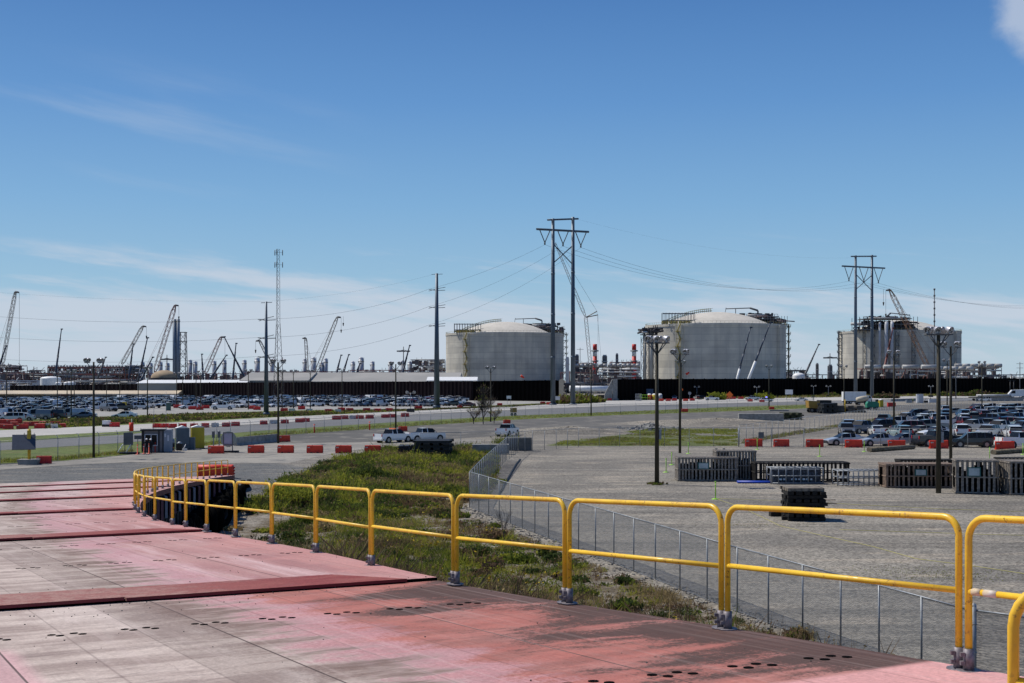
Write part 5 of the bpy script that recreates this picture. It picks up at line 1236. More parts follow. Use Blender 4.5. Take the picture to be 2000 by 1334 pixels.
bar(KO, 990, 828, 'orange barrier right behind the lone white pickup', 'single orange barriers', .3, 14); bar(KO, 1337, 805, 'tiny orange barrier at the foot of the thin pole near the black wall', 'single orange barriers', 0, 13); bar(KO, 1507, 800, 'tiny orange barrier by the thin pole before the middle tank', 'single orange barriers', 0, 10)
rw = [(306, 836), (322, 836), (337, 836.5), (357, 836), (379, 836), (401, 835), (442, 834), (460, 832.5), (515, 829.5), (556, 827.5), (585, 825.5), (597, 824.5), (657, 820), (673, 819), (703, 818.5), (722, 818), (752, 816.5), (765, 816), (791, 814.5)]
for i, (x, y) in enumerate(rw): bar(KR, x, y, 'small red barrier on the near edge of the pale road, %s from the left' % ORD2[i], 'red barriers on the near edge of the pale road', .35+random.uniform(-.3, .2), 15.5*random.uniform(.93, 1.06))
for i, (x, y) in enumerate(((420, 834.5), (534, 828), (689, 818.5))): bar(KW, x, y, 'off white barrier in the red row on the pale road, %s of three' % ('left', 'middle', 'right')[i], 'off white barriers on the pale road', .35, 14)
rb_ = [(346, 796), (358, 797), (382, 796), (402, 797), (375, 799), (390, 800), (492, 798), (502, 800), (555, 803), (589, 799), (641, 805), (667, 802), (683, 803), (716, 803), (737, 804), (760, 803)]
for i, (x, y) in enumerate(rb_): bar(KR, x, y+.8, 'small red barrier at the edge of the left parking lot, %s from the left' % ORD2[i], 'red barriers along the left lot edge', random.uniform(-.2, .6), 14)
for i, (x, y) in enumerate(((570, 804), (604, 804.5), (660, 805.5))): bar(KW, x, y, 'grey white barrier at the left lot edge, %s of three' % ('left', 'middle', 'right')[i], 'grey barriers along the left lot edge', .3, 12)
cl_ = [(6, 829, 20), (22, 829.5, 20), (34, 828, 18), (2, 838, 18), (16, 839, 20), (28, 833, 16), (44, 839, 22), (52, 833, 16), (66, 833, 18), (78, 838, 22), (84, 832, 14), (108, 833, 18), (122, 836, 11)]
for i, (x, y, w_) in enumerate(cl_): bar(KR, x, y-.5, 'red barrier in the crowded barrier cluster at far left, %s from the left' % ORD2[i], 'red barriers crowded at the far left', random.uniform(-.3, .5), w_)
for i, (x, y) in enumerate(((94, 836), (106, 837))): bar(KW, x, y, 'white slanted barrier among the red cluster, %s one' % ('left', 'right')[i], 'white barriers in the red cluster', random.uniform(.5, .9), 10)
bar(KR, 224, 834.5, 'larger red barrier pair next to the white generator on the grass', 'red barriers on the grass', .1, 19)
bar(KR, 817, 800, 'red barrier next to the small generator at the grass edge', 'red barriers on the grass', .1, 15)
gx_ = [(1168, 781), (1190, 782), (1230, 780), (1237, 779), (1246, 780), (1256, 780), (1264, 780), (1274, 780), (1291, 783), (1305, 783), (1317, 782.5), (1339, 783), (1352, 782.5), (1415, 779), (1424, 779), (1432, 779), (1447, 779), (1465, 784), (1488, 785), (1072, 790), (976, 792), (1060, 789), (898, 797)]
for i, (x, y) in enumerate(sorted(gx_)): bar(KR if i % 3 else KO, x, y+.6, 'tiny red barrier on the far road before the walls, %s from the left' % ORD2[i], 'tiny red barriers before the far walls', random.uniform(-.2, .4), 10)
# the long red barrier lying by the ramp end
g = Vector(st2xy(93.5, 25.)).to_3d(); g.z = 0
g = G(421, 934); root = empty('fallen_barrier', g, .12); tag(root, 'long bright red barrel like barrier lying behind the curved railing end', 'barrier')
mb = MB(); n = 30; rr_ = lambda a: .48*(1+.10*math.cos(4*a)); L = 2.6
for x0_, x1_, m_ in ((-1.3, 1.3, 0),):
    vv = []; 
    for x, f_ in ((-1.3, .8), (-1.24, 1), (.62, 1), (.66, .94), (.72, 1.02), (.80, .95), (.86, 1.02), (.94, .95), (1.0, 1.02), (1.08, .95), (1.16, 1.02), (1.26, .96), (1.3, .75)):
        for i in range(n): a = 2*math.pi*i/n; vv.append((x, rr_(a)*f_*math.cos(a+.78), .50+rr_(a)*f_*math.sin(a+.78)))
    m2_ = 13; mb.add(vv, [(j*n+i, j*n+(i+1) % n, (j+1)*n+(i+1) % n, (j+1)*n+i) for j in range(m2_-1) for i in range(n)]+[tuple(range(n)), tuple(range((m2_-1)*n, m2_*n))], 0, True)
mb.build('barrier_shell', mORG, root)
for z_ in (.28, .5, .72):
    mb = MB(); [mb.cyl((1.28, y, z_), (1.37, y, z_), .05, n=8) for y in (-.26, 0, .26)]; mb.build('end_lug', mRED, root)
# ---------------------------------------------------------------- vehicles
PAINTS = {'white': (.74, .74, .73), 'silver': (.46, .47, .49), 'grey': (.16, .17, .185), 'black': (.012, .012, .014), 'dark blue': (.02, .045, .11), 'maroon': (.12, .012, .018), 'blue': (.03, .12, .28), 'tan': (.42, .35, .24), 'teal': (.16, .24, .26)}
PM = {}
for k_, c_ in PAINTS.items():
    m_, nt = newmat('paint_'+k_.replace(' ', '_')); finish(nt, (*c_, 1), .3, .25 if k_ in ('silver', 'grey') else 0, None, 0, 0, .5, .6); PM[k_] = m_
mHL = M('headlamp', (.7, .7, .72), None, 3, .15); mTL = M('taillamp', (.45, .01, .012), None, 3, .25); mBED = M('truck_bed', (.03, .03, .032), None, 3, .8)
SHAPES = {
 'sedan': dict(W=1.84, wh=.34, wx=(1.42, -1.42), zb=.24, st=[(2.40, .50, .52, .80, 0), (2.30, .66, .70, .93, 0), (1.15, .90, .95, .98, 0), (.30, .95, 1.42, 1, 1), (-.34, .96, 1.45, 1, 2), (-.44, .96, 1.45, 1, 0), (-1.00, .98, 1.40, 1, 2), (-1.75, 1.02, 1.08, .98, 3), (-2.30, 1.0, 1.04, .93, 0), (-2.42, .62, .66, .84, 0)]),
 'SUV': dict(W=1.95, wh=.38, wx=(1.48, -1.45), zb=.28, st=[(2.42, .62, .66, .85, 0), (2.30, .88, .93, .95, 0), (1.25, 1.06, 1.10, 1, 0), (.60, 1.10, 1.68, 1, 1), (-.30, 1.12, 1.76, 1, 2), (-.42, 1.12, 1.76, 1, 0), (-1.20, 1.13, 1.74, 1, 2), (-1.30, 1.13, 1.74, 1, 0), (-2.05, 1.14, 1.68, .99, 2), (-2.38, 1.10, 1.14, .94, 3), (-2.46, .60, .64, .90, 0)]),
 'pickup': dict(W=2.0, wh=.42, wx=(1.95, -1.75), zb=.36, st=[(2.92, .72, .78, .90, 0), (2.84, 1.10, 1.16, .96, 0), (1.45, 1.22, 1.26, 1, 0), (.85, 1.24, 1.84, 1, 1), (.02, 1.25, 1.90, 1, 2), (-.10, 1.25, 1.90, 1, 0), (-.82, 1.25, 1.88, 1, 2), (-1.02, 1.25, 1.30, 1, 3), (-2.86, 1.25, 1.30, 1, 5), (-2.92, .62, .66, .97, 0)]),
}
SHAPES['van'] = dict(W=2.0, wh=.38, wx=(1.6, -1.6), zb=.28, st=[(2.6, .7, .75, .86, 0), (2.5, .98, 1.02, .95, 0), (1.9, 1.15, 1.2, 1, 0), (1.2, 1.2, 1.9, 1, 1), (.3, 1.2, 2.02, 1, 2), (.18, 1.2, 2.02, 1, 0), (-2.35, 1.2, 2.0, 1, 0), (-2.55, 1.15, 1.2, .97, 3), (-2.62, .6, .64, .95, 0)])
def carmesh(kind, body, glass):
    sp = SHAPES[kind]; st = sp['st']; W = sp['W']/2; zb = sp['zb']
    def ring(q):
        x, zbelt, ztop, wf, _ = q; wt = W*wf*(.94 if ztop-zbelt < .1 else .76); zm = min(zbelt-.05, .62)
        return [(x, -W*wf*.93, zb), (x, -W*wf, zm), (x, -W*wf*.97, zbelt), (x, -wt, ztop), (x, wt, ztop), (x, W*wf*.97, zbelt), (x, W*wf, zm), (x, W*wf*.93, zb)]
    rs_ = [ring(q) for q in st]
    for i in range(len(st)-1):
        a, b = rs_[i], rs_[i+1]; fl = st[i+1][4]
        for j in range(7):
            quad = [a[j], a[j+1], b[j+1], b[j]]; tgt = body; kk = 0
            if fl in (1, 3) and j == 3: tgt = glass
            if fl == 2 and j in (2, 4): tgt = glass
            if fl == 1 and j in (2, 4) : tgt = glass if kind != 'van' else body
            if fl == 5 and j == 3: kk = 1; 
            tgt.add(quad, [(0, 1, 2, 3)], kk if tgt is body else 0, False)
        body.add([a[7], a[0], b[0], b[7]], [(0, 1, 2, 3)], 0, False)
    body.add(rs_[0], [tuple(range(8))], 0, False); body.add(rs_[-1], [tuple(range(8))], 0, False)
    # sills, arches, bumpers and grille
    L0 = st[0][0]; L1 = st[-1][0]
    for x in sp['wx']:
        for s_ in (-1, 1): body.cyl((x, s_*(W-.30), sp['wh']), (x, s_*(W+.012), sp['wh']), sp['wh']+.09, n=14, k=2)
    body.cbox((L0+.01, 0, zb+.26), (.08, W*1.5, .20), k=2); body.cbox((L0-.01, 0, zb+.08), (.12, W*1.66, .14), k=2); body.cbox((L1-.02, 0, zb+.14), (.14, W*1.7, .2), k=2 if kind != 'pickup' else 0)
    if kind in ('SUV', 'pickup', 'van'): body.cbox((L0+.0, 0, zb+.36), (.10, W*1.1, .26), k=2)
    for s_ in (-1, 1): body.cbox((st[2][0]-.35, s_*(W+.09), st[2][1]+.12), (.14, .18, .14), k=0)
    return sp
def lamps(kind, h, t):
    sp = SHAPES[kind]; W = sp['W']/2; st = sp['st']; zt = st[1][1]-.10
    for s_ in (-1, 1):
        h.append((Vector((st[1][0]+.03, s_*W*.72, zt)), (.16, .34, .15))); t.append((Vector((st[-2][0]-.06 if kind != 'pickup' else -2.88, s_*W*.84, st[-2][1]-.16)), (.10, .22 if kind != 'pickup' else .14, .20 if kind == 'sedan' else .36)))
def car_full(kind, paint, name):
    def b():
        root = empty(name); tag(root, None, 'car' if kind in ('sedan', 'SUV') else kind); body = MB(); glass = MB(); sp = carmesh(kind, body, glass)
        body.build('body', [PM[paint], mBED, mRUB], root); glass.build('windows', mGLASS, root)
        h = []; t = []; lamps(kind, h, t)
        for c, s_ in h: mb = MB(); mb.cbox(c, s_); mb.build('headlight', mHL, root)
        for c, s_ in t: mb = MB(); mb.cbox(c, s_); mb.build('taillight', mTL, root)
        for x in sp['wx']:
            for s_ in (-1, 1):
                y = s_*(sp['W']/2-.10); mb = MB(); r = sp['wh']; mb.cyl((x, y-.12, r), (x, y+.12, r), r, n=16); o = mb.build('wheel', mRUB, root)
                mb = MB(); mb.cyl((x, y+s_*.10, r), (x, y+s_*.135, r), r*.62, n=12); mb.build('rim', mRIM, o)
        return root
    return b
def car_small(kind, paint, name):
    def b():
        mb = MB(); glass = MB(); sp = carmesh(kind, mb, glass); mb.add(glass.v, glass.f, 3, False)
        h = []; t = []; lamps(kind, h, t)
        for c, s_ in h: mb.cbox(c, s_, k=4)
        for c, s_ in t: mb.cbox(c, s_, k=5)
        for x in sp['wx']:
            for s_ in (-1, 1): y = s_*(sp['W']/2-.10); mb.cyl((x, y-.12, sp['wh']), (x, y+.12, sp['wh']), sp['wh'], n=10, k=2); mb.cyl((x, y+s_*.1, sp['wh']), (x, y+s_*.13, sp['wh']), sp['wh']*.6, n=8, k=6)
        o = mb.build(name, [PM[paint], mBED, mRUB, mGLASS, mHL, mTL, mRIM]); tag(o, None, 'car' if kind in ('sedan', 'SUV') else kind); return o
    return b
NAMES = {'sedan': 'parked_car', 'SUV': 'parked_suv', 'pickup': 'parked_pickup', 'van': 'parked_van'}
CF = {}; CS = {}
def putcar(kind, paint, loc, rz, label, group, full=True):
    D = CF if full else CS
    if (kind, paint) not in D: D[(kind, paint)] = Kind((car_full if full else car_small)(kind, paint, NAMES[kind]))
    return D[(kind, paint)].put(loc, rz, label, group, 1. if group == 'vehicles out on the roads' else 1.13)
# right lot: rows from the front; heading in degrees, 180 = nose to the left
RL = 'vehicles parked in the right lot'
rows = [
 [(1650, 871, 'sedan', 'silver', 188), (1714, 872, 'sedan', 'silver', 192), (1767, 871, 'sedan', 'silver', 190), (1832, 873, 'pickup', 'black', 12), (1899, 875, 'SUV', 'black', 170), (1945, 873, 'sedan', 'silver', 12), (1996, 877, 'pickup', 'white', 10)],
 [(1653, 851, 'SUV', 'grey', 262), (1685, 848, 'pickup', 'dark blue', 215), (1712, 852, 'sedan', 'white', 85), (1757, 857, 'SUV', 'teal', 95), (1798, 853, 'sedan', 'tan', 200), (1828, 855, 'sedan', 'white', 195), (1874, 854, 'SUV', 'white', 82), (1930, 856, 'SUV', 'silver', 230), (1978, 858, 'SUV', 'white', 80)],
 [(1658, 843, 'SUV', 'silver', 262), (1720, 843, 'SUV', 'black', 200), (1772, 846, 'SUV', 'maroon', 175), (1812, 845, 'pickup', 'grey', 190), (1903, 845, 'pickup', 'silver', 205), (1955, 847, 'pickup', 'white', 210), (2000, 846, 'SUV', 'dark blue', 200)],
 [(1727, 832, 'pickup', 'dark blue', 60), (1757, 837, 'pickup', 'white', 180), (1800, 836, 'pickup', 'white', 185), (1842, 836, 'pickup', 'white', 190), (1875, 836, 'SUV', 'maroon', 100), (1925, 836, 'sedan', 'black', 160), (1965, 837, 'SUV', 'maroon', 150), (1999, 838, 'SUV', 'teal', 200)],
 [(1770, 826, 'SUV', 'silver', 215), (1801, 828, 'SUV', 'white', 85), (1822, 827, 'SUV', 'silver', 90), (1842, 826, 'SUV', 'dark blue', 85), (1880, 828, 'SUV', 'white', 84), (1901, 827, 'pickup', 'black', 80), (1925, 828, 'SUV', 'dark blue', 150), (1950, 827, 'SUV', 'black', 160), (1984, 828, 'pickup', 'blue', 200)],
 [(1790, 817, 'SUV', 'black', 185), (1812, 818, 'sedan', 'silver', 200), (1845, 818, 'SUV', 'dark blue', 80), (1880, 818, 'SUV', 'blue', 85), (1897, 819, 'sedan', 'tan', 120), (1917, 819, 'SUV', 'maroon', 90), (1943, 819, 'pickup', 'silver', 190), (1968, 819, 'sedan', 'dark blue', 200), (1994, 819, 'pickup', 'white', 185)],
 [(1842, 808, 'SUV', 'silver', 88), (1862, 811, 'sedan', 'grey', 190), (1891, 811, 'sedan', 'maroon', 160), (1912, 811, 'pickup', 'white', 180), (1930, 811, 'SUV', 'silver', 85), (1950, 811, 'SUV', 'dark blue', 90), (1968, 811, 'SUV', 'grey', 88), (1986, 811, 'SUV', 'silver', 90), (2003, 811, 'sedan', 'white', 180)],
 [(1906, 804, 'SUV', 'maroon', 90), (1921, 804, 'SUV', 'white', 90), (1937, 804, 'pickup', 'white', 170), (1955, 804, 'SUV', 'white', 90), (1970, 804, 'SUV', 'black', 90), (1986, 804, 'pickup', 'silver', 170), (2003, 804, 'SUV', 'dark blue', 90)],
]
ROWN = ['front', 'second', 'third', 'fourth', 'fifth', 'sixth', 'seventh', 'last']
ncar = 0
for j, row in enumerate(rows):
    for i, (x, y, k_, p_, h_) in enumerate(row):
        putcar(k_, p_, G(x, y-1.5), R(h_), '%s %s, %s from the left in the %s row of the right parking lot' % (p_, k_, ORD2[i], ROWN[j]), RL, j < 5); ncar += 1
# left lot
LLG = 'vehicles parked in the left lot'; poly_b = lambda px: float(np.interp(px, [-50, 0, 60, 120, 170, 300, 420, 600, 850, 1000], [818, 818, 818, 815, 806, 800, 798, 795, 794, 789]))
poly_t = lambda px: float(np.interp(px, [-50, 0, 350, 700, 1000], [786, 785, 781.5, 780, 780]))
cands = []; z = 287.; ri = 0; rnd = random.Random(5)
kinds = ['pickup', 'SUV', 'sedan', 'SUV', 'pickup', 'sedan', 'SUV', 'pickup', 'van']; pw = ['white', 'white', 'white', 'silver', 'silver', 'grey', 'black', 'white', 'maroon', 'silver', 'white', 'silver', 'black', 'dark blue']
while z < 585:
    ri += 1; x = -.42*z; n_ = 0
    while x < 10:
        px = 1000+x*F/z; py = HZ+F*CH/z
        if px > 905: break
        if poly_t(px) < py < poly_b(px) and rnd.random() < .93 and not (195 < px < 420 and py > 795 and rnd.random() < .75):
            cands.append((ri, x, z+rnd.uniform(-.5, .5), rnd.choice(kinds), rnd.choice(pw), px, py))
            x += rnd.uniform(3.2, 3.7)
        else: x += 3.1
    z += 7.6 if ri % 2 else 13.
hand = [(22, 824, 'SUV', 'silver', 200, 'silver SUV at the lower left corner of the left lot by the red cluster'), (43, 822, 'sedan', 'silver', 190, 'silver sedan in front of the dark vans at the left lot edge'), (75, 820, 'van', 'grey', 185, 'left grey van behind the lot fence near the red cluster'), (101, 819, 'van', 'black', 185, 'right dark van behind the lot fence near the red cluster'),
        (142, 817, 'van', 'silver', 185, 'silver minivan left of the dark gatehouse side pole'), (164, 818, 'sedan', 'dark blue', 188, 'dark sedan with low nose just left of the dark gatehouse side pole'), (243, 817, 'sedan', 'white', 188, 'white sedan alone on the lot edge by the hedge'), (436, 800, 'pickup', 'white', 185, 'long white pickup at the lot edge above the gatehouse'), (912, 795, 'sedan', 'maroon', 185, 'dark red car before the bare tree at the lot corner'), (1146, 0, 0, 0, 0, '')]
for x, y, k_, p_, h_, l in hand[:-1]: putcar(k_, p_, G(x, y), R(h_), l, 'vehicles at the edge of the left lot'); ncar += 1
rowsd = {}
for c in cands: rowsd.setdefault(c[0], []).append(c)
left = 284-ncar; used = 0; rest = []
ROWORD = ORD
for ri in sorted(rowsd):
    row = sorted(rowsd[ri], key=lambda c: c[1])
    if used+len(row) > left or len(row) > 39: rest += row; used = 10**6 if used+len(row) > left else used; continue
    for i, (r_, x, z, k_, p_, px, py) in enumerate(row):
        rz = R((222, 42, 215, 320)[ri % 4]+rnd.uniform(-4, 4))
        putcar(k_, p_, Vector((x, z, .02)), rz, '%s %s, %s from the left in the left lot\'s %s row' % (p_, k_, ORD2[i], ORD2[sorted(rowsd).index(ri)]), LLG, False)
    used += len(row)
print('cars', ncar, 'left', used, 'rest', len(rest))
big = MB(); matl = list(PM.values())+[mBED, mRUB, mGLASS, mHL, mTL, mRIM]; pk_ = list(PM.keys()); np_ = len(pk_)
protos = {}
def flat(kind, paint):
    if (kind, paint) not in protos:
        b = MB(); g_ = MB(); sp = carmesh(kind, b, g_); mi = [{0: pk_.index(paint), 1: np_, 2: np_+1}[q] for q in b.mi]; n_ = len(b.v); v = b.v+g_.v; f = b.f+[tuple(i+n_ for i in q) for q in g_.f]; mi += [np_+2]*len(g_.f); protos[(kind, paint)] = (np.array(v), f, mi)
    return protos[(kind, paint)]
for (r_, x, z, k_, p_, px, py) in rest:
    v, f, mi = flat(k_, p_); a = R((222, 42, 215, 320)[r_ % 4]+rnd.uniform(-4, 4)); c, s_ = math.cos(a), math.sin(a); b0 = len(big.v)
    vv = np.stack([v[:, 0]*c-v[:, 1]*s_+x, v[:, 0]*s_+v[:, 1]*c+z, v[:, 2]+.02], 1); big.v += [tuple(q) for q in vv.tolist()]; big.f += [tuple(i+b0 for i in q) for q in f]; big.mi += mi; big.sm += [False]*len(f)
if rest: o = big.build('parked_cars_mass', matl, fix=False); tag(o, 'dense mass of vehicles filling the back of the left parking lot', 'parked cars', kind='stuff')
# vehicles on the roads
VG = 'vehicles out on the roads'
pu = putcar('pickup', 'white', G(768, 864), R(48), 'white pickup with amber roof light seen from its tail by the lone orange barrier', VG)
mb = MB(); mb.cbox((-.1, 0, 1.95), (.3, 1.2, .12)); mb.build('amber_light_bar', mORSIGN, pu)
pu2 = putcar('pickup', 'white', G(830, 861.5), R(32), 'white pickup with toolboxes parked behind the black timber stack', VG)
pu3 = putcar('pickup', 'white', G(991, 851.5), R(70), 'white pickup seen from behind near the fence corner', VG)
for x, y, k_, p_, h_, l in ((1390, 782, 'pickup', 'white', 2, 'long white pickup in front of the black wall'), (1317, 780, 'SUV', 'silver', 265, 'silver vehicle facing the viewer before the black wall'), (1361, 780, 'SUV', 'silver', 100, 'small silver vehicle left of the dark one by the black wall'), (1373, 780.5, 'SUV', 'black', 20, 'dark vehicle just left of the long white pickup'),
                      (1470, 781.5, 'pickup', 'silver', 200, 'silver pickup behind the police car'), (1565, 783.5, 'sedan', 'white', 180, 'white sedan alone on the far road right of the police car'), (1923, 784, 'SUV', 'white', 170, 'blue and white van before the flatbed trailer'), (1217, 781, 'sedan', 'black', 20, 'low dark car in the open wall gap')):
    putcar(k_, p_, G(x, y), R(h_), l, VG)
pc = putcar('SUV', 'white', G(1497, 785), R(5), 'white police car with blue flashing roof lights on the far road', VG)
m_, nt = newmat('blue_beacon'); e_ = nt.n('ShaderNodeEmission', {0: (.25, .25, 1, 1), 1: 6.}); nt.set(nt.n('ShaderNodeOutputMaterial').inputs[0], e_.outputs[0]); mb = MB(); mb.cbox((0, 0, 1.86), (.35, 1.2, .16)); mb.build('light_bar', m_, pc)
# ---------------------------------------------------------------- timber crates
def crate(label, pl_, pr, yb, yt, depth, wood, slat=.16, gap=.13, label_at=None, tall=None, sag=0., open_=False, skew=0., group='slatted timber crates on the gravel lot', cat='crate', fill=True):
    A = G(pl_, yb); B = G(pr, yb+sag); h = (yb-yt)*A.y/F; root = empty('timber_crate', A, math.atan2(B.y-A.y, B.x-A.x)); tag(root, label, cat, group); W = (B-A).length; rnd = random.Random(int(pl_))
    def wall(y, n_off, m_=wood):
        mb = MB(); x = .0
        while x < W-.05:
            w_ = slat*rnd.uniform(.8, 1.15); mb.box(x, min(W, x+w_), y-.02, y+.02, .08+rnd.uniform(0, .03), h-rnd.uniform(0, .05)); x += w_+gap*1.35*rnd.uniform(.7, 1.3)
        return mb
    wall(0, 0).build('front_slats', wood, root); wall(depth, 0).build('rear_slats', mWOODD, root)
    mb = MB()
    for x in (0, W):
        y = .1; mb = MB()
        while y < depth: mb.box(x-.02, x+.02, y, min(depth, y+slat), .08, h-.02); y += slat+gap
        mb.build('side_slats', wood, root)
    mb = MB()
    for y in (-.045, depth+.045):
        for z in (.10, h*.5, h-.06): mb.box(-.04, W+.04, y-.025, y+.025, z-.05, z+.05)
    for x in (-.04, W+.04):
        for z in (.10, h*.5, h-.06): mb.box(x-.025, x+.025, 0, depth, z-.05, z+.05)
    for x in np.arange(.2, W, 1.1): mb.box(x-.05, x+.05, .02, depth-.02, .0, .10)
    mb.build('crate_rails', wood, root)
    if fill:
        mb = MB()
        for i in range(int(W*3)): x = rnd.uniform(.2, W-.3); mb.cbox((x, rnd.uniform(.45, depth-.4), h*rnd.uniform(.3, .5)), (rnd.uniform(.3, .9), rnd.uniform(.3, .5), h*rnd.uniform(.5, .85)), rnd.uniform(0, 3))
        mb.box(.08, W-.08, .35, depth-.25, .11, h*.5); mb.build('shaded_parts', mBLACK, root)  # stored parts in flat black, the crate's inner shade put into the colour
    if not open_:
        mb = MB(); y = -.02
        while y < depth: mb.box(-.03, W+.03, y, y+slat*.9, h+.005, h+.035); y += slat+.05
        mb.build('top_boards', wood, root)
    if label_at:
        mb = MB(); x = W*label_at; s_ = .5 if label_at < .6 else .45; mb.box(x-s_, x+s_, -.10, -.075, h*.52, h*.80); o = mb.build('notice_board', mTARP, root); mb = MB(); mb.box(x-s_*.8, x+s_*.8, -.108, -.101, h*.55, h*.77); mb.build('notice_sheet', mPAPER, o)
    return root
crate('grey slatted crate with a teal framed notice at the left front of the group', 1325, 1441, 940, 894, 2.3, mWOODG, .16, .10, .42)
crate('tall dark slatted crate with two posts sticking up behind the noticed grey one', 1400, 1477, 938, 881, 2.2, mWOODG, .14, .09)
crate('long dark slatted crate stretching behind the metal racks', 1476, 1659, 942, 904, 2.0, mWOODD, .15, .16, fill=False)
crate('brown slatted crate with a white notice right of the metal racks', 1731, 1865, 953, 907, 2.2, mWOODB, .17, .15, .50)
crate('low dark crate peeping out behind the brown slatted one', 1759, 1866, 941, 899, 1.6, mWOODD, .15, .12)
crate('tallest grey crate with pale notice behind the tallest pole', 1868, 1950, 964, 899, 2.6, mWOODG, .18, .14, .42, sag=1.5)
crate('grey crate cut off by the right frame edge', 1973, 2080, 967, 902, 2.4, mWOODG, .18, .14)
crate('dark crate far behind at the right frame edge', 1958, 2070, 955, 896, 1.8, mWOODD, .15, .13)
def mrack(label, a, b, yb, yt, depth, n, mat_):
    A = G(a, yb); B = G(b, yb); h = (yb-yt)*A.y/F; W = (B-A).length; root = empty('metal_rack', A, .02); tag(root, label, 'rack', 'metal storage racks on the gravel lot'); mb = MB()
    for i in range(n+1):
        x = W*i/n
        for y in (0, depth): mb.cyl((x, y, 0), (x, y, h), .045, n=6)
        mb.cyl((x, 0, h*.95), (x, depth, h*.95), .04, n=6)
    mb.build('uprights', mat_, root); mb = MB()
    for y in (0, depth):
        for z in (.1, h*.5, h*.95): mb.cyl((0, y, z), (W, y, z), .05, n=6)
    mb.build('rails', mat_, root)
    return root, W, h
root, W, h = mrack('dark blue grey metal rack full of small parts before the long crate', 1506, 1608, 946, 913, 1.6, 7, mGALV)
mb = MB(); mb.box(.15, W-.15, .2, 1.3, .12, h*.86); mb.build('packed_load', M('packed_load', (.06, .075, .10), (.025, .03, .04), 6, .8, lo=.45, hi=.55), root)
mb = MB(); [mb.cbox((.5+i*.33, .12, .42), (.22, .1, .14), random.random()) for i in range(12) if random.random() < .7]; mb.build('blue_packets', M('packet_blue', (.2, .45, .65), (.75, .75, .75), 14, .6, lo=.48, hi=.52), root)
root, W, h = mrack('empty see through metal rack between parts rack and brown crate', 1636, 1729, 949, 918, 1.6, 9, mGALV)
for i in range(9):
    g = G(1440+i*7.2, 944.5); 
root = empty('blue_pipe_bundle', G(1441, 944)); tag(root, 'bundle of bright blue pipes lying before the crates', 'pipe bundle')
for i in range(4): mb = MB(); mb.cyl((0, i*.16, .1+.03*(i % 2)), (3.7+.3*(i % 2), i*.16-.1, .10), .085, n=8); mb.build('pipe', mBLUEP, root)
# the two posts above the tall dark crate
for px, l in ((1399, 'left'), (1414, 'right')): g = G(px, 930); root = empty('timber_post', g); tag(root, '%s dark post sticking up behind the tall dark crate' % l, 'post', 'dark posts behind the crates'); mb = MB(); mb.cbox((0, 0, 1.25), (.16, .16, 2.5)); mb.build('post_shaft', mWOODD, root); mb = MB(); mb.cbox((0, 0, 2.53), (.22, .22, .05)); mb.build('post_cap', mGSTEEL, root)
# stacked timbers
def timber_stack(label, pl_, pr, yb, yt, depth, mat_, rows_, n, messy=.06, name='timber_stack', rz=0., group=None, grp_cat='timber stack'):
    A = G(pl_, yb); B = G(pr, yb); W = (B-A).length; h = (yb-yt)*A.y/F; root = empty(name, A, rz); tag(root, label, grp_cat, group); rnd = random.Random(int(pl_*3+yb))
    for j in range(rows_):
        z = h*(j+.5)/rows_; th = h/rows_*(.86 if mat_ is not mDARK else .985); mb = MB()
        if j % 2 == 0:
            for i in range(n): y = depth*(i+.5)/n; mb.cbox((W/2+rnd.uniform(-1, 1)*messy*W, y, z), (W*rnd.uniform(.88, 1.08), depth/n*.86, th), rnd.uniform(-.02, .02)*messy*15)
        else:
            k = max(3, int(n*W/depth*.6))
            for i in range(k): x = W*(i+.5)/k; mb.cbox((x, depth/2+rnd.uniform(-.3, .3)*messy*8, z), (W/k*rnd.uniform(.6, .8), depth*rnd.uniform(.95, 1.1), th), rnd.uniform(-.03, .03))
        mb.build('timber_layer', mat_ if not (j == rows_-1 and mat_ is mWOODD) else M('lit_weathered_top', (.26, .22, .17), (.10, .085, .07), 3, .9, 0, .3), root)  # paler top layer: weathering plus sunlight put into the colour
    return root
timber_stack('untidy dark stack of timbers alone on the gravel in front of the crates', 1537, 1615, 1018, 953, 1.9, mWOODD, 9, 7, .05)
root = empty('loose_timber', G(1508, 1009)); tag(root, 'dark timber lying at the left foot of the untidy stack', 'timber'); mb = MB(); mb.cbox((.5, .3, .15), (1.2, .5, .28), .1); mb.cbox((.6, .2, .36), (.8, .3, .12), -.1); mb.build('timber_block', mWOODD, root)
root = empty('loose_timber', G(1600, 1012)+Vector((0, .4, .5))); tag(root, 'two thin bars poking from the right side of the untidy stack', 'timber'); mb = MB(); mb.cyl((0, 0, .4), (1.2, -.1, .42), .03, n=6); mb.cyl((0, 0, .62), (1.15, 0, .64), .03, n=6); mb.build('bar', mWOODB, root)
timber_stack('large black timber stack behind the weeds left of the fence corner', 806, 880, 892, 861, 5.0, mDARK, 7, 9, .02)
timber_stack('lower black timber stack at the left of the large black one', 776, 806, 888, 871, 3.5, mDARK, 4, 6, .06)
root = empty('dark_mat', G(696, 897)); tag(root, 'two flat dark mats lying on the gravel left of the weeds', 'mat'); mb = MB(); mb.cbox((1.4, 0, .12), (3.0, .9, .2), .02); mb.cbox((2.7, 1.4, .12), (2.0, .7, .2), .03); mb.build('mat_sheet', mDARK, root)
timber_stack('dark timber block pile before the box truck', 1607, 1636, 808, 788, 6, mDARK, 5, 6, .05)
timber_stack('long pale beams stacked right of the dark block pile', 1634, 1690, 806, 792, 6, M('beam_grey', (.14, .125, .105), (.08, .07, .06), 2, .9), 4, 5, .08)
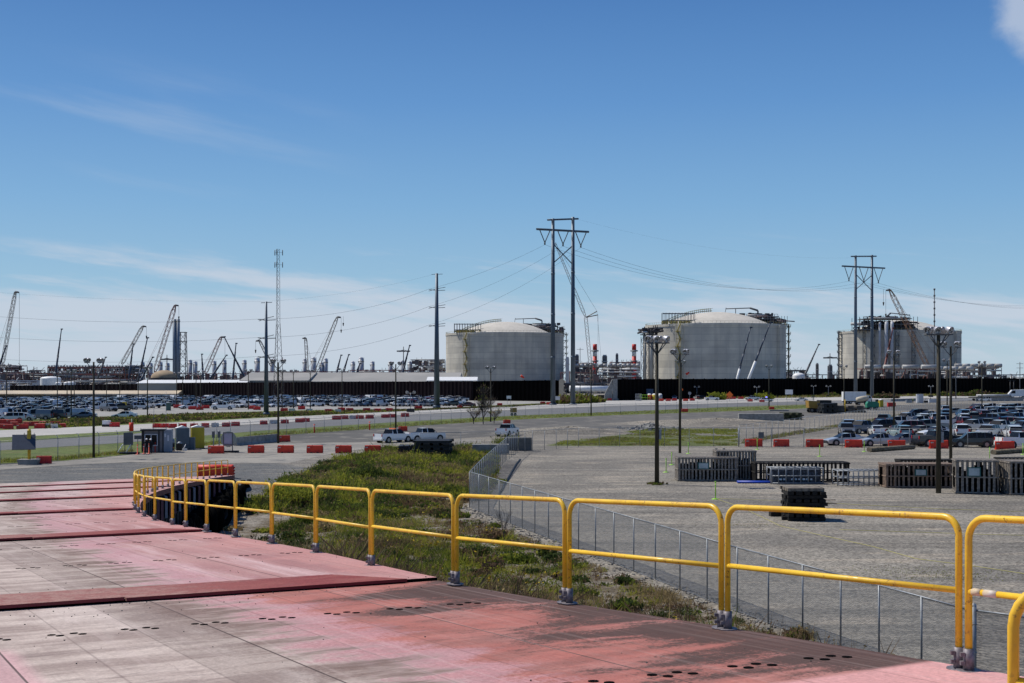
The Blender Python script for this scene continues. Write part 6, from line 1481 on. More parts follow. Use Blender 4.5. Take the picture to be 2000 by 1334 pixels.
timber_stack('mossy dark timbers at the end of the concrete block wall', 1531, 1569, 820, 806, 6, M('mossy_timber', (.05, .055, .022), (.03, .03, .02), 2, .9, lo=.4, hi=.6), 4, 5, .05)
for x0_, x1_, yb_, l in ((1443, 1531, 823, 'long low concrete block wall on the haul road edge'), (1503, 1541, 803, 'flat concrete slab behind the block wall'), (922, 990, 886, 'low concrete block behind the weeds by the fence corner'), (985, 1035, 880, 'dark concrete block inside the rounded fence')):
    A = G(x0_, yb_); B = G(x1_, yb_); h = {1443: 1.65, 1503: .35, 922: 1.1, 985: 1.6}[x0_]; root = empty('concrete_block', A); tag(root, l, 'concrete block'); n = max(2, int((B-A).length/3)); W = (B-A).length
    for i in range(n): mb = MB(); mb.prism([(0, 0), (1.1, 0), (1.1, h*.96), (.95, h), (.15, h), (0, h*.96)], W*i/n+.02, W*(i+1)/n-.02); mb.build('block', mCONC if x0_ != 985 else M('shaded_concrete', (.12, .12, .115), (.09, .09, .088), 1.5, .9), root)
def jersey(label, a, b, yb_, yb2, h=.95):
    A = G(a, yb_); B = G(b, yb2); root = empty('concrete_barrier', A, math.atan2(B.y-A.y, B.x-A.x)); tag(root, label, 'barrier'); W = (B-A).length; n = max(1, int(W/3.6))
    for i in range(n): mb = MB(); mb.prism([(-.32, 0), (.32, 0), (.32, .1), (.14, .35), (.1, h), (-.1, h), (-.14, .35), (-.32, .1)], W*i/n+.03, W*(i+1)/n-.03); mb.build('barrier_segment', mCONC, root)
jersey('long grey concrete barrier right of the yellow toilet', 460, 543, 871, 863, 1.15)
jersey('low concrete barrier before the tanker in the far gap', 1740, 1790, 784, 783); jersey('grey concrete barrier under the flatbed trailer', 1905, 1998, 784, 783, 1.5)
# logs
def logs(label, a, b, yb_, yb2, r, n=2):
    A = G(a, yb_); B = G(b, yb2); root = empty('log_pair', A); tag(root, label, 'log', 'logs lying at the lot edge'); d = B-A
    for i in range(n): mb = MB(); q = Vector((0, i*r*2.1, r)); mb.cyl(q, d+q, r, r*.9, n=10); mb.build('log', mLOG, root)
logs('mossy log pair in front of the middle parked cars', 1699, 1785, 883, 877, .28); logs('pale ended log pair at the right frame edge before the cars', 1942, 2040, 888, 881, .27)
# rip rap
rnd = random.Random(3); root = empty('rubble_heap', G(1271, 838)); tag(root, 'heap of pale broken rocks in the green field', 'rubble heap', kind='thing')
mb = MB()
for i in range(230):
    x = rnd.gauss(0, 2.0); y = rnd.gauss(0, 3.2); z = max(.0, 1.1-abs(x)*.28-abs(y)*.14)*rnd.uniform(.5, 1); s_ = rnd.uniform(.3, .8); mb.cbox((x, y, z), (s_, s_*.8, s_*.6), rnd.uniform(0, 3), ry=rnd.uniform(-.6, .6), rx=rnd.uniform(-.6, .6))
mb.build('broken_rock', M('rock_pale', (.24, .235, .22), (.12, .118, .112), .8, .95), root)
def bankmesh(label, px, yb_, rx_, ry_, h, mat_, name='earth_bank'):
    c = G(px, yb_); mb = MB(); n = 22; m2_ = 10; vv = []
    for j in range(m2_+1):
        for i in range(n): a = 2*math.pi*i/n; f_ = j/m2_; q = f_*(1+.18*math.sin(3*a+px)+.1*math.sin(7*a)); vv.append((math.cos(a)*rx_*q, math.sin(a)*ry_*q, h*(1-f_**1.6)*(1+.2*math.sin(5*a+j))-.03))
    mb.add(vv, [(j*n+i, j*n+(i+1) % n, (j+1)*n+(i+1) % n, (j+1)*n+i) for j in range(m2_) for i in range(n)], 0, True); o = mb.build(name, mat_); o.location = c; tag(o, label, None, kind='structure')
bankmesh('grey gravel bank between haul road and green field', 1110, 846, 12, 6, 1.0, MATS['ground']); bankmesh('grey gravel bank in front of the long block wall', 1400, 829, 20, 6, 1.1, MATS['ground'])
# ---------------------------------------------------------------- stanchions and rope
def stan():
    root = empty('stanchion'); tag(root, None, 'stanchion'); mb = MB(); mb.lathe([(0, .06), (.10, .055), (.24, .03), (.25, 0)], 14); mb.build('base', mMIL, root)
    mb = MB(); mb.cyl((0, 0, .04), (0, 0, 1.06), .035, n=8); mb.build('tube', mMIL, root); mb = MB(); mb.lathe([(.035, 1.04), (.06, 1.08), (.055, 1.13), (0, 1.15)], 10); mb.cyl((0, 0, .88), (0, 0, .92), .05, n=8); mb.build('cap', mMIL, root); return root
SK = Kind(stan)
for i, (x, yb_, l) in enumerate(((1397.5, 975, 'nearest, in front of the grey crate with the teal notice'), (1301, 922.5, 'just right of the lone gravel lot pole'), (1312, 908, 'second behind the lone gravel lot pole'), (1344.5, 886, 'right of the second gravel lot pole'), (1479, 878, 'before the leftmost barrier of the right lot fence'), (1601, 891.5, 'before the third barrier of the right lot fence'), (1688, 882, 'left of the middle log pair'), (1933, 897, 'before the tallest grey crate'), (1998, 888, 'at the right frame edge'))):
    SK.put(G(x, yb_), 0, 'lime green stanchion post %s' % l, 'lime green stanchions around the lot', 1.18)
def rope(label, pts):
    pts = [G(*p, .02) for p in pts]; o0 = pts[0].copy(); q = []
    for a, b in zip(pts[:-1], pts[1:]):
        for i in range(6): p = a+(b-a)*i/6; q.append(p-o0+Vector((0, 0, .0)))
    q.append(pts[-1]-o0); mb = MB(); mb.tube(q, .013, 5); o = mb.build('rope', mROPE); o.location = o0; tag(o, label, 'rope', 'yellow ropes lying on the gravel')
rope('yellow rope running from the nearest stanchion down to the right frame edge', [(1400, 975), (1450, 992), (1525, 1028), (1600, 1045), (1705, 1068), (1790, 1092), (1900, 1106), (2040, 1127)])
rope('faint yellow rope lying across the gravel behind the handrail', [(1400, 974), (1550, 979), (1690, 987), (1850, 995), (2040, 1001)])
rope('faint yellow rope at the far right behind the handrail', [(1640, 1035), (1800, 1040), (1900, 1044), (2040, 1047)])
root = empty('hose', G(990, 900)); tag(root, 'thin dark hose lying along the inside of the back fence', 'hose'); c0 = G(990, 900); mb = MB(); mb.tube([G(x, y, .05)-c0 for x, y in ((1016, 898), (1008, 908), (1000, 922), (992, 936), (985, 945), (982, 955), (975, 966))], .09, 6); mb.build('hose_line', mDARK, root)
# ---------------------------------------------------------------- gatehouse corner
def at(px, yb_, name, label, cat, rz=0., group=None): r_ = empty(name, G(px, yb_), rz); tag(r_, label, cat, group); return r_
root = at(298, 884, 'guard_booth', 'small guard booth with dark trim, white framed window and door', 'guard booth', .12)
mGB = M('booth_wall', (.20, .185, .19), None, 1, .6); mWF = M('white_frame', (.62, .62, .66), None, 1, .5); mGB2 = M('booth_side', (.28, .31, .36), None, 1, .6)
mb = MB(); mb.box(-1.3, 1.3, -.0, 1.9, .1, 2.65); mb.build('wall', mGB, root); mb = MB(); mb.box(-1.45, 1.45, -.2, 2.1, 2.66, 2.82); mb.build('roof', mDARK, root)
q = MB(); q.box(-.95, .62, -.05, -.01, .9, 2.2); wn_ = q.build('window', mGLASS, root); q = MB(); [q.box(x-.05, x+.05, -.08, -.055, .9, 2.2) for x in (-.9, -.16, .57)]; q.box(-.95, .62, -.08, -.055, 2.15, 2.25); q.box(-.95, .62, -.08, -.055, .82, .92); q.build('frame', mWF, wn_)
for x in (-1.24, -1.06, .76, 1.24): mb = MB(); mb.box(x-.06, x+.06, -.06, -.005, .1, 2.65); mb.build('corner_trim', mDARK, root)
mb = MB(); mb.box(1.31, 2.15, .0, 1.9, .1, 2.75); mb.build('side_cabinet', mGB2, root); mb = MB(); mb.box(1.4, 1.6, -.06, -.01, 1.9, 2.3); mb.box(1.75, 1.95, -.06, -.01, 1.4, 2.1); mb.build('meter', mWF, root)
mb = MB(); [mb.cyl((x, 1, 2.7), (x, 1, h_), .025, n=5) for x, h_ in ((-.0, 6.2), (1.45, 7.4))]; mb.build('antenna', mGALV, root)
for i, (x, yb_, m_, l) in enumerate(((356, 878, mTGREY, 'grey blue portable toilet with white roof beside the guard booth'), (385.5, 876, mTYEL, 'yellow portable toilet with white roof right of the grey one'), (243, 800, mTYEL, 'distant yellow portable toilet at the left lot edge'), (264, 800, mTBLUE, 'distant blue portable toilet at the left lot edge'), (329, 802, mTGREEN, 'distant dark green portable toilet at the left lot edge'), (1720, 795, mTYEL, 'distant yellow portable toilet right of the green machine'))):
    root = at(x, yb_, 'portable_toilet', l, 'toilet', .35 if i < 2 else .3, 'portable toilets'); s_ = 1.25 if i < 2 else 1.; w_ = .62*s_; H = 2.2*s_
    mb = MB(); mb.box(-w_, w_, -w_, w_, .12, H); [mb.box(-w_-.03, -w_, y-.05, y+.05, .2, H-.1) for y in (-.4, 0, .4)]; [mb.box(y-.05, y+.05, -w_-.03, -w_, .2, H-.1) for y in (-.45, 0, .45)]; mb.build('cabin', m_, root)
    mb = MB(); mb.add([(-w_-.05, -w_-.05, H), (w_+.05, -w_-.05, H), (w_+.05, w_+.05, H), (-w_-.05, w_+.05, H), (0, -w_-.05, H+.28), (0, w_+.05, H+.28)], [(0, 1, 4), (1, 2, 5, 4), (2, 3, 5), (3, 0, 4, 5), (3, 2, 1, 0)]); mb.build('roof', mWHITE, root)
    mb = MB(); mb.box(w_+.005, w_+.04, -w_*.75, w_*.75, .2, H-.15); d_ = mb.build('door', m_, root); mb = MB(); mb.box(w_+.045, w_+.07, -.3, -.1, H*.55, H*.72); mb.box(w_+.045, w_+.07, .1, .3, H*.55, H*.72); mb.build('vent', mWF, d_)
    mb = MB(); mb.box(-w_-.08, w_+.08, -w_-.08, w_+.08, 0, .11); mb.cyl((-w_*.5, w_*.5, H), (-w_*.5, w_*.5, H+.6), .05, n=6); mb.build('skid', mDARK, root)
root = at(254, 887, 'arrow_board_trailer', 'grey sign board trailer with white struts and an orange beacon flag', 'sign trailer', .1)
mb = MB(); mb.box(-.75, .35, -.05, .05, 1.1, 2.55); mb.build('sign_panel', mGSTEEL, root); mb = MB(); mb.cyl((-1.5, -.5, 0), (-.8, 0, 1.2), .055, n=6); mb.cyl((-.5, -.5, 0), (.1, 0, 1.2), .055, n=6); mb.build('white_strut', mWHITE, root)
mb = MB(); mb.cyl((.2, 0, .2), (.2, 0, 4.2), .05, n=6); mb.cyl((-.6, 0, .2), (-.6, 0, 2.4), .05, n=6); mb.build('mast', mGALV, root); mb = MB(); mb.cyl((.15, 0, 2.75), (.15, 0, 3.75), .26, n=10); mb.build('orange_drum', mORG, root); mb = MB(); mb.box(-1.4, 1.0, -.6, .6, .05, .25); mb.build('trailer_frame', mDARK, root)
mb = MB(); mb.cyl((.9, 0, .2), (.9, 0, 1.9), .04, n=6); mb.cbox((.9, 0, 2.0), (.8, .2, .45)); mb.build('control_box', mGSTEEL, root)
root = at(57, 907, 'solar_sign', 'tilted grey solar panel on a yellow post in a concrete base', 'solar sign', .1)
mb = MB(); mb.prism([(-.9, 0), (.9, 0), (1.05, .55), (-1.05, .55)], -.8, .8, 'y'); mb.build('concrete_base', mCONC, root); mb = MB(); mb.cyl((0, 0, .5), (0, 0, 3.7), .16, n=8); mb.cbox((0, 0, 3.1), (.34, .34, .9)); mb.build('post', mYEL2, root)
mb = MB(); mb.cbox((-.4, -.5, 2.35), (2.3, 2.0, .08), .25, rx=R(48)); mb.build('solar_panel', M('panel_blue', (.07, .08, .10), None, 3, .35), root); mb = MB(); mb.cyl((-.5, 0, 2.5), (-.5, 0, 3.3), .04, n=6); mb.cyl((.5, 0, 2.5), (.5, 0, 3.3), .04, n=6); mb.cyl((-.5, 0, 2.6), (.5, 0, 2.6), .04, n=6); mb.build('panel_bracket', mGSTEEL, root)
root = at(445, 884, 'message_board', 'white framed message board on a dark base behind the first orange barrier', 'sign', .1)
mb = MB(); mb.box(-.45, .5, -.05, .05, .9, 2.35); mb.build('board', M('board_lilac', (.42, .42, .5), None, 1, .5), root); mb = MB(); [mb.box(a, b, -.09, .09, .1, 2.45) for a, b in ((-.55, -.45), (.5, .6))]; mb.box(-.55, .6, -.09, .09, 2.35, 2.47); mb.box(-.45, .5, -.09, .09, .95, 1.05); mb.build('frame', mGSTEEL, root); mb = MB(); mb.cbox((.3, 0, .12), (2.0, 1.0, .22)); mb.build('base', mDARK, root)
mb = MB(); mb.cyl((0, .6, 1.6), (0, .66, 1.6), .95, n=20); mb.build('round_disc', M('disc_pale', (.35, .4, .35), None, 1, .5), root)
for i, (x, yb_, l) in enumerate(((268.5, 888, 'leftmost, by the sign board trailer'), (281, 887, 'left of the first guard'), (291, 886.5, 'between the two guards'), (303, 884, 'right of the two guards'), (338, 880, 'by the grill right of the booth'))):
    root = at(x, yb_, 'delineator_post', 'slim orange delineator post %s' % l, 'delineator', 0, 'orange delineators by the gatehouse'); mb = MB(); mb.lathe([(0, 1.25), (.05, 1.24), (.06, .1), (.22, .06), (.24, 0)], 10); mb.build('post_body', mORG, root); mb = MB(); mb.cyl((0, 0, .85), (0, 0, .95), .066, n=10); mb.build('reflective_band', mWHITE, root)
root = at(312.5, 881, 'bollard', 'thick yellow bollard in front of the guard booth', 'bollard'); mb = MB(); mb.cyl((0, 0, 0), (0, 0, 1.25), .26, n=12); mb.build('post', mYEL2, root); mb = MB(); mb.lathe([(.26, 1.25), (.2, 1.33), (0, 1.37)], 12); mb.build('cap', mYEL2, root)
root = at(327, 882, 'barbecue_grill', 'large trailer grill with grey lid between booth and grey toilet', 'grill', .1); mb = MB(); mb.cyl((-.85, 0, 1.15), (.85, 0, 1.15), .42, n=12); mb.build('lid', mGALV, root); mb = MB(); mb.box(-.85, .85, -.4, .4, .55, 1.05); [mb.cyl((x, y, 0), (x, y, .6), .04, n=5) for x in (-.8, .8) for y in (-.35, .35)]; mb.build('fire_box', mDARK, root); [MB().cyl((x, -.5, .3), (x, -.38, .3), .3, n=12).build('wheel', mRUB, root) for x in (-.3, .5)]
root = at(351, 880, 'bin', 'black bin with pale bag in front of the grey toilet', 'bin'); mb = MB(); mb.box(-.35, .35, -.3, .3, 0, .85); mb.build('bin_body', mDARK, root); mb = MB(); mb.lathe([(.3, .85), (.32, .98), (.15, 1.1), (0, 1.12)], 8); mb.build('bag', mGALV, root)
root = at(357, 880.5, 'sandwich_board', 'white slanted stand leaning beside the black bin', 'stand'); mb = MB(); mb.cyl((0, -.2, 0), (.35, .1, .8), .05, n=5); mb.build('strut', mWHITE, root); mb = MB(); mb.box(-.1, .5, .1, .16, 0, .3); mb.build('foot', mWHITE, root)
root = at(375, 878, 'handwash_station', 'dark handwash stand between grey and yellow toilets', 'stand'); mb = MB(); mb.box(-.35, .35, -.3, .3, 0, 1.55); mb.build('cabinet', mTGREY, root); mb = MB(); mb.cyl((-.5, 0, 0), (-.5, 0, 1.9), .04, n=5); mb.build('pole', mGALV, root)
for x, l in ((417, 'left'), (428, 'right')): root = at(x, 878, 'meter_post', '%s of two slim grey posts on the grass above the first orange barrier' % l, 'post', 0, 'slim posts behind the first orange barrier'); mb = MB(); mb.cyl((0, 0, 0), (0, 0, 2.4), .08, n=6); mb.build('post_shaft', mGALV, root); mb = MB(); mb.cbox((0, -.05, 1.9), (.34, .2, .8)); mb.build('meter_box', mGSTEEL, root)
# two guards
def person(px, yb_, rz, label, hat, pose=0, vest=False):
    root = at(px, yb_, 'person', label, 'person', rz, None); me = bpy.data.meshes.new('body')
    V = [(0, 0, .95), (0, 0, 1.15), (0, .01, 1.38), (0, 0, 1.5), (0, -.01, 1.58), (0, 0, 1.72),
         (.19, 0, 1.42), (.27, -.02, 1.15), (.24, -.14, .92), (-.19, 0, 1.42), (-.27, -.03, 1.15), (-.2, -.22, 1.0),
         (.10, 0, .90), (.12, -.02, .50), (.12, .02, .09), (.13, -.14, .04), (-.10, 0, .90), (-.12, .03, .50), (-.13, .06, .09), (-.14, -.10, .04), (.235, -.19, .85), (-.18, -.28, .96)]
    E = [(0, 1), (1, 2), (2, 3), (3, 4), (4, 5), (2, 6), (6, 7), (7, 8), (2, 9), (9, 10), (10, 11), (0, 12), (12, 13), (13, 14), (14, 15), (0, 16), (16, 17), (17, 18), (18, 19), (8, 20), (11, 21)]
    r_ = [.15, .14, .17, .06, .09, .085, .075, .055, .04, .075, .055, .04, .10, .075, .05, .045, .10, .075, .05, .045, .03, .03]
    me.from_pydata(V, E, []); me.materials.append(mCLOTH); o = bpy.data.objects.new('body', me); COL.objects.link(o); o.parent = root
    sk = o.modifiers.new('skin', 'SKIN'); 
    for i, q in enumerate(me.skin_vertices[0].data): q.radius = (r_[i], r_[i]*.8 if i < 3 else r_[i]); q.use_root = (i == 0)
    sb = o.modifiers.new('sub', 'SUBSURF'); sb.levels = 2; sb.render_levels = 2
    mb = MB(); mb.lathe([(0, 1.845), (.07, 1.83), (.12, 1.78), (.135, 1.72), (.17, 1.715)], 12); mb.build('hard_hat', hat, root)
    mb = MB(); mb.lathe([(.0, 1.55), (.06, 1.57), (.085, 1.63), (.082, 1.70), (.0, 1.70)], 10, (0, -.035, 0)); mb.build('face', mSKIN, root)
    if vest: mb = MB(); mb.lathe([(.17, 1.1), (.19, 1.28), (.18, 1.42), (.1, 1.5)], 12); mb.build('vest', mHIVIS, root)
    return root
person(286.5, 886, .3, 'person in black clothes with yellow collar and pale hard hat standing by the booth', mSIGNW, 0)
person(294.5, 886.5, -.2, 'person in dark navy clothes with white hard hat standing before the booth window', mWHITE, 1)
person(1783, 788, .2, 'distant person in a bright yellow vest beside a grey cabinet', mHIVIS, 0, True)
# ---------------------------------------------------------------- machines and trucks behind the right lot, gate zone
def wheels(root, xs, W, r, z=None):
    for x in xs:
        for s_ in (-1, 1): mb = MB(); mb.cyl((x, s_*W, r), (x, s_*(W-.35), r), r, n=14); o = mb.build('wheel', mRUB, root); mb = MB(); mb.cyl((x, s_*(W+.01), r), (x, s_*(W-.02), r), r*.5, n=10); mb.build('rim', mRIM, o)
root = at(1671, 789, 'box_truck', 'white box truck parked sideways under the farther pylon', 'truck', R(4)); mb = MB(); mb.box(-4.6, 3.4, -1.25, 1.25, 1.1, 4.3); mb.build('cargo_box', mWHITE, root)
mb = MB(); mb.prism([(3.5, .7), (5.6, .7), (5.6, 1.9), (5.0, 2.9), (3.5, 3.1)], -1.15, 1.15, 'y'); mb.build('cab', mWHITE, root); mb = MB(); mb.prism([(4.4, 2.0), (5.3, 2.0), (4.95, 2.75), (4.4, 2.8)], -1.17, 1.17, 'y'); mb.build('window', mGLASS, root); mb = MB(); mb.box(-4.6, 5.5, -.5, .5, .7, 1.05); mb.build('chassis', mDARK, root); wheels(root, (-3.2, -2.1, 4.4), 1.2, .52)
root = at(1602, 806, 'dump_truck', 'yellow tipper with a black hopper left of the dark block pile', 'truck', R(6)); mb = MB(); mb.prism([(-3.4, 1.3), (-.6, 1.1), (-.6, 3.0), (-3.6, 3.2)], -1.3, 1.3, 'y'); mb.build('tipper_body', M('plant_yellow', (.42, .24, .04), (.33, .19, .04), .6, .6), root)
mb = MB(); mb.box(-.5, 2.6, -1.3, 1.3, 1.2, 3.3); mb.box(2.7, 4.2, -1.2, 1.2, .9, 2.6); mb.build('hopper', mDARK, root); mb = MB(); mb.box(-3.4, 4.2, -.5, .5, .8, 1.15); mb.build('chassis', mDARK, root); wheels(root, (-2.6, -1.2, 3.3), 1.25, .65); mb = MB(); mb.cyl((-1.9, 0, 3.2), (-1.9, 0, 4.2), .08, n=5); mb.cbox((-1.9, 0, 4.2), (.9, .5, .2)); mb.build('beacon', mGSTEEL, root)
root = at(1684, 791, 'concrete_mixer', 'cream coloured tank trailer in front of the box truck', 'trailer', R(10)); mb = MB(); mb.lathe([(0, -2.2), (.9, -1.9), (1.05, 0), (.9, 1.7), (.4, 2.3), (0, 2.3)], 12, (0, 0, 2.0), q=Matrix.Rotation(R(80), 4, 'Y').to_quaternion()); mb.build('drum', M('cream', (.5, .44, .33), None, 2, .6), root); mb = MB(); mb.box(-2.4, 2.8, -.9, .9, .7, 1.0); mb.build('chassis', mDARK, root); wheels(root, (-1.6, 1.6), 1.0, .5)
root = at(1704, 800, 'green_generator', 'green compressor machine with dark hoses behind the right lot', 'machine', R(6)); mb = MB(); mb.prism([(-1.9, .6), (1.7, .6), (1.7, 1.8), (1.2, 2.3), (-1.5, 2.3), (-1.9, 1.7)], -.8, .8, 'y'); mb.build('housing', mGRN, root); mb = MB(); mb.cyl((-.3, 0, 2.3), (-.3, 0, 3.0), .12, n=6); mb.box(1.0, 1.6, -.4, .4, 2.3, 2.9); mb.build('exhaust', mDARK, root); wheels(root, (-1.0, .9), .95, .42)
root = at(1741, 795, 'red_container', 'small red container right of the distant yellow toilet', 'container'); mb = MB(); mb.box(-1.2, 1.2, -.6, .6, .1, 1.3); mb.build('shell', mRED, root); mb = MB(); mb.box(-1.25, 1.25, -.65, .65, 1.3, 1.4); mb.build('lid', mRED, root)
root = at(1797, 787.5, 'equipment_cabinet', 'tall white equipment cabinet with a ladder behind the right lot', 'cabinet'); mb = MB(); mb.box(-1.3, 1.0, -.7, .7, .1, 3.3); mb.build('cabinet_body', mSTEELW, root); mb = MB(); mb.box(-1.25, -.6, -.78, -.71, .3, 3.1); mb.build('door', mWHITE, root); mb = MB(); mb.box(1.5, 3.3, -.5, .5, .2, .9); mb.cyl((1.2, 0, 0), (2.2, 0, 2.), .05, n=5); mb.build('side_unit', mDARK, root)
root = at(1822, 788, 'generator', 'pale grey generator right of the tall white cabinet', 'generator'); mb = MB(); mb.box(-1.5, 1.5, -.6, .6, .3, 1.6); mb.build('housing', mSTEELW, root); mb = MB(); mb.cyl((-.8, 0, 1.6), (-.8, 0, 2.2), .1, n=6); mb.build('exhaust', mDARK, root)
root = at(1775, 788, 'generator', 'low grey unit left of the person in the yellow vest', 'generator'); mb = MB(); mb.box(-1.0, 1.0, -.6, .6, .2, 1.2); mb.build('housing', mGALV, root); mb = MB(); mb.box(-.3, .3, -.3, .3, 1.2, 1.4); mb.build('filler', mDARK, root)
root = at(1937, 783, 'flatbed_trailer', 'long flatbed trailer loaded with white pipe behind the right lot', 'trailer', R(2)); mb = MB(); mb.box(-9, 8, -1.2, 1.2, 1.3, 1.65); mb.build('deck', mDARK, root); wheels(root, (-7, -5.7, 5.5, 6.8), 1.2, .5)
for y in (-.6, .5): mb = MB(); mb.cyl((-6, y, 2.15), (7.5, y, 2.15), .45, n=10); mb.build('pipe', mPIPE, root)
root = at(1984, 779, 'white_tractor_truck', 'white truck with raised nose at the right frame edge', 'truck', R(170)); mb = MB(); mb.prism([(-4, 1.2), (3.0, 1.0), (3.2, 2.3), (1.8, 3.9), (-4, 4.2)], -1.3, 1.3, 'y'); mb.build('body', mWHITE, root); mb = MB(); mb.prism([(.4, 2.4), (2.5, 2.4), (1.6, 3.6), (.4, 3.7)], -1.33, 1.33, 'y'); mb.build('window', mGLASS, root); wheels(root, (-3, 2), 1.25, .6)
for px, l in ((1973, 'left'), (1980, 'right')): root = at(px, 778, 'goal_post', '%s black upright post beside the white truck at right' % l, 'post', 0, 'black posts by the white truck'); mb = MB(); mb.cyl((0, 0, 0), (0, 0, 8.), .22, n=8); mb.build('post_shaft', mDARK, root); mb = MB(); mb.cbox((0, 0, 8.05), (1.6, .2, .15)); mb.build('post_cap', mDARK, root)
root = at(1160, 775, 'tanker_trailer', 'shiny white tanker trailer crossing the open wall gap', 'tanker', R(2)); mb = MB(); L = 12; mb.cyl((-L, 0, 4.0), (L*.72, 0, 3.8), 1.45, n=16); mb.lathe([(1.45, 0), (1.0, .5), (0, .7)], 16, (L*.72, 0, 3.8), q=Matrix.Rotation(R(90), 4, 'Y').to_quaternion()); mb.build('tank', mWHITE, root); mb = MB(); mb.box(-L, L*.7, -.6, .6, 1.6, 2.2); mb.build('chassis', mGSTEEL, root); wheels(root, (-8, -6.4, 6), 1.3, .55)
root = at(1098, 757, 'site_fence_screen', 'low brown yellow building strip behind the open wall gap', 'building'); mb = MB(); mb.box(0, 36, 0, 3, 0, 2.2); mb.build('wall', M('brown_strip', (.11, .10, .09), None, .2, .8), root); mb = MB(); mb.box(-.3, 36.3, -.3, 3.3, 2.2, 2.6); mb.build('roof', mBEIGE, root)
for i, (x, w_, l) in enumerate(((1243, 15, 'left'), (1269, 13, 'right'))):
    root = at(x, 781, 'steel_container', '%s of two blue ribbed steel containers standing before the black wall' % l, 'container', 0, 'blue containers at the black wall'); W = w_*530/F; H = 5.4 if i == 0 else 4.6; mb = MB(); mb.box(-W/2, W/2, 0, .12, 0 if i == 0 else 2.2, H); [mb.box(-W/2+k*W/7, -W/2+k*W/7+.12, -.12, 0, 0 if i == 0 else 2.2, H) for k in range(8)]; mb.build('ribbed_side', M('container_blue', (.03, .07, .14), (.08, .12, .19), 2, .6), root); mb = MB(); mb.box(-W/2, W/2, .12, 2.4, .1 if i == 0 else 0, H-.1); mb.build('body', mDARK, root)
for i, (x, m_, l) in enumerate(((1268, mRED, 'red'), (1278, mTYEL, 'yellow'), (1289, mGALV, 'grey'))): root = at(x, 781.5, 'storage_drum', '%s domed drum behind the barriers before the black wall' % l, 'drum', 0, 'coloured drums before the black wall'); mb = MB(); mb.cyl((0, 0, 0), (0, 0, 2.3), .95, n=14); mb.build('drum_shell', m_, root); mb = MB(); mb.lathe([(.95, 2.3), (.6, 2.65), (0, 2.75)], 14); mb.build('drum_lid', mWHITE, root)
root = at(1274, 780, 'scissor_lift', 'orange yellow platform lift above the coloured drums', 'lift'); mb = MB(); mb.box(-1.2, 1.2, -.6, .6, 3.3, 4.2); mb.build('basket', mORSIGN, root); mb = MB(); mb.cyl((-1, 0, 0), (1, 0, 3.3), .1, n=5); mb.cyl((1, 0, 0), (-1, 0, 3.3), .1, n=5); mb.build('scissor_arm', mGSTEEL, root)
root = at(1260, 782, 'railing_frame', 'lime yellow railing frame between container and red drum', 'railing'); mb = MB(); [mb.cyl((-2+i, 0, 0), (-2+i, 0, 2.3), .07, n=5) for i in range(5)]; mb.build('upright', mMIL, root); mb = MB(); [mb.cyl((-2, 0, z), (2, 0, z), .07, n=5) for z in (1.1, 2.3)]; mb.build('bar', mMIL, root)
root = at(1247, 783, 'white_cage', 'white wire cage before the left blue container', 'cage'); mb = MB(); [mb.cyl((-1.2+i*.4, 0, .2), (-1.2+i*.4, 0, 2.8), .05, n=4) for i in range(7)]; [mb.cyl((-1.2, 0, z), (1.2, 0, z), .05, n=4) for z in (.4, 1.6, 2.8)]; mb.build('wire_bars', mSIGNW, root); mb = MB(); mb.box(-1.2, 1.2, .1, 1.2, .1, .5); mb.build('tray', mGALV, root)
root = at(1203, 781, 'black_tank_row', 'row of black upright cylinders with white caps in the wall gap', 'tank row')
for i in range(4): mb = MB(); mb.cyl((-1.8+i*1.1, 0, .2), (-1.8+i*1.1, 0, 2.6), .5, n=10); o = mb.build('cylinder', mDARK, root); mb = MB(); mb.cyl((-1.8+i*1.1, 0, 2.6), (-1.8+i*1.1, 0, 2.85), .28, n=8); mb.build('cap', mWHITE, o)
root = at(1180, 780, 'dark_vehicle', 'dark low farm trailer beside the red barriers in the wall gap', 'trailer'); mb = MB(); mb.prism([(-3.2, .5), (3, .4), (3, 1.2), (1.2, 1.3), (.6, 1.9), (-2.8, 1.9)], -1, 1, 'y'); mb.build('body', mDARK, root); wheels(root, (-2, 2), 1.05, .45)
root = at(1150, 781, 'white_trailer', 'small pale trailer behind the thin wall gap pole', 'trailer'); mb = MB(); mb.box(-1.8, 1.8, -1, 1, .6, 2.3); mb.build('body', mSTEELW, root); wheels(root, (-.8, .8), 1.05, .4)
for px, yb_, l in ((224, 806, 0),): pass
root = at(208, 834, 'generator', 'white and dark generator on the grass beside the larger red barrier', 'generator'); mb = MB(); mb.box(-.6, .6, -.6, .6, .5, 1.2); mb.build('housing', mWHITE, root); mb = MB(); mb.box(-.65, .65, -.65, .65, 0, .5); mb.build('base', mDARK, root)
# signs
def sign(px, yb_, yt, label, shape, m_, w_=1.4, legs=1, name='road_sign'):
    root = at(px, yb_, name, label, 'sign'); z = root.location.y; H = (yb_-yt)*z/F; mb = MB()
    for x in ((0,) if legs == 1 else (-w_*.35, w_*.35)): mb.cyl((x, 0, 0), (x, 0, H-.3), .06, n=6)
    mb.build('post', mGALV, root); mb = MB()
    if shape == 'diamond': s_ = w_*.7; mb.prism([(0, H-2*s_), (s_, H-s_), (0, H), (-s_, H-s_)], -.10, -.06, 'y')
    elif shape == 'oct': mb.prism([(w_/2*math.cos(R(22.5+45*i)), H-w_/2+w_/2*math.sin(R(22.5+45*i))) for i in range(8)], -.10, -.06, 'y')
    else: mb.prism([(-w_/2, H-w_*.62), (w_/2, H-w_*.62), (w_/2, H), (-w_/2, H)], -.10, -.06, 'y')
    mb.build('sign_face', m_, root); return root
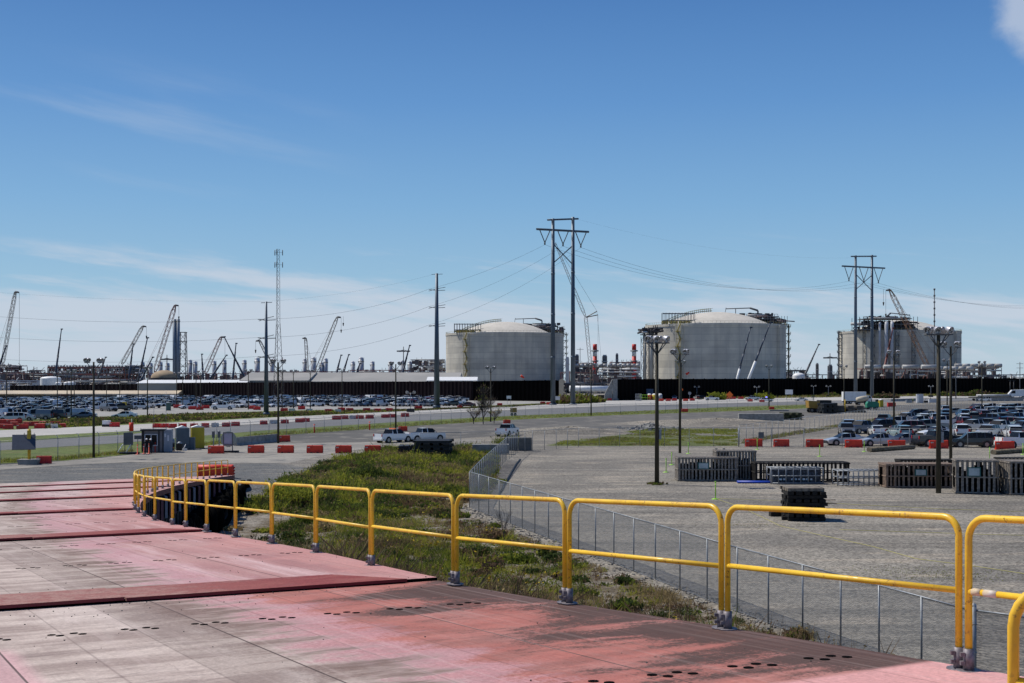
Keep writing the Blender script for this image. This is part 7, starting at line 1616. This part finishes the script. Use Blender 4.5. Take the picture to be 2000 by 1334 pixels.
sign(1425, 784, 764, 'orange diamond warning sign with flags before the black wall', 'diamond', mORSIGN, 2.0)
sign(1331, 782, 759, 'narrow orange sign beside the thin pole at the black wall', 'rect', mORSIGN, 1.2)
sign(1347, 783, 765, 'grey backed octagonal sign seen from behind before the black wall', 'oct', mGALV, 1.3)
sign(1541, 781, 761, 'plain white board on two posts before the black wall', 'rect', mSIGNW, 3.2, 2, 'white_board')
sign(1088, 790, 774, 'white board leaning at the foot of the tall pylon', 'rect', mSIGNW, 2., 2, 'white_board')
sign(994, 790, 773, 'white board on slanted legs at the foot of the maroon wall', 'rect', mSIGNW, 1.6, 2, 'white_board')
sign(1590, 864, 853, 'small grey notice hanging on the field fence', 'rect', mGSTEEL, .9, 1) if False else None
root = at(1486.5, 873, 'notice_plate', 'small grey notice plate on the fence between field and right lot', 'sign'); mb = MB(); mb.box(-.36, .36, -.08, -.04, 1.2, 1.95); mb.build('plate', mGSTEEL, root); mb = MB(); mb.box(-.4, .4, -.06, -.03, 1.15, 1.2); mb.build('plate_edge', mGALV, root)
root = at(1650.5, 806, 'marker_post', 'slim yellow marker post in front of the long pale beams', 'post'); mb = MB(); mb.cyl((0, 0, 0), (0, 0, 3.4), .14, n=8); mb.build('post_shaft', mYEL2, root); mb = MB(); mb.lathe([(.14, 3.4), (0, 3.5)], 8); mb.build('post_cap', mYEL2, root)
for x, yb_, l in ((614, 846, 'beyond the fence below the larger power pole'), (722, 840, 'left of the dark service pickup pole')): root = at(x, yb_, 'marker_post', 'tiny orange marker post %s' % l, 'post', 0, 'orange marker posts'); mb = MB(); mb.cyl((0, 0, 0), (0, 0, 1.5), .12, n=8); mb.build('post_shaft', mORG, root); mb = MB(); mb.cyl((0, 0, 1.1), (0, 0, 1.25), .125, n=8); mb.build('band', mWHITE, root)
root = at(1003, 812, 'yellow_cart', 'small yellow and black cart by the fence near the lone pickup', 'cart'); mb = MB(); mb.box(-.8, .8, -.5, .5, .8, 1.9); mb.build('box', M('dull_yellow', (.35, .2, .04), None, 2, .6), root); wheels(root, (-.4, .4), .55, .35)
# ---------------------------------------------------------------- vegetation
rs = np.random.RandomState(4)
def blades(name, pts, hts, nb, width, lean, mats, midx, label, kind='stuff', leafy=0., cat=None):
    """pts (N,3), hts (N,), midx (N,) : tufts of nb thin blades or leaf quads"""
    N = len(pts); P0 = np.repeat(pts, nb, 0); H = np.repeat(hts, nb)*rs.uniform(.45, 1.05, N*nb); a = rs.uniform(0, 2*np.pi, N*nb); l = rs.uniform(.1, 1, N*nb)*lean
    spread = np.repeat(hts, nb)*.35; P0 = P0+np.stack([rs.normal(0, 1, N*nb)*spread, rs.normal(0, 1, N*nb)*spread, np.zeros(N*nb)], 1)
    d = np.stack([np.cos(a), np.sin(a), np.zeros(N*nb)], 1); b = rs.uniform(0, 2*np.pi, N*nb); wv = np.stack([np.cos(b), np.sin(b), np.zeros(N*nb)], 1)*width*(.6+.8*rs.rand(N*nb))[:, None]
    tip = P0+d*(H*l)[:, None]+np.array([0, 0, 1])*(H*np.sqrt(np.maximum(.05, 1-l*l)))[:, None]; mid = P0+(tip-P0)*.52+np.array([0, 0, 1])*(H*.045)[:, None]
    M_ = N*nb; V = np.empty((M_*4, 3)); V[0::4] = P0-wv*.5; V[1::4] = P0+wv*.5; V[2::4] = mid+wv*.42; V[3::4] = tip
    Fq = np.arange(M_)[:, None]*4+np.array([0, 1, 2, 3]); mi = np.repeat(midx, nb)
    if leafy > 0:
        k = int(M_*leafy); sel = rs.randint(0, M_, k); c = P0[sel]+(tip-P0[sel] if False else (tip[sel]-P0[sel]))*rs.uniform(.3, 1, k)[:, None]; s_ = (width*2.2*(.6+rs.rand(k)))[:, None]
        u_ = rs.normal(0, 1, (k, 3)); u_ /= np.linalg.norm(u_, axis=1)[:, None]; v_ = np.cross(u_, rs.normal(0, 1, (k, 3))); v_ /= np.linalg.norm(v_, axis=1)[:, None]
        V2 = np.empty((k*4, 3)); V2[0::4] = c-u_*s_; V2[1::4] = c-v_*s_*.5; V2[2::4] = c+u_*s_; V2[3::4] = c+v_*s_*.5; Fq = np.concatenate([Fq, len(V)+np.arange(k)[:, None]*4+np.array([0, 1, 2, 3])]); V = np.concatenate([V, V2]); mi = np.concatenate([mi, mi[sel]])
    me = bpy.data.meshes.new(name); nf_ = len(Fq); me.vertices.add(len(V)); me.vertices.foreach_set('co', V.ravel()); me.loops.add(nf_*4); me.loops.foreach_set('vertex_index', Fq.ravel().astype(np.int32)); me.polygons.add(nf_)
    me.polygons.foreach_set('loop_start', np.arange(nf_, dtype=np.int32)*4); me.polygons.foreach_set('loop_total', np.full(nf_, 4, np.int32)); 
    for m_ in mats: me.materials.append(m_)
    me.polygons.foreach_set('material_index', mi.astype(np.int32)); me.update(calc_edges=True); o = bpy.data.objects.new(name, me); COL.objects.link(o); tag(o, label, cat, kind=kind); return o
def scatter(n, x0, x1, y0, y1, mask, wt):
    x = rs.uniform(x0, x1, n*4); y = y0*(y1/y0)**rs.rand(n*4); m_ = mask(x, y); x = x[m_]; y = y[m_]; k = wt(x, y) > rs.rand(len(x)); return x[k][:n], y[k][:n]
patch = lambda x, y, sc, sd: vnoise(x*sc, y*sc, sd)*.6+vnoise(x*sc*2.7, y*sc*2.7, sd+1)*.4
def zone(n, x0, x1, y0, y1, hmul, nb, width, name, label, leafy, bare=True):
    x, y = scatter(n, x0, x1, y0, y1, vegmask, lambda a, b: np.ones(len(a)))
    s = -.4707*x+.8823*y; t = .8823*x+.4707*y
    toe = np.clip((fence_t(s)-t)/9, 0, 1); fr_ = np.where(y < 95, np.clip((y-19)/9, 0, 1), 1.); d = patch(x, y, .28, 9)
    keep = (rs.rand(len(x)) < np.clip((toe*.9+.35)*(.45+.8*fr_)*(.2+1.6*np.clip(d-.18, 0, 1)*1.6), 0, 1))
    x = x[keep]; y = y[keep]; toe = toe[keep]; d = d[keep]; q = patch(x, y, .16, 21); q2 = patch(x, y, .45, 33); fr_ = np.where(y < 95, np.clip((y-18)/14, 0, 1), 1.)
    dry = q-.04+.26*(1-toe)+.46*(1-fr_)+.40*(patch(x, y, .9, 77)-.5)+rs.uniform(-.16, .16, len(x)); mi = np.where(dry > .60, np.where(q2 > .5, 2, 3), np.where(q2 > .53, 1, np.where(q2 > .38, 0, 4))); mi = np.where(rs.rand(len(x)) < .12, rs.randint(0, 5, len(x)), mi)
    h_ = hmul*(.3+.8*rs.rand(len(x)))*(.25+1.7*np.clip(patch(x, y, .42, 41)-.2, 0, 1)*1.3)*(.55+.45*toe)*np.where(rs.rand(len(x)) < .05, 1.7, 1.)
    blades(name, np.stack([x, y, hz(x, y)-.03], 1), h_, nb, width, .85, mLEAFS, mi, label, leafy=leafy)
zone(19000, -6, 12, 12, 40, .42, 15, .011, 'bank_weeds', 'dense mixed weeds on the near bank below the railing', .35)
zone(22000, -14, 12, 26, 95, .55, 13, .021, 'bank_weeds', 'dense mixed weeds on the far bank below the railing', .4)
zone(13000, -28, 0, 85, 166, .70, 12, .045, 'bank_weeds', 'tall weeds on the mound between gravel pad and fence corner', .4)
# scrubby clumps that break up the bank
cx, cy = scatter(420, -26, 11, 14, 160, vegmask, lambda a, b: np.ones(len(a))); ht_ = []; pp_ = []; mm_ = []
for a_, b_ in zip(cx, cy):
    n_ = 26; rr_ = rs.uniform(.25, .9)*(1.3 if b_ > 80 else .8); q_ = np.sqrt(rs.rand(n_))*rr_; an_ = rs.uniform(0, 6.283, n_); x_ = a_+np.cos(an_)*q_; y_ = b_+np.sin(an_)*q_*1.2
    hh_ = rs.uniform(.25, .75)*(1.25 if b_ > 60 else .75); pp_.append(np.stack([x_, y_, hz(x_, y_)-.03], 1)); ht_.append(hh_*(1-.45*q_/rr_)*rs.uniform(.6, 1, n_)); mm_.append(np.where(rs.rand(n_) < .78, rs.choice([4, 4, 3, 1, 2, 0, 3]), rs.randint(0, 5, n_)))
pp_ = np.concatenate(pp_); ht_ = np.concatenate(ht_); mm_ = np.concatenate(mm_); fa_ = pp_[:, 1] > 55
blades('bank_scrub', pp_[~fa_], ht_[~fa_], 11, .011, .8, mLEAFS, mm_[~fa_], 'darker scrubby clumps scattered over the near bank', leafy=2.2)
blades('bank_scrub', pp_[fa_], ht_[fa_], 11, .04, .8, mLEAFS, mm_[fa_], 'darker scrubby clumps scattered over the far bank and mound', leafy=1.6)
# broader leafy bushes
def bush(px, py, r, h, n, mi, label, name='leafy_bush', group=None, width=.016, cat='bush'):
    c = G(px, py); root = empty(name, c); tag(root, label, cat, group); a = rs.uniform(0, 2*np.pi, n); q = np.sqrt(rs.rand(n))*r; pts = np.stack([np.cos(a)*q, np.sin(a)*q, np.abs(rs.normal(0, .25, n))*h*.5], 1)
    o = blades('foliage', pts, h*(1-.5*q/r)*rs.uniform(.5, 1, n), 10, width*1.3, .8, mLEAFS, rs.choice(mi, n), None, None, leafy=1.2); o.parent = root
    if 'kind' in o: del o['kind']
    mb = MB(); [mb.cyl((0, 0, -.05), (rs.uniform(-.5, .5)*r, rs.uniform(-.5, .5)*r, h*.7), .02, .008, n=4) for _ in range(6)]; mb.build('stem', mBARK, root); return root
bush(1140, 1165, .6, .55, 60, [0, 1, 4], 'small green bush just behind the deck edge right of the middle railing posts'); bush(1222, 1190, .5, .6, 60, [0, 0, 4], 'bushy green weed by the deck edge under the long railing panel', width=.035)
bush(1120, 1110, .7, .5, 50, [0, 1], 'green weed clump seen between the twin railing posts'); bush(918, 975, 1.3, 1.4, 70, [0, 4, 1], 'green bush growing against the sharp fence corner', width=.035)
bush(716, 932, 1.5, 1.6, 80, [4, 0], 'dark green bush on the mound behind the railing', width=.035); bush(573, 976, 2.0, 1.3, 90, [1, 1, 0], 'bright lime green bush on the gravel behind the railing', width=.035)
bush(312, 1003, .5, .5, 30, [1, 0], 'little weed growing by the dark ramp side', width=.03); bush(1563, 1246, .5, .5, 70, [3, 0, 2], 'dry tuft growing around a fence post at bottom', width=.018); bush(1283, 946, .9, .3, 60, [0, 3], 'weeds around the foot of the lone gravel lot pole', width=.02)
bush(990, 876, 1.5, 2.6, 80, [0, 1], 'sapling in front of the lone white pickup', width=.035); bush(1402, 781, 3.0, 4.2, 90, [1, 0], 'young green tree right of the long white pickup', width=.16); bush(1492, 780, 4.0, 3.6, 90, [0, 1], 'shrub before the black wall right of the pylon poles', width=.16); bush(1730, 778, 5.5, 2.8, 110, [3, 4], 'wide shrub left of the farther pylon foot', width=.18)
for i, (x, h_) in enumerate(((1620, 3), (1848, 4), (1886, 3.2), (1911, 5), (1940, 3), (1998, 6))): bush(x, 774, 4.2, h_*.8, 60, [4, 0, 3], 'shrub in the verge under the black wall, %s from the left' % ORD2[i], 'verge_shrub', 'shrubs under the black wall', .2)
for i, (x, y_, r_, h_) in enumerate(((1105, 789, 4.5, 3.6), (1122, 788, 5, 4.4), (1140, 787, 5, 4.6), (1158, 786, 4, 3.0))): bush(x, y_, r_, h_, 120, [0, 1, 3], 'green shrub at the foot of the tall pylon, %s from the left' % ORD2[i], 'verge_shrub', 'shrubs at the tall pylon', .17)
# hedge behind the pale road
x = rs.uniform(80, 1090, 5200); top_ = np.interp(x, [80, 130, 250, 420, 600, 850, 1000, 1090], [829, 820, 815, 809, 805, 799, 793, 788]); bot_ = np.interp(x, [80, 130, 250, 420, 600, 850, 1000, 1090], [838, 836, 828, 820, 812, 801, 795, 789]); py_ = top_+(bot_-top_)*rs.rand(len(x)); z = F*CH/(py_-HZ)
pts = np.stack([(x-1000)*z/F, z, np.full(len(x), .04)], 1); hh = (.25+.9*patch(pts[:, 0], pts[:, 1], .07, 3))*np.interp(x, [80, 600, 700, 1090], [1., .9, .45, .5]); keep = ~((x > 200) & (x < 235) & (py_ > 829)); 
blades('verge_undergrowth', pts[keep], hh[keep], 7, .09, .8, mLEAFS, np.where(patch(pts[keep][:, 0], pts[keep][:, 1], .12, 8) > .58, rs.choice([0, 1, 2, 4], keep.sum()), rs.choice([0, 4, 4, 3, 3], keep.sum())), 'scrubby undergrowth on the verge behind the pale road', leafy=1.)
# field grass and fringe along the fences
def fr_mask(x, y): qx = 1000+x*F/y; qy = HZ+CH*F/y; return (qx > 1050+(869-qy)*5.5+70*vnoise(x*.12, y*.12, 61)) & (qx < 1440) & (qy > 836) & (qy < 870) & (vnoise(x*.3, y*.3, 66) > .35)
x, y = scatter(8000, 5, 92, 170, 228, fr_mask, lambda a, b: (patch(a, b, .09, 5) > .38)*1.)
blades('field_weeds', np.stack([x, y, np.full(len(x), .0)], 1), .10+.55*patch(x, y, .22, 6)**2, 7, .05, .8, mLEAFS, np.where(patch(x, y, .15, 7) > .5, 1, rs.choice([0, 1, 2], len(x))), 'yellow green weeds in the field behind the gravel lot')
x = rs.uniform(-20, 1590, 5200); bt = np.interp(x, [-20, 0, 130, 250, 340, 450, 500, 800, 1000, 1200, 1500, 1590], [907, 905, 899, 887, 877, 866, 854, 833, 820, 811, 801, 797]); z = F*CH/(bt-HZ+rs.uniform(-6, 0, len(x))); k = (x < 260) | (x > 395)
blades('strip_weeds', np.stack([(x-1000)*z/F, z, np.full(len(x), .02)], 1)[k], rs.uniform(.15, .5, k.sum()), 6, .05, .8, mLEAFS, rs.choice([0, 1, 1, 2], k.sum()), 'ragged grass edge along the pale apron and haul road')
x = rs.uniform(1380, 2300, 3000); z = F*CH/(np.interp(x, [1380, 2300], [779.5, 768])-rs.uniform(0, 3, len(x))-HZ); blades('wall_grass', np.stack([(x-1000)*z/F, z, np.full(len(x), .03)], 1), rs.uniform(.4, 1.6, len(x)), 6, .16, .8, mLEAFS, rs.choice([0, 1, 3, 2], len(x)), 'tall grass below the black wall')
x = rs.uniform(1450, 1800, 2200); z = F*CH/(np.interp(x, [1450, 1800], [864, 806])+rs.uniform(-4, 3, len(x))-HZ); blades('lot_fence_grass', np.stack([(x-1000)*z/F, z, np.full(len(x), .0)], 1), rs.uniform(.1, .45, len(x)), 5, .05, .8, mLEAFS, rs.choice([0, 1, 2, 3], len(x)), 'thin dry grass along the back fence of the right lot')
for cx_, cy_, rx_, ry_, n_ in ((1800, 1118, 1.9, 1.4, 700), (1480, 1024, 1.5, 1.0, 250), (1850, 1125, 1.5, .9, 250)):
    c = G(cx_, cy_); x = c.x+rs.normal(0, 1, n_)*rx_; y = c.y+rs.normal(0, 1, n_)*ry_; blades('gravel_moss', np.stack([x, y, np.zeros(n_)], 1), rs.uniform(.02, .07, n_), 5, .012, .9, mLEAFS, rs.choice([0, 0, 1, 3], n_), 'thin green growth in the gravel patch at %s' % ('far right behind the handrail' if cx_ == 1800 else 'the middle rope' if cx_ == 1480 else 'the right edge rope'))
# yellow flowers
x, y = scatter(320, -10, 8, 22, 90, lambda a, b: vegmask(a, b) & (patch(a, b, .25, 14) > .56), lambda a, b: np.ones(len(a))); n = len(x)
if n: blades('wild_flowers', np.stack([x, y, hz(x, y)+.30], 1), rs.uniform(.06, .12, n), 3, .03, .9, [mFLOW], np.zeros(n, int), 'scattered yellow wild flowers on the bank', leafy=1.5)
# bare saplings and the bare tree
def bare_tree(c, h, label, seed, r0, spread=.5, depth=5, kidsn=3, leaves=0):
    rnd = random.Random(seed); root = empty('bare_tree', c); tag(root, label, 'tree'); tr = MB(); br = MB(); tips = []
    def grow(p, d, L, r, k):
        q = p+d*L; (tr if k == depth else br).cyl(p, q, r, r*.65, n=5 if k > 2 else 3, caps=False)
        if k == 0: tips.append(q); return
        for i in range(kidsn if k < depth else kidsn+1):
            nd = (d+Vector((rnd.uniform(-1, 1), rnd.uniform(-1, 1), rnd.uniform(-.1, .6)))*spread).normalized(); grow(p+(q-p)*rnd.uniform(.3, 1), nd, L*rnd.uniform(.62, .95), r*.6, k-1)
    grow(Vector((0, 0, -.1)), Vector((rnd.uniform(-.1, .1), 0, 1)).normalized(), h*.26, r0, depth); tr.build('trunk', mBARK, root); br.build('branches', mBARK, root)
    if leaves and tips: t_ = np.array([tuple(q) for q in rnd.sample(tips, min(leaves, len(tips)))]); o = blades('leaves', t_, np.full(len(t_), .5), 3, .09, .9, mLEAFS, rs.choice([3, 2, 0], len(t_)), None, None); o.parent = root; 
    return root
g = G(944, 829); bare_tree(g, 9.0, 'large bare tree in front of the maroon wall end', 3, .10, .42, 5, 4, 80); bare_tree(G(925, 828), 6.0, 'smaller bare tree at the left of the large bare tree', 8, .11, .7, 5, 3, 40); bare_tree(G(965, 827), 4.6, 'lowest bare shrub at the right of the large bare tree', 12, .09, .8, 5, 3, 60)
bare_tree(G(984, 1062), 3.0, 'thin leafless sapling on the bank in front of the fence', 5, .022, .32, 4, 3)
bare_tree(G(990, 1070), 2.1, 'second thin leafless sapling beside the taller one on the bank', 6, .016, .35, 4, 2); bare_tree(G(513, 988), 1.8, 'twiggy dead stem left behind the railing', 9, .015, .4, 3, 3)
for px, py_, l in ((443, 990, 'left'), (452, 991, 'right')):
    c = G(px, py_); root = empty('bent_rebar', c); tag(root, '%s of two bent dark bars beside the end of the dark ramp wall' % l, 'bar', 'bent bars by the ramp wall'); mb = MB(); mb.tube([(0, 0, 0), (.08, 0, .6), (-.05, 0, 1.1), (.12, 0, 1.5), (-.1, 0, 1.75)], .035, 6); mb.build('bar_shaft', mDARK, root); mb = MB(); mb.cyl((-.12, 0, 1.72), (-.28, 0, 1.78), .03, n=5); mb.build('bar_hook', mDARK, root)
# scattered stones on the bank toe
rnd = random.Random(9); mb = MB()
for _ in range(1500):
    s = rnd.uniform(8, 80); t = float(fence_t(s))-rnd.uniform(-.3, 3.2)*rnd.random(); x, y = st2xy(s, t); r_ = rnd.uniform(.02, .07); mb.cbox((x, y, float(hz(x, y))+r_*.3), (r_*2, r_*1.5, r_), rnd.uniform(0, 3), ry=rnd.uniform(-.5, .5))
o = mb.build('loose_stones', M('stones', (.25, .235, .21), (.15, .14, .13), 9, .95), fix=False); tag(o, 'loose pale stones along the foot of the bank', kind='stuff')
